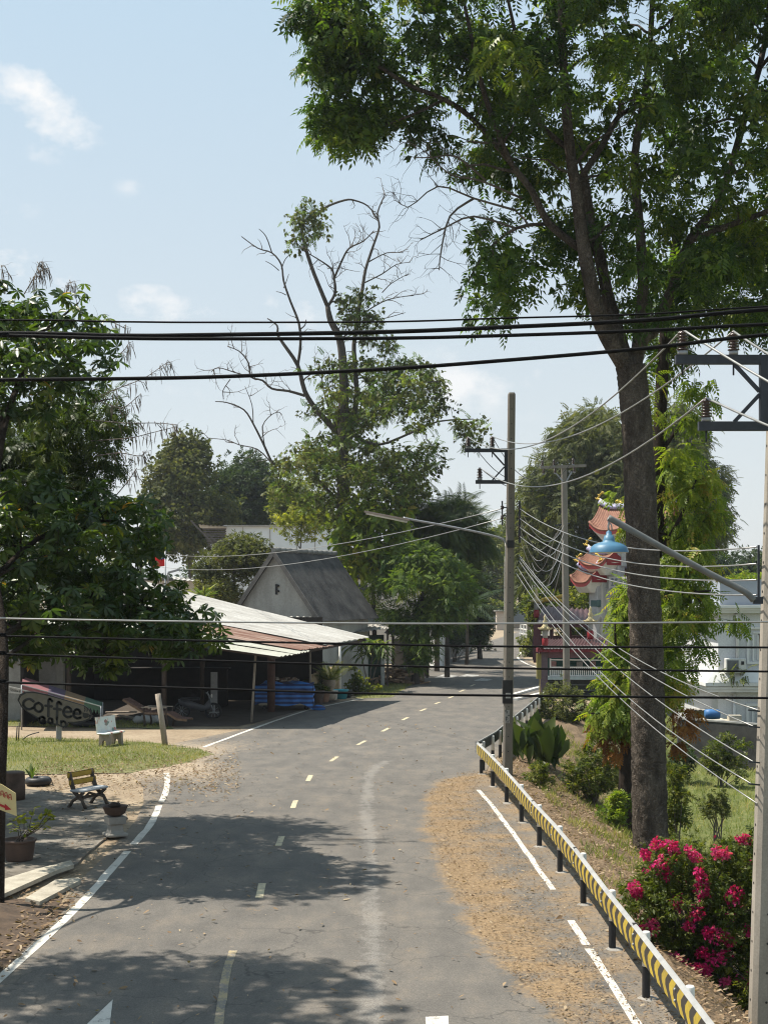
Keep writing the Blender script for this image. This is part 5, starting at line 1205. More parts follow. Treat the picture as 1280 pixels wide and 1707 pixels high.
mb = MB(); mb.box((-4.15, 59.9, .52), (2.15, 1.1, .62)); mb.build('cart_body', M('cream_panel', (.55, .50, .40), (.45, .40, .32)), cart)
mb = MB(); nx, ny = 22, 14; gridp = []
for j in range(ny+1):
    for i in range(nx+1):
        s, t = i/nx, j/ny; x = -5.38+2.42*s
        # sheet hung over the front edge: t<.62 front drop, then the top
        if t < .55: z = .25+.14*math.sin(s*9)*(.5)+(1.13-.25)*t/.55 - (.0 if s < .78 else (s-.78)*1.2*(1-t/.55)); y = 59.24+.03*math.sin(s*26)+.05*t
        else: z = 1.13+.05*math.sin(s*14+t*5)+random.uniform(-.02, .02); y = 59.27+(t-.55)/.45*1.3
        if s < .12: z -= (.12-s)*1.4*(t)
        gridp.append((x, y, z))
mb.add(gridp, [(j*(nx+1)+i, j*(nx+1)+i+1, (j+1)*(nx+1)+i+1, (j+1)*(nx+1)+i) for j in range(ny) for i in range(nx)], 0, True)
e = []
for j in range(9):
    for i in range(9):
        s, t = i/8, j/8; e.append((-2.97+.05*math.sin(t*9+s*3), 59.25+1.25*s, .12+.25*abs(math.sin(s*4))+(1.15-.2-.2*abs(math.sin(s*4)))*t))
mb.add(e, [(j*9+i, j*9+i+1, (j+1)*9+i+1, (j+1)*9+i) for j in range(8) for i in range(8)], 0, True)
mb.build('tarpaulin', TARP, cart)
for x in (-5.0, -3.25):
    mb = MB(); mb.lathe([(.02, -.03), (.10, -.025), (.10, .025), (.02, .03)], (0, 0, 0), 14); mb.v = [(x+a, 59.5+c_, .11+b_) for a, b_, c_ in mb.v]; mb.build('wheel', BLACK, cart)
mb = MB()
for i in range(16): mb.box((-4.1+random.uniform(-.5, .5), 59.8+random.uniform(-.3, .3), 1.22+random.uniform(0, .12)), (random.uniform(.1, .4), random.uniform(.05, .15), .06), random.uniform(0, 3), rx=random.uniform(-.3, .3), m=i % 2)
tag(mb.build('scrap_heap', [WOODB, WOODP]), 'small heap of wood scraps lying on top of the blue tarpaulin', 'scraps')
mb = MB(); mb.blob((-2.72, 59.4, .1), (.3, .2, .12), 0); tag(mb.build('tarp_end', TARP), 'crumpled blue tarpaulin end on the ground at the foot of the cart', 'tarpaulin')
# ---- motorbike in the dark
def wheel(parent, c, r=.29):
    mb = MB(); n = 24
    pts = [(c[0]+r*math.cos(2*math.pi*i/n), c[1], c[2]+r*math.sin(2*math.pi*i/n)) for i in range(n+1)]; mb.tube(pts, .045, 8, 0, False)
    w = mb.build('wheel', BLACK, parent); mb = MB()
    for i in range(10): a = 2*math.pi*i/10; mb.bar(c, (c[0]+r*.92*math.cos(a), c[1], c[2]+r*.92*math.sin(a)), .012)
    mb.build('rim', GALV, w)
bk = thing('motorbike', 'small motorbike parked in the dark of the shed, left of the white board', 'motorbike', (-7.3, 55.6, 0)); x0, y0 = -7.3, 55.6
wheel(bk, (x0-.62, y0, .29)); wheel(bk, (x0+.62, y0, .29))
mb = MB(); mb.tube([(x0+.55, y0, .55), (x0+.45, y0, .9), (x0+.38, y0, 1.0)], .035, 8); mb.tube([(x0+.38, y0-.3, 1.02), (x0+.36, y0, 1.0), (x0+.38, y0+.3, 1.02)], .018, 6); mb.tube([(x0+.62, y0, .29), (x0+.52, y0, .6)], .03, 6); mb.build('handlebar', GALV, bk)
mb = MB(); mb.loft([[(x0+.5, y0-.1, .8), (x0+.5, y0+.1, .8), (x0+.55, y0+.12, .4), (x0+.55, y0-.12, .4)], [(x0+.25, y0-.1, .5), (x0+.25, y0+.1, .5), (x0+.2, y0+.1, .3), (x0+.2, y0-.1, .3)], [(x0-.3, y0-.12, .68), (x0-.3, y0+.12, .68), (x0-.3, y0+.12, .4), (x0-.3, y0-.12, .4)], [(x0-.75, y0-.05, .75), (x0-.75, y0+.05, .75), (x0-.7, y0+.05, .55), (x0-.7, y0-.05, .55)]]); mb.build('fairing', M('shade_dark_fairing', (.10, .10, .11), rough=.35, bump=0), bk)  # fairing colour darkened to sink into the shed's shade
mb = MB(); mb.cbox((x0-.28, y0, .76), (.75, .24, .1)); mb.build('saddle', BLACK, bk)
mb = MB(); mb.lathe([(.02, 0), (.08, .02), (.07, .06)], (0, 0, 0), 12); mb.v = [(x0+.52+c_, y0+a, .88+b_) for a, b_, c_ in mb.v]; mb.build('headlight', WHITE, bk)
mb = MB(); p = P(357, 1150, 58); mb.box((p[0], 58, 1.0), (.27, .05, 1.35)); mb.box((p[0], 58.05, .25), (.06, .06, .5)); mb.box((p[0], 58.05, .02), (.4, .35, .04))
tag(mb.build('white_board', M('dull_white_board', (.33, .33, .32))), 'narrow upright white board on a stand in the dark of the shed', 'board')
mb = MB()
for i in range(6): mb.blob((P(232+9*(i % 3), 0, 53.5)[0]+.2*(i//3), 53.4+.2*(i % 2), .14), (.22, .18, .17), 0)
tag(mb.build('plastic_sack', M('white_plastic', (.45, .45, .44), (.35, .35, .34), 5, .5, .3)), 'white plastic sack lying in the shade behind the lounge chair', 'sack')
# ---- pots and buckets at the shed corner
def pot(name, label, loc, r, h, mat, plant=None, seed=1, group=None, pm=None, prof=None):
    t = thing(name, label, 'pot plant' if plant else 'pot', loc, group)
    mb = MB(); prof = prof or [(.68, 0), (.74, .06), (.95, .7), (1.0, .88), (1.06, .9), (1.06, 1), (.95, 1), (.9, .9)]
    mb.lathe([(a*r, b_*h) for a, b_ in prof]+[(.02, h*.88)], loc, 22, 0); mb.build('pot', mat, t)
    if plant: plant(t, Vector(loc)+Vector((0, 0, h*.88)), seed)
    return t
TERRA = M('terracotta', (.27, .15, .095), (.17, .10, .065), 5, .85, .2); EARTH = M('earthenware_dark', (.10, .065, .05), (.06, .042, .034), 5, .8, .2); STONEW = M('stone_ware', (.33, .27, .20), (.22, .18, .135), 6, .9, .2)
def fronds(n, ln, mat, tm=None, up=.8):
    def f(t, p, s):
        r = np.random.default_rng(s); a = r.uniform(0, 6.28, n); e = r.uniform(up-.5, up+.6, n)
        cloud('foliage', t, mat, np.tile(np.array(p), (n, 1)), np.stack([np.cos(a)*np.cos(e), np.sin(a)*np.cos(e), np.sin(e)], 1), tm or TFR, ln, s, .3)
    return f
pot('potted_palm', 'large urn with a palm-like plant in front of the bamboo screen', G(549, 1168), .3, .95, STONEW, fronds(22, .95, LM_MID), 3, prof=[(.7, 0), (.95, .08), (1, .22), (.6, .4), (.55, .5), (.8, .62), (1, .8), (.95, .95), (1.05, 1), (.85, 1), (.8, .93)])
pot('potted_plant', 'dark rounded pot with a small bushy plant beside the cart', G(529, 1173), .32, .6, EARTH, fronds(30, .5, LM_DARK, TB), 4)
pot('potted_plant', 'brown clay pot with a small bushy plant, next to the urn', G(540, 1171), .28, .5, TERRA, fronds(20, .45, LM_MID, TB), 5)
mb = MB(); c = G(555.5, 1167); mb.lathe([(.17, 0), (.22, .42), (.235, .43), (.21, .42), (.16, .03)], c, 20); tag(mb.build('bucket', WHITE), 'white plastic bucket between the urn and the turquoise tub', 'bucket')
mb = MB(); c = G(568, 1165); mb.lathe([(.27, 0), (.34, .38), (.38, .39), (.38, .42), (.33, .40), (.26, .03)], c, 24); tag(mb.build('tub', M('turquoise_plastic', (.05, .36, .45), (.04, .29, .37), 5, .45, .03)), 'turquoise plastic tub on the kerb at the shed corner', 'tub')
mb = MB(); c = G(578, 1163); mb.lathe([(.2, 0), (.25, .32), (.28, .33), (.28, .36), (.23, .34)], c, 20); tag(mb.build('tub', M('dark_plastic', (.04, .05, .06), bump=.03)), 'dark plastic tub right of the turquoise tub', 'tub')
# ---- steep roofed house
house = thing('gable_house', 'old house with a steep blackened roof and a blank grey gable', 'house', (-5, 71, 0))
A = Vector((-5.3, 68, 6.92)); d1 = Vector((.937, -.348, 0)); d2 = Vector((.36, .933, 0)); L_len = 7.6; hw = 2.42; ze = 3.55
Ae = A+d2*L_len
mb = MB(); g0 = A-d1*hw*.9; g1 = A+d1*hw*.9
def v3(p, z): return Vector((p.x, p.y, z))
ins = d2*.25
mb.prism([v3(A-d1*1.95+ins, -.1), v3(A+d1*1.95+ins, -.1), v3(A+d1*1.95+ins, 4.08), v3(A+ins, 6.75), v3(A-d1*1.95+ins, 4.08)], d2*(L_len-.5)); mb.build('walls', PLASTER, house)
mb = MB(); mb.box(tuple(A+ins+Vector((.05, -.03, -1.85))), (.12, .05, .5), -.35, 0)
for z in (-1.72, -1.98): mb.lathe([(.07, 0), (.08, .06), (.03, .1)], tuple(A+ins+Vector((.12, -.1, z))), 10, 0)
mb.build('wire_bracket', BLACK, house)
for sg in (-1, 1):
    mb = MB(); e0 = A+d1*sg*hw; e1 = Ae+d1*sg*(hw+.05); e0 = v3(e0, ze); e1 = v3(e1, ze+.02)
    if sg > 0: corrug(mb, A, Ae, e1, e0, .22, .022, .02)
    else: corrug(mb, Ae, A, e0, e1, .22, .022, .02)
    mb.build('roof_slope', OLDROOF, house)
mb = MB()
for i in range(12): mb.tube([A.lerp(Ae, i/12)+Vector((0, 0, .03)), A.lerp(Ae, (i+1.08)/12)+Vector((0, 0, .07))], .12, 8)
mb.build('ridge_caps', M('ridge_cap_grey', (.22, .215, .20), (.13, .13, .12), 3, .9, .2), house)
mb = MB()
for sg in (-1, 1): mb.bar(A+Vector((0, -.05, -.08)), v3(A+d1*sg*hw, ze-.06)+Vector((0, -.05, 0)), .06, .2)
mb.build('bargeboards', M('weathered_board', (.17, .155, .14), (.10, .092, .085), 4, .9, .2), house)
# lean-to porch roofs in front of and beside it
mb = MB(); q0, q1 = P(435, 1030, 65.9), P(545, 1030, 65.9); q2, q3 = P(560, 1052, 65.3), P(430, 1052, 65.3)
corrug(mb, P(432, 1028, 67.3), P(524, 1029, 66.8), P(552, 1053, 65.4), P(445, 1052, 65.6), .3, .05, .02); mb.build('porch_roof', GREYTIN, house)
mb = corrug(MB(), P(552, 1037, 76), P(622, 1030, 78), P(648, 1047, 74), P(568, 1058, 71.5), .25, .03, .02); mb.build('porch_roof', M('pale_weathered_tin', (.42, .40, .36), (.28, .265, .24), 1.6, .75, .15, grain=12), house)
mb = MB()
for (u, v, D, zt) in ((646, 1050, 74.2, None), (572, 1060, 72, None), (623, 1034, 77.5, None)): mb = MB(); p = P(u, v, D); mb.bar((p[0], D, 0), p, .1); mb.build('porch_post', WOODD, house)
mb = MB(); p0, p1 = P(578, 1065, 75.5), P(640, 1060, 77.5); mb.prism([(p0[0], p0[1], 0), (p1[0], p1[1], 0), (p1[0], p1[1], 2.6), (p0[0], p0[1], 2.6)], (0, .1, 0)); mb.build('porch_wall', M('green_boards', (.055, .10, .075), (.03, .06, .045), 4, .85, .2), house)
# neighbour's low dark porch roof
nb = thing('porch', 'low dark lean-to roof with posts beneath the dense green tree', 'porch', P(690, 1140, 80)[0:2]+(0,))
mb = corrug(MB(), P(650, 1042, 82), P(716, 1050, 82), P(700, 1064, 77), P(640, 1056, 77), .3, .03, .02); mb.build('roof_sheet', M('dark_tin', (.08, .075, .07), (.04, .038, .036), 2, .9, .2), nb)
for u, D in ((655, 78), (697, 78), (712, 81.5)): mb = MB(); p = P(u, 1060, D); mb.bar((p[0], D, 0), p, .14); mb.build('post', WOODD, nb)
mb = MB(); p0, p1 = P(655, 1, 83), P(715, 1, 83); mb.box(((p0[0]+p1[0])/2, 83, 1.1), (p1[0]-p0[0], .1, 2.2)); mb.build('back_wall', M('porch_wall_grey', (.16, .15, .14)), nb)
# white wall panel / gate at the kerb
t = thing('white_wall', 'short bright white wall end at the kerb behind the dense green tree', 'wall', P(735, 1, 92)[0:2]+(0,))
p0, p1 = P(724, 1, 92), P(738, 1, 94); mb = MB(); mb.prism([(p0[0], p0[1], 0), (p1[0], p1[1], 0), (p1[0], p1[1], 2.1), (p0[0], p0[1], 2.0)], (-.5, 2.5, 0)); mb.build('wall_panel', WPLAST, t)
mb = MB(); mb.box((p1[0]+.05, 94.2, 1.12), (.28, .28, 2.3)); mb.box((p1[0]+.05, 94.2, 2.3), (.36, .36, .08)); mb.build('pillar', WPLAST, t)
for k_, (u, D) in enumerate(((745, 103), (760, 110))):
    t = thing('gate_post', ('grey masonry gate post nearest the white wall end', 'grey masonry gate post farther along the kerb under the palms')[k_], 'gate post', P(u, 1, D)[0:2]+(0,), 'gate posts on the left kerb')
    p = P(u, 1, D); mb = MB(); mb.cbox((p[0], D, 1.1), (.5, .5, 2.2)); mb.cbox((p[0], D, 2.27), (.66, .66, .14)); mb.build('shaft', BLOCK, t)
    mb = MB(); mb.box((p[0]+.75, D+3, .8), (.08, 5.4, 1.5), -.3); mb.build('wall', BLOCK, t)
# stone table with bench, wood pile, white post
t = thing('stone_table', 'round-edged stone table with a block bench in the shade by the wood pile', 'table', P(655, 1120, 78)[0:2]+(0,)); p = P(655, 1, 78)
mb = MB(); mb.cbox((p[0]-.1, 78, .72), (2.2, 1.0, .1)); mb.build('tabletop', M('pale_terrazzo', (.40, .38, .34)), t)
for dx in (-.7, .6): mb = MB(); mb.cbox((p[0]+dx, 78, .34), (.3, .7, .67)); mb.build('leg', BLOCK, t)
for u, z, w, h in ((680, .3, .9, .6), (687, .75, .7, .3), (700, .35, .5, .7)):
    mb = MB(); q = P(u, 1, 79); mb.cbox((q[0], 79, z), (w, .5, h)); tag(mb.build('masonry_block', M('buff_block', (.34, .28, .21))), 'rough buff masonry block %s' % {680: 'on the ground right of the stone table', 687: 'stacked on another block right of the stone table', 700: 'standing under the trunk of the dense green tree'}[u], 'block')
wp = thing('wood_pile', 'heap of split firewood on the verge beside the kerb', 'firewood', G(662, 1136)); c = Vector(G(662, 1137)); mb = MB()
for i in range(90):
    h = random.uniform(0, 1.0); x = random.gauss(0, .7*(1.15-h)); y = random.gauss(0, .45); a = random.uniform(0, 3.1); d = Vector((math.cos(a), math.sin(a), random.uniform(-.3, .3)))*random.uniform(.2, .4)
    q = c+Vector((x-.2, y-1.5, h*.75+.06)); mb.bar(q-d, q+d, random.uniform(.06, .14), random.uniform(.05, .12), i % 2)
mb.build('split_logs', [WOODB, M('sunlit_split_wood', (.52, .36, .25), (.36, .24, .16), 6)], wp)['kind'] = 'stuff'  # split wood lightened to make up for missing sunlight on the pile
mb = MB(); c = G(696, 1128); mb.lathe([(.3, -.45), (.3, .45)], (0, 0, 0), 14); mb.v = [(c[0]+z, c[1]+x, .3+y) for x, y, z in mb.v]; tag(mb.build('log', WOODB), 'single thick log lying at the right end of the wood pile', 'log')
b = G(638, 1143); mb = MB(); mb.cbox((b[0], b[1], .95), (.2, .2, 2.0)); tag(mb.build('concrete_post', M('pale_post', (.50, .50, .47), grain=20)), 'pale square concrete post on the verge between dracaena and wood pile', 'post')
# dark scooter shapes/plants at far kerb
# ---- far white building with awning
wb = thing('white_building', 'long low white building with a lean-to awning far behind the steep roof', 'building', (-9, 112, 0))
mb = MB(); x0, x1_ = P(376, 1, 112)[0], P(562, 1, 112)[0]; zt_ = P(0, 878, 112)[2]; mb.box(((x0+x1_)/2, 115, zt_/2), (x1_-x0, 6, zt_)); mb.build('walls', M('white_sheet_wall', (.62, .66, .68), (.54, .58, .60), .6, .7, .05), wb)
mb = MB(); mb.box(((x0+x1_)/2, 114.9, zt_+.06), (x1_-x0+.3, 6.3, .12)); mb.build('roof_edge', GREYTIN, wb)
mb = MB()
for u in (405, 450, 495, 525, 548): mb.box((P(u, 1, 112)[0], 111.98, zt_/2), (.05, .06, zt_-.1))
mb.build('panel_seams', GREYTIN, wb)
mb = corrug(MB(), P(331, 874, 109), P(378, 877, 109), P(378, 882, 113), P(334, 880, 113), .3, .03, .03); mb.build('awning', M('awning_grey', (.36, .37, .37)), wb)
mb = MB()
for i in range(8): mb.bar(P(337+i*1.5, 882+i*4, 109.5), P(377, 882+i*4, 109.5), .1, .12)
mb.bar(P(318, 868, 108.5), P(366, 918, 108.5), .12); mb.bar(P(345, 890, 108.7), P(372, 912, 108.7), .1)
mb.build('awning_frame', M('awning_dark', (.10, .09, .085)), wb)  # frame bars in one dark brown tone
t = thing('low_building', 'low flat-roofed white building glimpsed between star-leaf tree and steep roof', 'building', (-10, 88, 0))
mb = MB(); xa, xb = P(225, 1, 88)[0], P(345, 1, 88)[0]; zt_ = P(0, 968, 88)[2]; mb.box(((xa+xb)/2, 91, zt_/2), (xb-xa, 6, zt_)); mb.build('walls', WPLAST, t)
mb = MB(); mb.box(((xa+xb)/2, 90.9, zt_+.06), (xb-xa+.5, 6.6, .14)); mb.build('roof', M('dark_roof_edge', (.12, .115, .11)), t)
mb = corrug(MB(), P(290, 966, 86.5), P(382, 972, 86.5), P(375, 968, 89), P(288, 962, 89), .3, .03, .02); mb.build('roof_sheet', TIN, t)
mb = MB(); mb.box((P(300, 1, 87.9)[0], 87.97, 1.6), (1.2, .06, 1.2)); mb.build('window', BLACK, t)
t = thing('white_house', 'white two-storey house mostly hidden behind the dense green tree', 'house', (-1, 98, 0))
mb = MB(); xa, xb = P(590, 1, 98)[0], P(735, 1, 98)[0]; mb.prism([(xa, 98, 0), (xb, 98, 0), (xb, 98, P(0, 915, 98)[2]), ((xa+xb)/2+1.6, 98, P(0, 882, 98)[2]), (xa, 98, P(0, 935, 98)[2])], (0, 6, 0)); mb.build('walls', M('cream_wall', (.60, .57, .52)), t)
mb = MB(); pk = P(696, 880, 97.6); mb.bar(pk, P(745, 918, 97.6), .3, .35); mb.bar(pk, P(600, 935, 97.6), .3, .35); mb.build('roof_edge', M('brown_roof', (.12, .085, .07)), t)
for u, v in ((603, 955), (603, 985), (628, 960)): mb = MB(); p = P(u, v, 97.98); mb.box(p, (.8, .08, .9)); mb.build('window', M('dark_glass', (.05, .055, .06), rough=.2, bump=0), t)
# flag
fl_ = thing('flag', 'red flag with a blue canton and white sun on a pole behind the shed roof', 'flag', P(275, 960, 76)[0:2]+(0,)); D = 76.; k = D/F
mb = MB(); p = P(275.5, 0, D); mb.tube([(p[0], D, 0), (p[0], D, P(0, 918, D)[2])], .035, 8); mb.build('pole', GALV, fl_)
W_, H_ = .62, .66; ox, oz = p[0]-.04, P(0, 923, D)[2]; mb = MB(); nu, nv = 20, 14
def fp(i, j, e=0.): s = i/nu; t = j/nv; return (ox-W_*s, D+.07*math.sin(s*7+t)-e, oz-H_*t-.10*s+.05*s*s)
for j in range(nv):
    for i in range(nu):
        blue = i < 9 and j < 6; cx, cy = (i-4.2)/4, (j-2.6)/2.7
        m_ = 2 if cx*cx+cy*cy < .33 else (1 if blue else 0)
        mb.add([fp(i, j), fp(i+1, j), fp(i+1, j+1), fp(i, j+1)], [(0, 1, 2, 3)], m_, True)
mb.build('cloth', [M('flag_red', (.60, .02, .02), (.52, .016, .016)), M('flag_blue', (.035, .05, .36), (.03, .04, .30)), M('flag_white', (.75, .75, .75), (.7, .7, .7))], fl_)
mb = MB(); mb.bar(P(280, 955, 80), P(301, 949, 80), .05, .12); mb.bar(P(280, 955, 80), (P(280, 1, 80)[0], 80, 0), .07); tag(mb.build('lamp_post', GALV), 'small far street lamp with a pale bar lamp right of the flag', 'street lamp')
# ---- block wall and awning behind the coffee sign
t = thing('block_wall', 'grey cement block wall end left of the dark shed behind the striped awning', 'wall', (-14.5, 54.5, 0))
mb = MB(); mb.box((-15.2, 54.6, 1.6), (5.4, .2, 3.3)); mb.build('blocks', BLOCK, t); mb = MB(); mb.box((-12.42, 54.55, 1.7), (.3, .3, 3.5)); mb.build('pillar', M('shaded_pale_pillar', (.27, .26, .24)), t)  # pillar colour toned down to stand in for tree shade
mb = MB()
for i in range(6): mb.lathe([(.13, -.03), (.16, 0), (.13, .03)], (0, 0, 0), 10); n_ = 30; mb.v[-n_:] = [(-14.9+.3*i+x, 54.46+z, 2.32+y) for x, y, z in mb.v[-n_:]]
mb.build('vent_blocks', M('vent_grey', (.22, .21, .20)), t)
aw = thing('striped_awning', 'faded pink, purple, tan and green cloth awning, colours darkened as shade, behind the coffee sign', 'awning', (-12.5, 51.5, 0)); cols = [M('faded_shaded_pink', (0.216, 0.090, 0.096), (0.174, 0.072, 0.078), 4, .8, .1), M('faded_shaded_purple', (0.102, 0.078, 0.114), (0.078, 0.060, 0.090), 4, .8, .1), M('faded_shaded_tan', (0.216, 0.144, 0.078), (0.174, 0.114, 0.066), 4, .8, .1), M('faded_shaded_green', (0.060, 0.114, 0.078), (0.048, 0.090, 0.060), 4, .8, .1)]  # cloth colours darkened to stand in for shade
D = 51.5; mb = MB(); top0, top1, bot0, bot1 = Vector(P(38, 1128, D+1)), Vector(P(171, 1171, D+.6)), Vector(P(36, 1142, D-.5)), Vector(P(168, 1178, D-.6)); nseg = 24
for i in range(nseg):
    s0, s1 = i/nseg, (i+1)/nseg; ci = min(3, int(s0*3.75)) if s0 > .03 else 0
    ci = 0 if s0 < .3 else (1 if s0 < .54 else (2 if s0 < .77 else 3))
    a, b_, c, d = top0.lerp(top1, s0), top0.lerp(top1, s1), bot0.lerp(bot1, s1), bot0.lerp(bot1, s0)
    mid = lambda p, q: p.lerp(q, .5)-Vector((0, 0, .05))
    mb.add([a, b_, mid(b_, c), c, d, mid(a, d)], [(0, 5, 2, 1), (5, 4, 3, 2)], ci)
    e = Vector((0, -.02, -.30)); h = d.lerp(c, .5)
    mb.add([d, c, c+e*.45, h+e*1.05, d+e*.45], [(0, 4, 3, 2, 1)], ci)
mb.build('cloth', cols, aw)
for p in (bot0, bot1, top0, top1): mb = MB(); mb.tube([(p.x, p.y, 0), p], .03, 6); mb.build('pole', GALV, aw)
mb = MB(); mb.bar(bot0, bot1, .03); mb.build('front_bar', GALV, aw)
mb = MB(); a = P(10, 1146, 51); 
for i in range(12): mb.bar(P(14+i*3, 1146+1.2*i, 51), P(20+i*3, 1153+.6*i, 51), .03); mb.bar(P(20+i*3, 1146+1.2*i, 51), P(14+i*3, 1153+.6*i, 51), .03)
mb.bar(P(10, 1144, 51), P(52, 1154, 51), .05); mb.bar(P(10, 1154, 51), P(52, 1157, 51), .05); mb.build('lattice_truss', M('pale_lattice', (.42, .41, .38)), aw)
for i, (x, y, z, r_) in enumerate(((-11.0, 52.4, .12, .42), (-11.05, 52.4, .34, .4), (-11.0, 52.45, .56, .41))):
    mb = MB(); n = 22; mb.tube([(x+r_*math.cos(2*math.pi*q/n), y+r_*math.sin(2*math.pi*q/n), z) for q in range(n+1)], .12, 10, 0, False); tag(mb.build('tyre', BLACK), ('bottom tyre', 'middle tyre', 'top tyre')[i]+' of the stack behind the end of the striped awning', 'tyre', 'stacked tyres by the shed')
for i, (a, b_) in enumerate((((176, 1193), (228, 1192)), ((190, 1196), (238, 1203)), ((120, 1189), (170, 1190)))):
    p, q = Vector(G(*a)), Vector(G(*b_)); p.z = q.z = .12-.03*i; mb = MB(); mb.bar(p, q, .2, .05); tag(mb.build('plank', WOODP), ('longest pale plank lying beside the grass strip, left of the lounge chair', 'short pale plank slanting towards the lounge chair', 'plank lying by the stack of tyres')[i], 'plank')
# ---- coffee sign
cs = thing('coffee_sign', 'oval hand-painted board lettered Coffee Gain on a short post on the lawn', 'sign', G(103, 1233)); D = 47.2; k = D/F
def SP(u, v, e=0.): p = P(u, v, D); return Vector((p[0], p[1]-e, p[2]))
out = [(29, 1167), (33, 1158), (42, 1153), (56, 1153), (80, 1158), (110, 1167), (140, 1176), (150, 1183), (154, 1193), (150, 1200), (140, 1204), (125, 1206), (114, 1206), (113, 1211), (106, 1214), (97, 1210), (84, 1208), (75, 1204), (66, 1205), (63, 1198), (48, 1189), (36, 1180)]
cx_, cy_ = 92, 1181
mb = MB(); mb.prism([SP(u, v, 0) for u, v in out], (0, .06, 0), 1)
inn = [(cx_+(u-cx_)*.955, cy_+(v-cy_)*.90) for u, v in out]; mb.add([SP(u, v, .004) for u, v in inn], [tuple(range(len(inn)))], 0)
mb.build('board', [M('shaded_sign_board', (.15, .13, .105), (.105, .092, .075), 3, .8, .1), BLACK], cs)  # board colour lowered to stand in for the shade on it
def strokes(mb, fn, sts, w, e):
    for st in sts:
        pp = smooth_path([fn(u, v) for u, v in st], 3) if len(st) > 2 else [Vector(fn(u, v)) for u, v in st]
        ring = []
        for a, b_ in zip(pp, pp[1:]):
            t_ = (b_-a); 
            if t_.length < 1e-6: continue
            t_.normalize(); n_ = Vector((-t_.z, 0, t_.x))*w/2; mb.prism([a-n_, b_-n_, b_+n_, a+n_], (0, -e, 0))
        for p in pp: mb.prism([p+Vector((w/2*math.cos(q*math.pi/4), -.0003, w/2*math.sin(q*math.pi/4))) for q in range(8)], (0, -e, 0))
ch = {'C': [[(.95, .2), (.6, 0), (.15, .25), (.05, .65), (.3, .98), (.65, 1), (.95, .8)]], 'o': [[(.5, 0), (.1, .25), (.08, .75), (.5, 1), (.9, .75), (.9, .25), (.5, 0)]],
      'f': [[(1.0, -.5), (.7, -.75), (.45, -.5), (.45, .3), (.42, 1.35)], [(.0, .12), (.95, .12)]], 'e': [[(.12, .5), (.85, .42), (.75, .1), (.4, 0), (.08, .35), (.12, .8), (.5, 1), (.9, .85)]],
      'G': [[(.9, .2), (.55, 0), (.1, .3), (.12, .8), (.5, 1), (.9, .85), (.9, .55), (.55, .55)]], 'a': [[(.8, .1), (.35, .0), (.08, .5), (.3, 1), (.75, .8), (.82, .1), (.9, 1)]], 'i': [[(.5, .1), (.5, 1)], [(.5, -.35), (.52, -.3)]], 'n': [[(.1, .1), (.12, 1)], [(.12, .4), (.5, .05), (.85, .3), (.9, 1)]]}
mb = MB()
def put(c, u, v, w, h, sk): 
    strokes(mb, lambda a, b_: SP(a, b_, .012), [[(u+w*x, v+h*y+sk*w*x) for x, y in st] for st in ch[c]], .085 if h > 9 else .07, .006)
for c, u, v, w, h in (('C', 38, 1164, 19, 17), ('o', 57, 1171, 15, 15), ('f', 76, 1175, 11, 14), ('f', 90, 1180, 12, 14), ('e', 105, 1178, 16, 17), ('e', 122, 1182, 14, 15)): put(c, u, v, w, h, .12)
for c, u, v, w, h in (('G', 65, 1194, 11, 11), ('a', 80, 1197, 9, 8), ('i', 92, 1199, 6, 9), ('n', 101, 1201, 10, 9)): put(c, u, v, w, h, .2)
mb.build('lettering', BLACK, cs)
mb = MB(); mb.prism([SP(u, v, .012) for u, v in ((138, 1188), (148, 1190), (147, 1196), (142, 1198), (138, 1195))], (0, -.006, 0)); strokes(mb, lambda a, b_: SP(a, b_, .012), [[(141, 1186), (142, 1183), (141, 1180)], [(145, 1186), (146, 1183), (145, 1180)], [(148, 1192), (150, 1193), (148, 1195)]], .03, .006); mb.build('cup_emblem', BLACK, cs)
mb = MB(); g = G(103, 1233); mb.cbox((g[0], D+.12, (SP(0, 1195).z)/2), (.17, .12, SP(0, 1195).z)); mb.build('post', BLOCK, cs)
# ---- arrow sign on the tree trunk
asg = thing('arrow_sign', 'small yellow arrow-shaped board with red writing on the trunk at the left edge', 'sign', P(0, 1350, 22.2)); D = 22.2
def AP(u, v, e=0.): p = P(u, v, D); return Vector((p[0], p[1]-e, p[2]))
mb = MB(); mb.prism([AP(-45, 1288), AP(4, 1309), AP(26, 1323), AP(27.5, 1361), AP(4, 1352), AP(-45, 1332)], (0, .02, 0)); mb.build('board', M('cream_yellow_board', (.60, .50, .24), (.52, .42, .20), 4, .7, .05), asg)
mb = MB(); RED = M('red_lettering', (.40, .03, .03), (.33, .03, .03))
mb.prism([AP(-40, 1323, .004), AP(8, 1343.5, .004), AP(8, 1340, .004), AP(19, 1350, .004), AP(9, 1351, .004), AP(8, 1347.5, .004), AP(-40, 1327, .004)], (0, -.004, 0))
mb.build('red_arrow', RED, asg)
mb = MB()
for i in range(9):
    u = -38+i*6.6; v = 1301+(u+38)*.43; strokes(mb, lambda a, b_: AP(a, b_, .004), [[(u, v+9), (u, v+2), (u+3, v+1), (u+4, v+5), (u+4.4, v+10)], [(u+1, v+6), (u+2.4, v+6.5)]], .011, .003)
mb.build('red_writing', RED, asg)
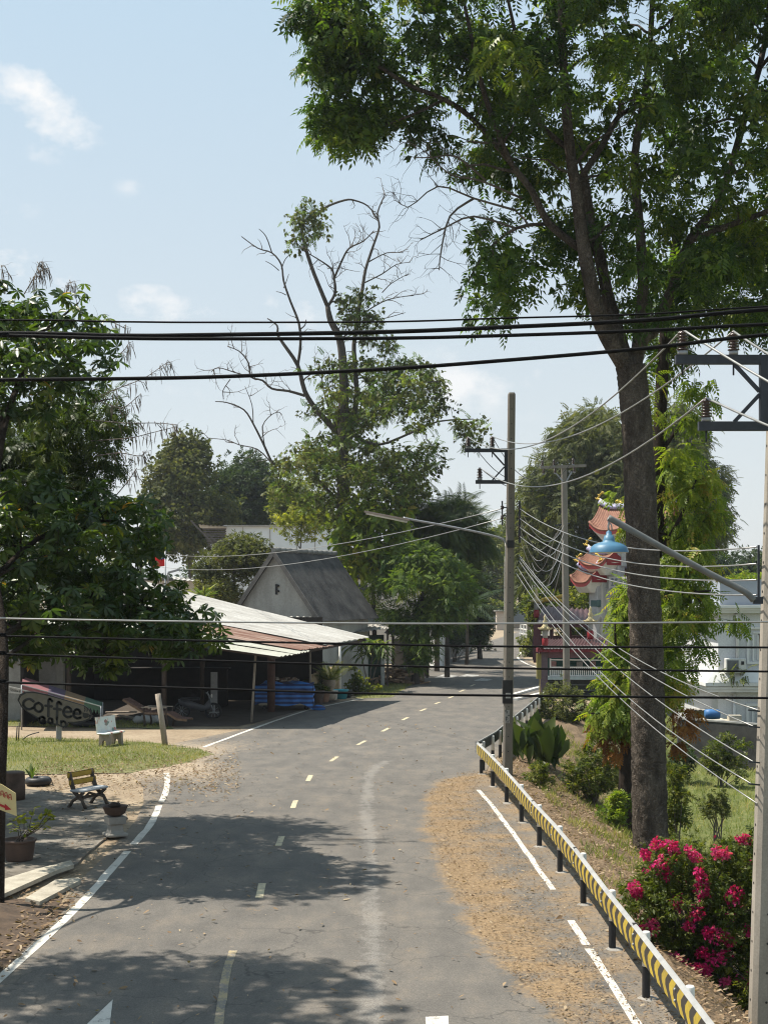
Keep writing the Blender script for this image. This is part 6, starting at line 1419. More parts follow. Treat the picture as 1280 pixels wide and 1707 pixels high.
# ---- benches
def concrete_bench(name, label, loc, rz, sc, wood, seatm, legm):
    t = thing(name, label, 'bench', (0, 0, 0))
    W_ = 1.05*sc
    mb = MB(); mb.cbox((0, 0, .43*sc), (W_, .40*sc, .06*sc)); mb.build('seat', seatm, t)
    if wood:
        for z, nm in ((.62, 0), (.80, 1)):
            mb = MB(); mb.cbox((0, .21*sc+.05*nm, z*sc), (W_*.98, .05*sc, .135*sc)); mb.build('back_slat', wood, t)
        for x in (-.42*sc, .42*sc):
            mb = MB(); mb.tube([(x, -.24*sc, 0), (x, -.12*sc, .2*sc), (x, .0, .29*sc), (x, .14*sc, .42*sc), (x, .22*sc, .62*sc), (x, .29*sc, .88*sc)], [.045*sc, .04*sc, .05*sc, .06*sc, .055*sc, .05*sc], 8, 0, True, .06)
            mb.tube([(x, .3*sc, 0), (x, .17*sc, .17*sc), (x, -.02*sc, .28*sc), (x, -.17*sc, .4*sc)], [.045*sc, .04*sc, .045*sc, .045*sc], 8, 0, True, .06); mb.build('leg', legm, t)
        mb = MB(); mb.tube([(-.42*sc, 0, .24*sc), (.42*sc, 0, .24*sc)], .035*sc, 8); mb.tube([(-.42*sc, -.1*sc, .2*sc), (0, 0, .33*sc), (.42*sc, -.1*sc, .2*sc)], .03*sc, 8); mb.build('stretcher', legm, t)
    else:
        mb = MB(); mb.box((0, .21*sc, .70*sc), (W_*.97, .055*sc, .52*sc), rx=-.14)
        mb.build('backrest', seatm, t)
        for x in (-.33*sc, .33*sc):
            mb = MB()
            prof = [(-.22, 0), (-.10, 0), (-.07, .16), (0, .23), (.07, .16), (.10, 0), (.22, 0), (.2, .4), (-.2, .4)]
            mb.prism([(x-.05*sc, y*sc, z*sc) for y, z in prof], (.1*sc, 0, 0)); mb.build('leg', legm, t)
    t.location = loc; t.rotation_euler = (0, 0, rz); return t
YSL = M('yellow_slat', (.42, .28, .035), (.30, .19, .03), 4, .7, .15); TERZ = M('grey_terrazzo', (.36, .38, .40), (.28, .30, .31), 6, .5, .1); DLEG = M('faux_log_leg', (.10, .078, .06), (.055, .045, .036), 6, .9, .3)
g = G(148, 1347); concrete_bench('park_bench', 'small bench with two yellow back slats on the shaded patio', (g[0], g[1]+.05, .035), math.radians(62), .92, YSL, TERZ, DLEG)
m, nt, _, L = nodes_of('mosaic_tile'); v = N(nt, 'ShaderNodeTexVoronoi'); v.inputs['Scale'].default_value = 9; tc = N(nt, 'ShaderNodeTexCoord'); L.new(tc.outputs['Object'], v.inputs['Vector'])
sp4 = N(nt, 'ShaderNodeSeparateXYZ'); L.new(v.outputs['Color'], sp4.inputs[0]); TILE = finish(m, nt, ramp(nt, sp4.outputs[0], [(0, (.62, .64, .60)), (.6, (.52, .58, .56)), (.82, (.60, .55, .48)), (.9, (.35, .10, .08)), (1, (.16, .25, .22))]), .5)
g = G(184, 1244); concrete_bench('tiled_bench', 'pale mosaic-tiled concrete bench on the lawn right of the coffee sign', (g[0], g[1]+.1, 0), math.radians(65), .98, None, TILE, M('bench_leg_concrete', (.30, .25, .20)))
# ---- wooden lounge chair
lc = thing('lounge_chair', 'low wooden slatted lounge chair at the edge of the shed shade', 'lounge chair', (0, 0, 0))
prof = [(-1.28, .98), (-.85, .74), (-.42, .50), (.15, .50), (.50, .48), (.80, .30), (1.2, .27)]
for y in (-.32, .32):
    mb = MB()
    for a, b_ in zip(prof, prof[1:]): mb.bar((a[0], y, a[1]), (b_[0], y, b_[1]), .05, .07)
    mb.build('side_rail', WOODB, lc)
    mb = MB(); mb.bar((-.55, y, .72), (.42, y, .72), .1, .03); mb.build('armrest', WOODP, lc)
    for x, z in ((-.45, .72), (.42, .72)):
        mb = MB(); mb.tube([(x, y, 0), (x+.03, y, .2), (x-.02, y, .45), (x, y, z)], [.04, .035, .04, .03], 8); mb.build('leg', WOODD, lc)
mb = MB()
for (a, b_) in zip(prof, prof[1:]):
    L_s = math.hypot(b_[0]-a[0], b_[1]-a[1]); n_ = max(3, int(L_s/.085))
    for i in range(n_):
        t_ = (i+.5)/n_; x, z = a[0]+(b_[0]-a[0])*t_, a[1]+(b_[1]-a[1])*t_+.045; mb.box((x, 0, z), (.07, .66, .02), 0, 0, 0, math.atan2(a[1]-b_[1], b_[0]-a[0]))
mb.build('slats', M('red_brown_slats', (.17, .10, .08), (.11, .066, .053), 5, .8, .2), lc)
g = G(262, 1213); lc.location = (g[0], g[1]+.4, 0); lc.rotation_euler = (0, 0, math.radians(-12))
# leaning post on the lawn
mb = MB(); g = G(276, 1243); k = g[1]/F; mb.tube([(g[0], g[1], -.1), (g[0]-.12, g[1], .8), P(263, 1157, g[1])], [.10, .095, .09], 8, 0, True, .06); tag(mb.build('leaning_post', WOODP), 'leaning weathered wooden post on the lawn in front of the lounge chair', 'post')
for k_, (u, h) in enumerate(((27.5, .5), (31, .62))):
    g = G(u, 1236); mb = MB(); mb.tube([g, (g[0]+.02, g[1], h)], .02, 6); tag(mb.build('stake', BLACK), ('left', 'right')[k_]+' of two thin dark stakes in the lawn left of the coffee sign', 'stake', 'thin stakes in the lawn')
mb = MB(); p0, p1_, p2 = G(37, 1234), P(48, 1226, 46), P(65, 1221, 45.5); mb.tube(smooth_path([p0, p1_, p2]), .018, 6); tag(mb.build('bent_rod', BLACK), 'thin dark bent rod sticking out of the lawn near the stakes', 'rod')
# ---- patio things
cx3, cy3, _ = G(20, 1334, .035); mb = MB(); mb.lathe([(.28, 0), (.285, .3), (.27, .62), (.28, .64), (.24, .66), (.02, .66)], (cx3, cy3+.1, .035), 24); tag(mb.build('log_stool', M('old_log', (.13, .09, .07), (.06, .042, .034), 4, .9, .3)), 'thick dark log standing on end on the patio at the left edge', 'log')
g = G(64, 1309); tp_ = thing('tyre_planter', 'dark tyre planter with a spiky plant at the lawn edge', 'planter', g); mb = MB(); n = 24
mb.tube([(g[0]+.24*math.cos(2*math.pi*q/n), g[1]+.24*math.sin(2*math.pi*q/n), .1) for q in range(n+1)], .105, 10, 0, False); mb.lathe([(.23, .04), (.23, .13), (.01, .15)], g, 16); mb.build('tyre', BLACK, tp_)
r = np.random.default_rng(8); a = r.uniform(0, 6.28, 14); cloud('leaves', tp_, LM_STRAP, np.tile(np.array((g[0]-.18, g[1], .1)), (14, 1)), np.stack([np.cos(a)*.35, np.sin(a)*.35, np.full(14, .9)], 1), T_single(1, .12, .02, .2), .42, 8, .2)
g = Vector(G(192, 1394, .035)); g.z = .035; pd = thing('planter_pedestal', 'grey stepped concrete pedestal carrying a dark bowl of dry earth at the patio edge', 'pedestal', g)
mb = MB(); rz_ = .5; mb.cbox(tuple(g+Vector((0, 0, .035))), (.42, .42, .07), rz_); 
def rs(c, w, rz): R = Matrix.Rotation(rz, 3, 'Z'); return [Vector(c)+R @ Vector((x*w/2, y*w/2, 0)) for x, y in ((-1, -1), (1, -1), (1, 1), (-1, 1))]
mb.loft([rs(g+Vector((0, 0, z)), w, rz_) for z, w in ((.06, .32), (.12, .26), (.24, .235), (.26, .34), (.40, .36))], 0, True, False); mb.build('pedestal', M('pedestal_concrete', (.30, .285, .255), (.22, .21, .19), 5, .9, .2), pd)
mb = MB(); mb.lathe([(.10, .40), (.2, .46), (.255, .60), (.265, .61), (.24, .60), (.19, .55), (.02, .57)], g, 22); mb.build('bowl', EARTH, pd)
mb = MB(); mb.blob(tuple(g+Vector((.0, 0, .62))), (.13, .13, .07), 0); mb.build('soil', M('dark_soil', (.04, .03, .024), (.02, .016, .013), 8, .95, .4), pd)
g = Vector(G(32, 1434, .035)); g.z = .035; bp_ = thing('flower_pot', 'large brown pot with a yellow-green leafy plant near the left edge', 'pot plant', g)
mb = MB(); mb.lathe([(.235, 0), (.25, .03), (.285, .30), (.30, .34), (.315, .35), (.315, .385), (.28, .385), (.265, .34), (.02, .33)], g, 28); mb.build('pot', M('brown_glaze', (.11, .07, .052), (.07, .046, .036), 5, .7, .15), bp_)
r = np.random.default_rng(18); n = 60; cps = [(78, 1358, .0), (55, 1352, 0.1), (40, 1366, .0), (62, 1378, .1), (28, 1366, 0), (72, 1372, .05), (50, 1384, 0), (20, 1378, .1), (84, 1364, 0)]
pos = np.vstack([np.array(P(u, v, g.y-.25-d))+r.normal(0, .05, (11, 3)) for u, v, d in cps]); cloud('leaves', bp_, LM_YEL, pos, r.normal(0, 1, pos.shape)*np.array((1, 1, .4)), T_single(1, .62, .03, .1), .13, 19, .5)
mb = MB()
for u, v, d in cps: mb.tube([g+Vector((random.uniform(-.08, .08), random.uniform(-.05, .05), .33)), Vector(P((u+40)/2, 1385, g.y-.15)), P(u, v, g.y-.25-d)], .008, 5)
mb.build('stems', DEAD, bp_)
SLAB = M('pale_slab', (.42, .385, .31), (.27, .24, .19), 3, .9, .2, grain=30)
for k_, pts in enumerate(([(-30, 1508), (8, 1497), (94, 1458), (123, 1448), (118, 1441), (60, 1456), (-30, 1484)], [(42, 1505), (66, 1511), (135, 1474), (131, 1470), (92, 1474)])):
    mb = MB(); z = .13-.055*k_; mb.prism([G(u, v, z-.07) for u, v in pts][::-1], (0, 0, .07)); tag(mb.build('concrete_slab', SLAB), ('larger upper concrete slab step between the patio and the soil', 'smaller lower concrete slab step beside the white edge line')[k_], 'slab', 'concrete slabs at the patio edge')
# dark soil bed under the left tree
m_soil = M('dark_earth', (.11, .075, .05), (.05, .036, .026), 4, .95, .6, grain=25)
mb = MB(); xs = np.arange(-9, -4.85, .2); ys_ = np.arange(13, 23.2, .2); vs = []
for y in ys_:
    for x in xs: vs.append((x, y, .006+max(0, .35*sstep((-5.3-x)/1.6))*sstep((22.8-y)/1.2)*sstep((x+9)/1.6)*sstep((y-13)/2)*(1+.25*math.sin(x*5)*math.sin(y*4))+random.uniform(0, .025)*(x < -5.2)))
nx_ = len(xs); mb.add(vs, [(j*nx_+i, j*nx_+i+1, (j+1)*nx_+i+1, (j+1)*nx_+i) for j in range(len(ys_)-1) for i in range(nx_-1)], 0, True); struct(mb.build('soil_bed', m_soil))
lp = thing('leafy_seedling', 'green strap-leaved plant in the soil at the bottom left corner', 'plant', (-5.35, 18.4, .1)); r = np.random.default_rng(28); a = r.uniform(0, 6.28, 26)
cloud('leaves', lp, LM_WHORL, np.array((-5.4, 18.5, .2))+r.normal(0, .12, (26, 3)), np.stack([np.cos(a), np.sin(a), r.uniform(.1, .9, 26)], 1), T_single(1, .3, .04, .3), .38, 29, .4)
# ---- right: white house
wh = thing('white_house', 'white two-storey house with ledges and an air conditioner on the right', 'house', (16, 61, -2)); D = 59.; 
WH = M('cool_white_wall', (.64, .645, .65), (.52, .53, .54), .7, .85, .08, grain=15); TRIM = M('white_trim', (.70, .70, .69), (.60, .60, .59), 2, .7, .05)
xl = P(1197, 1, D)[0]; xr = xl+9; zc = P(0, 1012, D)[2]; zf = P(0, 1140, D)[2]
mb = MB(); mb.box(((xl+xr)/2, D+4, (zc-2.2)/2), (xr-xl, 8, zc+2.2)); mb.build('walls', WH, wh)
mb = MB()
for dz, o, h in ((0, .42, .12), (-.11, .34, .1), (-.21, .27, .1)): mb.box(((xl+xr)/2, D+4, zc+.02+dz), (xr-xl+2*o+.7, 8+2*o, h))
mb.build('cornice', TRIM, wh)
mb = MB(); zp = P(0, 968, D)[2]; mb.box(((xl+xr)/2+.1, D+4, (zc+zp)/2+.05), (xr-xl, 7.8, zp-zc)); mb.build('parapet', M('blue_grey_parapet', (.30, .33, .38), (.25, .28, .32), .8, .8, .05), wh)
mb = MB(); xo = P(1176, 1, D-.6)[0]
for dz, o, h in ((0, .0, .14), (-.15, .08, .12), (-.27, .15, .1)): mb.box(((xo+o+xr)/2, D+4, zf+dz), (xr-xo-o, 9.2-2*o, h))
mb.loft([[(xo, D-.6, zf+.08), (xr, D-.6, zf+.08), (xr, D-.0, zf+.08), (xl-.02, D-.0, zf+.08)], [(xl-.25, D-.28, zf+.5), (xr, D-.28, zf+.5), (xr, D-.0, zf+.5), (xl-.02, D-.0, zf+.5)]], 0, True, False); mb.build('ledge', TRIM, wh)
mb = MB(); px_ = P(1228.5, 1, D)[0]; mb.tube([(px_, D-.06, zf+.5), (px_, D-.06, zc-.55), (px_-.04, D-.06, zc-.35), (px_-.04, D, zc-.3)], .07, 8); mb.tube([(P(1223, 1, D)[0], D-.06, -2.2), (P(1223, 1, D)[0], D-.06, zf-.4)], .06, 8); mb.build('drainpipe', TRIM, wh)
for (u0, u1, v0, v1) in ((1246, 1282, 1047, 1105), (1245, 1282, 1175, 1235)):
    p, q = P(u0, v0, D), P(u1, v1, D); cxw, czw, ww, hh = (p[0]+q[0])/2, (p[2]+q[2])/2, q[0]-p[0], p[2]-q[2]
    mb = MB(); fw = .1
    for x, z, w, h in ((cxw, p[2], ww, fw), (cxw, q[2], ww, fw), (p[0], czw, fw, hh-fw), (q[0], czw, fw, hh-fw)): mb.box((x, D-.04, z), (w+(fw if h == fw else 0), .1, h))
    for x, z, w, h in ((cxw, p[2]-.2, ww-.45, .06), (p[0]+.22, czw-.1, .06, hh-.35), (p[0]+.42, czw-.1, .05, hh-.4)): mb.box((x, D-.03, z), (w, .07, h))
    wn = mb.build('window', TRIM, wh); mb = MB(); mb.box((cxw+.2, D-.005, czw-.05), (ww-.5, .03, hh-.3)); mb.build('pane', M('dark_glass', (.05, .055, .06), rough=.2, bump=0), wn)
mb = MB(); p = P(1225, 1110, D-.45); mb.cbox(p, (.82, .36, .60), 0, 0, .02); ac = mb.build('air_conditioner', M('aircon_white', (.60, .60, .57), bump=.02), wh)
mb = MB(); mb.box((p[0]-.13, p[1]-.185, p[2]), (.46, .02, .46)); 
for i in range(7): mb.box((p[0]-.13, p[1]-.2, p[2]-.18+.06*i), (.46, .01, .012))
mb.build('grille', M('grille_grey', (.16, .165, .17)), ac)
mb = MB(); mb.box((p[0]+.27, p[1]-.185, p[2]+.12), (.12, .02, .14)); mb.build('badge_plate', BLACK, ac)
hp = thing('ledge_plant', 'small green plant hanging over the ledge in front of the air conditioner', 'plant', P(1222, 1140, D-.7))
r = np.random.default_rng(38); n = 24; pos = np.stack([r.normal(P(1222, 1, D-.8)[0], .35, n), np.full(n, D-.8), r.normal(P(0, 1122, D)[2], .14, n)], 1); cloud('leaves', hp, LM_MID, pos, r.normal(0, 1, (n, 3)), TP2, .42, 39, .5)
mb = MB(); q = P(1222, 1140, D-.7); mb.tube([(q[0], q[1], q[2]), (q[0]+.05, q[1]-.02, q[2]+.3)], .03, 6); mb.build('stem', DEAD, hp)
bw = thing('boundary_wall', 'dark stained block wall across the far side of the low field', 'wall', (14, 55, -2)); mb = MB(); a, b_ = P(1130, 1, 57), P(1290, 1, 54)
zt_ = P(0, 1207, 55)[2]; mb.prism([(a[0], a[1], -2.2), (b_[0], b_[1], -2.2), (b_[0], b_[1], zt_), (a[0], a[1], zt_-.0)], (0, .2, 0)); mb.prism([(b_[0], b_[1], -2.2), (b_[0]+14, b_[1]-1, -2.2), (b_[0]+14, b_[1]-1, zt_), (b_[0], b_[1], zt_)], (0, .2, 0)); mb.build('blocks', M('stained_block', (.075, .073, .07), (.025, .026, .027), 1.2, .95, .3, grain=10), bw)
mb = MB(); mb.prism([(a[0], a[1]-.03, zt_), (b_[0], b_[1]-.03, zt_), (b_[0], b_[1]-.03, zt_+.06), (a[0], a[1]-.03, zt_+.06)], (0, .26, 0)); mb.build('coping', M('coping_grey', (.30, .30, .29)), bw)
bl = thing('blue_drum', 'blue plastic drum lying on the pale step beside the white house corner', 'drum', P(1188, 1196, 57.5)); p = Vector(P(1187, 1191, 57.5)); mb = MB(); mb.lathe([(.02, -.3), (.19, -.29), (.205, -.1), (.21, 0), (.205, .1), (.19, .29), (.02, .3)], (0, 0, 0), 18); mb.v = [(p.x+z, p.y+x, p.z+y) for x, y, z in mb.v]; mb.build('body', M('drum_blue', (.05, .16, .36), (.04, .13, .30), 5, .5, .05), bl)
t = thing('low_step', 'pale low concrete platform behind the boundary wall at the house corner', 'platform', P(1190, 1210, 57.5)); q = P(1194, 1203, 57.6); mb = MB(); mb.box((q[0]+.2, 58, q[2]-.6), (1.5, 1.2, 1.3)); mb.box((q[0]+.75, 57.7, q[2]+.15), (.5, .4, .2)); mb.build('platform', M('cream_platform', (.48, .44, .36)), t)
t = thing('tin_roof', 'small tin roof seen through the leaves left of the blue drum', 'roof', P(1160, 1185, 60)); mb = corrug(MB(), P(1118, 1186, 60), P(1180, 1184, 60), P(1176, 1180, 64), P(1125, 1182, 64), .2, .02, .03); mb.build('sheet', GREYTIN, t)
for u in (1122, 1176): mb = MB(); p = P(u, 1186, 60.2); mb.bar((p[0], p[1], -2), p, .08); mb.build('post', WOODD, t)
t = thing('red_tiled_roof', 'patch of orange tiled roof and railings glimpsed through leaves left of the white house', 'roof', P(1165, 1080, 72)); mb = corrug(MB(), P(1130, 1082, 72), P(1180, 1082, 72), P(1176, 1064, 76), P(1134, 1064, 76), .3, .05, .03); mb.build('tiles', M('orange_tiles', (.42, .20, .13), (.32, .15, .1)), t)
mb = MB(); p, q = P(1130, 1082, 73), P(1180, 1082, 73); mb.box(((p[0]+q[0])/2, 74.5, (p[2]-2)/2), (q[0]-p[0], 3, p[2]+2)); mb.build('walls', M('greyish_pink_wall', (.36, .31, .29)), t)  # plain greyish pink wall colour
mb = MB(); 
for i in range(16): p = P(1130+i*3.4, 1130, 71.5); mb.bar((p[0], 71.5, P(0, 1145, 71.5)[2]), (p[0], 71.5, P(0, 1122, 71.5)[2]), .04)
mb.bar(P(1128, 1122, 71.5), P(1184, 1122, 71.5), .05); mb.build('railing', M('dark_railing', (.07, .05, .045)), t)
# ---- shrine gate (roofed arch) and the low fence pavilion
REDP = M('red_enamel', (.26, .02, .024), (.20, .016, .02), 5, .5, .05); SUNRED = M('sunlit_red_fascia', (.46, .09, .08), (.38, .075, .07), 5, .6, .05); TILE_O = M('orange_glazed_tile', (.33, .165, .11), (.20, .095, .065), 5, .75, .1, grain=12); SOFF = M('white_soffit', (.68, .64, .58), (.58, .55, .5), 5, .7, .05)
GOLD = M('gold_ornament', (.55, .38, .06), (.38, .27, .05), 9, .4, .2, metallic=.3); LILAC = M('lilac_ridge', (.42, .40, .55), (.26, .25, .42), 14, .6, .1, lo=.45, hi=.55); MARB = M('grey_marble', (.50, .48, .47), (.36, .35, .345), 1.8, .6, .05, grain=8); MARBL = M('pale_marble', (.52, .49, .44), (.42, .40, .36), 2, .6, .05); MAROON = M('maroon_paint', (.085, .028, .033), (.06, .022, .026), 5, .7, .1)
gate = thing('shrine_gate', 'tall ornate shrine gate with stacked upturned orange roofs behind the big trunk', 'gate', P(1015, 1060, 76)[0:2]+(0,)); GD = 76.; gk = GD/F
RZ = math.radians(-46)   # the gate is turned so that its road front and its near end both show
gx = Vector((math.cos(RZ), math.sin(RZ), 0)); gy = Vector((-math.sin(RZ), math.cos(RZ), 0))
def curl(mb, p, d, s, m=0):
    """scrolled dragon-like ridge ornament"""
    p = Vector(p); d = Vector(d); pts = []
    for i in range(15):
        a = i/14; pts.append(p+d*(s*(.9*math.sin(a*3.6)*(1-a*.35)-.1))+Vector((0, 0, s*(.15+1.05*a+.18*math.sin(a*9)))))
    mb.tube(pts, [s*.16*(1-.55*abs(i/14-.25)) for i in range(15)], 7, m)
    for i in range(2, 13, 2):
        q = pts[i]; mb.tube([q, q+d*s*(.32 if i % 4 else -.3)+Vector((0, 0, s*.22))], [s*.08, s*.02], 5, m)
    mb.blob(tuple(pts[-1]+d*s*.1), (s*.22, s*.18, s*.16), m)
def pag_roof(u, v, w, dep, h, up, lab, par=gate, D=GD, tiles=TILE_O, orn=1.0):
    """upturned roof: centre of the eave plane at pixel (u,v); w along gx, dep along gy (metres)"""
    c = Vector(P(u, v, D)); ns, ntt = 40, 12
    def pt(s, t, dz=0.): return c+gx*(s*w/2*(1+.05*abs(t)))+gy*(t*dep/2)+Vector((0, 0, h*(1-abs(t))**1.5+up*abs(s)**3*(.45+.55*abs(t))+dz))
    mb = MB(); vs = []
    for j in range(ntt+1):
        t = -1+2*j/ntt
        for i in range(ns*2+1): s = -1+i/ns; vs.append(pt(s, t, .055*(i % 4 in (1, 2))))
    n1_ = ns*2+1; mb.add(vs, [(j*n1_+i, j*n1_+i+1, (j+1)*n1_+i+1, (j+1)*n1_+i) for j in range(ntt) for i in range(n1_-1)], 0, True)
    rf = mb.build('roof', tiles, par)
    mb = MB(); fh = .26
    for t in (-1, 1):
        top = [pt(-1+i/8, t, .02)+gy*t*.02 for i in range(17)]; bot = [p-Vector((0, 0, fh)) for p in top]
        mb.add(top+bot, [(i, i+17, i+18, i+1) for i in range(16)], 0, True)
        mb.tube([p-Vector((0, 0, .03)) for p in top], .06, 6, 2)
    for s in (-1, 1):
        top = [pt(s, -1+i/6, .0)+gx*s*.02 for i in range(13)]; bot = [v3(p, pt(s, 1).z-fh-.16) for p in top]
        mb.add(top+bot, [(i, i+13, i+14, i+1) for i in range(12)], 1, False)
    mb.build('fascia', [SUNRED, REDP, TILE_O], rf)  # eave fascia paler, ends darker: sun and shade put into the reds
    mb = MB(); e = [pt(s, t, -fh)  for s, t in ((-1, -1), (-.5, -1), (0, -1), (.5, -1), (1, -1), (1, 1), (.5, 1), (0, 1), (-.5, 1), (-1, 1))]; ci_ = [c+gx*(s*w*.30)+gy*(t*dep*.25)+Vector((0, 0, -.55)) for s, t in ((-1, -1), (-.5, -1), (0, -1), (.5, -1), (1, -1), (1, 1), (.5, 1), (0, 1), (-.5, 1), (-1, 1))]
    mb.loft([e, ci_], 0, True, False); mb.build('soffit', SOFF, rf)
    mb = MB(); rp_ = [pt(-1+i/10, 0, .10+.12*abs(-1+i/10)**2) for i in range(21)]; mb.tube(rp_, .14, 8, 0); mb.tube([p+Vector((0, 0, .14)) for p in rp_], .05, 6, 1); mb.build('ridge', [LILAC, M('ridge_white', (.6, .6, .62))], rf)
    for s in (-1, 1):
        mb = MB(); curl(mb, pt(s*.93, 0, .2), gx*s, .42*orn); mb.build('ridge_ornament', GOLD, rf)
    return rf
# columns and beams
def col(u, v0, v1, w, d, mat, nm='column', D=GD, par=gate, dx=0):
    p, q = P(u, v0, D), P(u, v1, D); mb = MB(); mb.cbox((p[0]+dx, D, (p[2]+q[2])/2), (w, d, abs(p[2]-q[2])), RZ, 0, .03); return mb.build(nm, mat, par)
col(993.5, 975, 1142, .55, .55, MARB); col(1028, 895, 1142, .62, .62, MARB); col(1008, 948, 1140, .16, .7, MARBL, 'inner_pillar'); col(1015, 980, 1064, 1.3, .34, MARB, 'stone_panel')
col(996, 1000, 1012, .5, .6, M('green_relief', (.10, .16, .15), (.06, .1, .1), 14), 'relief_panel', GD-.05); col(1035, 905, 945, .5, .5, MARB, 'upper_column'); col(1019, 930, 962, .7, .5, MARB, 'upper_wall'); col(1022, 938, 958, .42, .54, M('dark_recess', (.06, .07, .075)), 'recess')
for u, v in ((988, 1024), (1018, 985)): mb = MB(); p = Vector(P(u, v, GD-.4)); mb.prism([p, p+gx*.5, p+gx*.5+Vector((0, 0, -.15)), p+gx*.12+Vector((0, 0, -.5))], gy*.1); mb.build('bracket', MARBL, gate)
sgn = MB(); p = Vector(P(1014, 963, GD-.6)); q = Vector(P(1052, 973, GD-.9)); 
sgn.prism([p+Vector((0, 0, .05)), p+gx*2.1+Vector((0, 0, .05)), p+gx*2.1+Vector((0, 0, -.55)), p+Vector((0, 0, -.55))], gy*.16)
sg_ = sgn.build('name_board', MARBL, gate); mb = MB(); BL = M('blue_grey_letter', (.16, .19, .25))
for i in range(7):
    o_ = p+gx*(.16+.28*i)-gy*.012
    for (a, b_, c_, d_) in ((0, -.08, .2, -.08), (.1, -.02, .1, -.4), (0, -.2, .2, -.22), (.02, -.4, .2, -.42), (.03, -.1, .02, -.38))[:4+i % 2]:
        mb.bar(o_+gx*a+Vector((0, 0, b_)), o_+gx*c_+Vector((0, 0, d_)), .02, .05)
mb.build('sign_characters', BL, sg_)
pag_roof(981, 971, 1.35, 1.3, .62, .42, 'low'); pag_roof(1002, 942, 1.75, 1.5, .55, .40, 'mid'); pag_roof(1031, 884, 2.5, 1.7, 1.15, .5, 'top'); pag_roof(1095, 885, 2.4, 1.7, 1.15, .5, 'topr'); pag_roof(1060, 971, 1.6, 1.5, .6, .4, 'lowr')
mb = MB(); curl(mb, P(1036, 868, GD), gx, .8); curl(mb, P(1042, 855, GD), -gx, .62); mb.build('finial', GOLD, gate)
col(1072, 880, 1142, .62, .62, MARB)
# ---- fence pavilion / gatehouse in front
gh = thing('gatehouse', 'low maroon gatehouse with red tiled roof edges, lanterns and a white fence', 'gatehouse', G(910, 1166)); D = 66.; k = D/F
def bx(u0, u1, v0, v1, y, dy, mat, nm, par=gh):
    p, q = P(u0, v0, y), P(u1, v1, y); mb = MB(); mb.box(((p[0]+q[0])/2, y+dy/2, (p[2]+q[2])/2), (q[0]-p[0], dy, p[2]-q[2])); return mb.build(nm, mat, par)
bx(902, 913, 1088, 1165, D, .5, M('mauve_column', (.12, .09, .10), (.085, .062, .07)), 'column')
bx(895, 902, 1090, 1132, D-.02, .3, M('olive_yellow_board', (.23, .20, .06), (.17, .15, .05)), 'notice_board'); bx(899, 900.4, 1132, 1160, D+.1, .06, M('yellow_rod', (.45, .35, .05)), 'board_post')
bx(896, 1032, 1081, 1087.5, D-.35, .7, M('dark_red_fascia', (.17, .026, .034), (.12, .02, .026)), 'fascia')
bx(900, 1032, 1087.5, 1097, D+.05, .5, M('purple_beam', (.15, .085, .10)), 'beam')
mb = MB(); N_ = 22
for i in range(N_):     # rounded tile ends
    p = P(908+i*5.6, 1079.5, D-.3); mb.lathe([(.075, 0), (.075, .34)], (0, 0, 0), 10); mb.v[-20:] = [(p[0]+x, p[1]-.1+z, p[2]+y) for x, y, z in mb.v[-20:]]
rt = MB(); e0, e1, f1, f0 = P(896, 1081, D-.4), P(1034, 1081, D-.4), P(1034, 1062, D+2.2), P(915, 1066, D+2.2); corrug(rt, e0, e1, f1, f0, .156, .045, .03); rf = rt.build('roof', M('maroon_tiles', (.085, .038, .036), (.055, .024, .024), 4, .45, .1), gh)
mb.build('tile_ends', M('pale_tile_end', (.62, .56, .55)), rf)
def urn(u, v, D, s, nm='lantern'):
    p = P(u, v, D); mb = MB(); mb.lathe([(.12*s, 0), (.145*s, .1*s), (.145*s, .34*s), (.11*s, .4*s)], p, 8, 0)
    mb.lathe([(.12*s, .4*s), (.13*s, .75*s)], p, 6, 1)
    for i in range(6):
        a = i*math.pi/3; mb.tube([(p[0], p[1], p[2]+.98*s), (p[0]+.22*s*math.cos(a), p[1]+.22*s*math.sin(a), p[2]+.82*s), (p[0]+.34*s*math.cos(a), p[1]+.34*s*math.sin(a), p[2]+.86*s)], [.06*s, .05*s, .02*s], 5, 2)
    mb.lathe([(.3*s, .78*s), (.12*s, .98*s), (.09*s, 1.05*s), (.12*s, 1.15*s), (.05*s, 1.25*s), (.08*s, 1.35*s), (.01, 1.5*s)], p, 8, 2); return mb.build(nm, [REDP, M('lantern_glass', (.34, .33, .30), bump=.02), M('lantern_gold', (.48, .40, .22), (.33, .28, .16), 8)], gh)
urn(908.5, 1078, D-.3, 1.0); urn(984, 1066, D+1.5, 1.05); urn(894, 1030, D+12, 1.1)
mb = MB()   # second, higher roof behind
e0, e1, f1, f0 = P(894, 1040, D+11), P(985, 1040, D+11), P(982, 1016, D+14), P(905, 1010, D+14); corrug(mb, e0, e1, f1, f0, .3, .07, .04); rf2 = mb.build('roof', MATS['maroon_tiles'], gh)
mb = MB()
for i in range(16): p = P(900+i*5.4, 1037, D+10.9); mb.lathe([(.1, 0), (.1, .3)], (0, 0, 0), 8); mb.v[-16:] = [(p[0]+x, p[1]-.2+z, p[2]+y) for x, y, z in mb.v[-16:]]
mb.build('tile_ends', MATS['pale_tile_end'], rf2)
mb = MB(); 
for i in range(7): p = P(897+i*7, 1003+(3-abs(i-3))*-1.5, D+13); mb.blob(p, (.16, .12, .13), 0); 
mb.tube([P(893, 1008, D+13), P(905, 999, D+13), P(925, 996, D+13), P(938, 993, D+13)], .1, 6); mb.build('ridge_ornament', GOLD, rf2)
bx(893, 985, 1041, 1046, D+10.8, .5, MAROON, 'fascia')
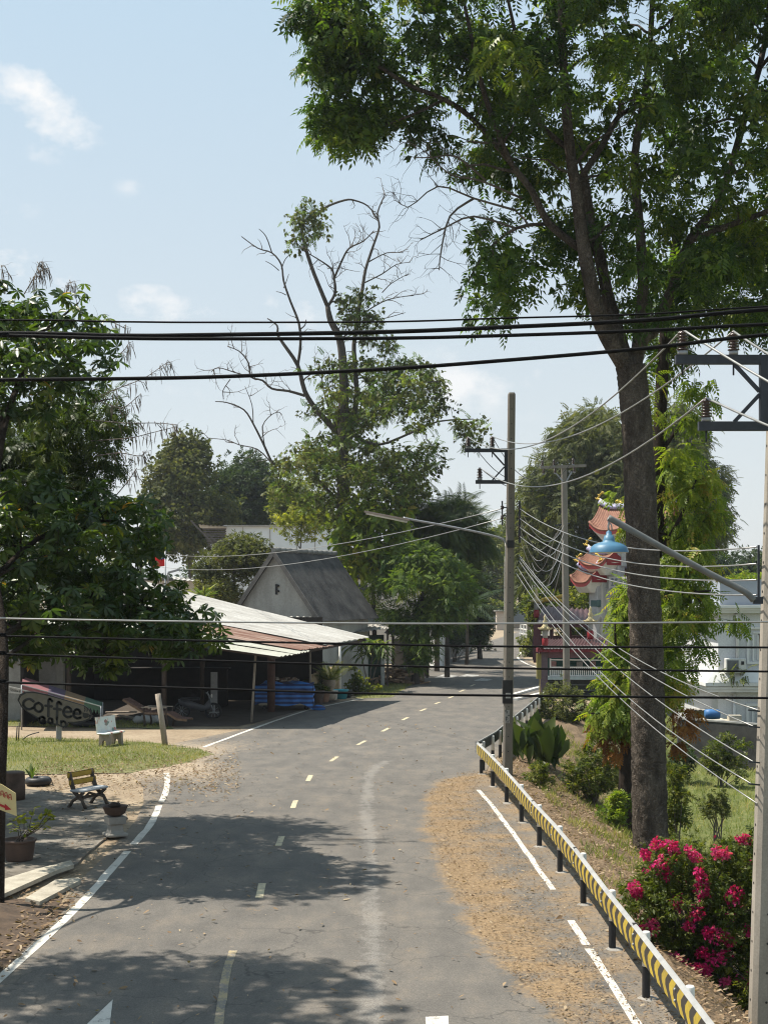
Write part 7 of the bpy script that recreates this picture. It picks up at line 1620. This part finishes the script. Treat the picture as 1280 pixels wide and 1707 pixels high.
for u in (897, 920, 950, 981): bx(u-2.5, u+2.5, 1046, 1092, D+11.3, .4, MAROON, 'column')
bx(888, 986, 1060, 1100, D+14.5, .2, MAROON, 'back_wall'); bx(890, 901, 1040, 1105, D+9, .4, MAROON, 'column')
# green recess, window bars and white balustrade under the front roof
bx(913, 1032, 1097, 1128, D+1.6, .1, M('dark_teal_wall', (.03, .10, .085), (.02, .07, .06)), 'recess_wall')
for i, u in enumerate((922, 944, 966, 988, 1010)):
    bx(u-5, u+5, 1103, 1115, D+1.5, .05, M('mural_%d' % (i % 3), ((.40, .22, .2), (.30, .33, .18), (.42, .40, .36))[i % 3], None, 14, lo=.4, hi=.6), 'wall_picture')
mb = MB(); 
for i in range(34): p = P(921+i*3.3, 1126, D+.15); q = P(921+i*3.3, 1113, D+.15); mb.bar(p, q, .045)
mb.bar(P(918, 1112.5, D+.15), P(1032, 1112.5, D+.15), .05); mb.bar(P(918, 1127, D+.15), P(1032, 1127, D+.15), .06); mb.bar(P(917, 1098, D+.15), P(917, 1128, D+.15), .07); mb.bar(P(917, 1100, D+.15), P(1032, 1101, D+.15), .05); mb.build('balustrade', WHITE, gh)
bx(913, 1034, 1129, 1133.5, D-.1, .9, M('pale_blue_sill', (.34, .42, .43)), 'sill')
bx(913, 1034, 1133.5, 1200, D+.3, .4, M('dark_plinth', (.045, .05, .05), (.03, .033, .033)), 'plinth')
mb = MB()
for i in range(5): p, q = P(925, 1141+9*i, D+.2), P(1034, 1143+9*i, D+.2); mb.bar(p, q, .05, .06)
mb.build('plinth_ledges', M('plinth_ledge', (.10, .11, .11)), gh)
# white end-post block of the barrier and painted kerb stones by the gate
for i, (u0, v0, u1, v1) in enumerate(((856, 1160, 905, 1146), (858, 1168, 912, 1156))):
    p, q = Vector(G(u0, v0)), Vector(G(u1, v1)); p.z = q.z = .05; mb = MB(); mb.bar(p, q, .22, .1); tag(mb.build('kerb_stone', WHITE), ('upper', 'lower')[i]+' of two worn white kerb strips beside the gatehouse entrance', 'kerb', 'white kerb strips at the gatehouse')
# ---- far end of the road
t = thing('garden_wall', 'blue-grey wall closing the view at the far end of the road', 'wall', P(830, 1030, 190)[0:2]+(0,)); p, q = P(770, 1, 190), P(905, 1, 190); mb = MB(); mb.box(((p[0]+q[0])/2, 190, 1.45), (q[0]-p[0], .3, 2.9)); mb.build('wall_panel', M('blue_grey_wall', (.24, .27, .30), (.19, .22, .25), .5, .8, .1), t)
mb = MB(); mb.box(((p[0]+q[0])/2, 189.8, .4), (q[0]-p[0], .2, .8)); mb.build('base_course', M('buff_course', (.42, .34, .27)), t)
simple_tree('far_hedge', 'sunlit hedge topping the wall at the far end of the road', 'hedge', 186, 835, [[(795, 1020), (800, 1000), (840, 1008), (880, 1000), (905, 1005), (905, 1020), (840, 1018)]], 2, [40], 1.1, 40, TB, .7, LM_MID, 171, r0=3)
wf = thing('white_fence', 'white post and rail fence on the right at the far bend', 'fence', P(880, 1, 150)[0:2]+(0,)); mb = MB()
for i in range(7): p = P(868+i*5, 1, 150-i*2); mb.box((p[0], p[1], .8), (.18, .18, 1.6))
mb.build('posts', WHITE, wf); mb = MB(); a, b_ = P(866, 1, 151), P(900, 1, 137)
for z in (.5, 1.0, 1.5): mb.bar((a[0], a[1], z), (b_[0], b_[1], z), .09)
mb.build('rails', WHITE, wf)
bush('shrub', 'shadowed bushes at the kerb right of the far bend', 108, [(868, 1062), (888, 1050), (898, 1070), (898, 1105), (884, 1102), (872, 1085)], 1.2, 26, .5, 34, TB, .35, LM_MID, 181, 0.)
bush('shrub', 'dark clipped shrub on the left kerb under the far trees', 118, [(782, 1075), (790, 1050), (808, 1048), (815, 1075)], 1.2, 26, .5, 34, TB, .35, LM_DARK, 183, 0.)
bush('shrub', 'dark shrubs in the yard between the palms and the white wall end', 100, [(740, 1085), (745, 1050), (770, 1045), (775, 1080)], 1.2, 26, .5, 34, TB, .35, LM_DARK, 185, 0.)
t = thing('far_house', 'small pale house front beyond the far end of the road', 'house', P(838, 1040, 178)[0:2]+(0,)); mb = MB(); p, q = P(828, 1, 180), P(850, 1, 180); mb.box(((p[0]+q[0])/2, 181, 1.2), (q[0]-p[0], 2, 2.4)); mb.build('walls', M('pale_buff', (.48, .42, .36)), t); mb = MB(); mb.box(((p[0]+q[0])/2, 180.9, 2.45), (q[0]-p[0]+.5, 2.6, .15)); mb.build('roof', GREYTIN, t)

# ------------------------------------------------------------------ air
def haze():
    mb = MB(); mb.box((0, 470, 26), (1500, 1100, 60)); m, nt, _, L = nodes_of('haze_air')
    v = N(nt, 'ShaderNodeVolumePrincipled'); v.inputs['Color'].default_value = (.86, .92, 1, 1); v.inputs['Density'].default_value = HZ; v.inputs['Anisotropy'].default_value = .35
    o = N(nt, 'ShaderNodeOutputMaterial'); L.new(v.outputs[0], o.inputs['Volume'])
    ob = mb.build('haze', m); ob['kind'] = 'stuff'
HZ = .00023
haze()
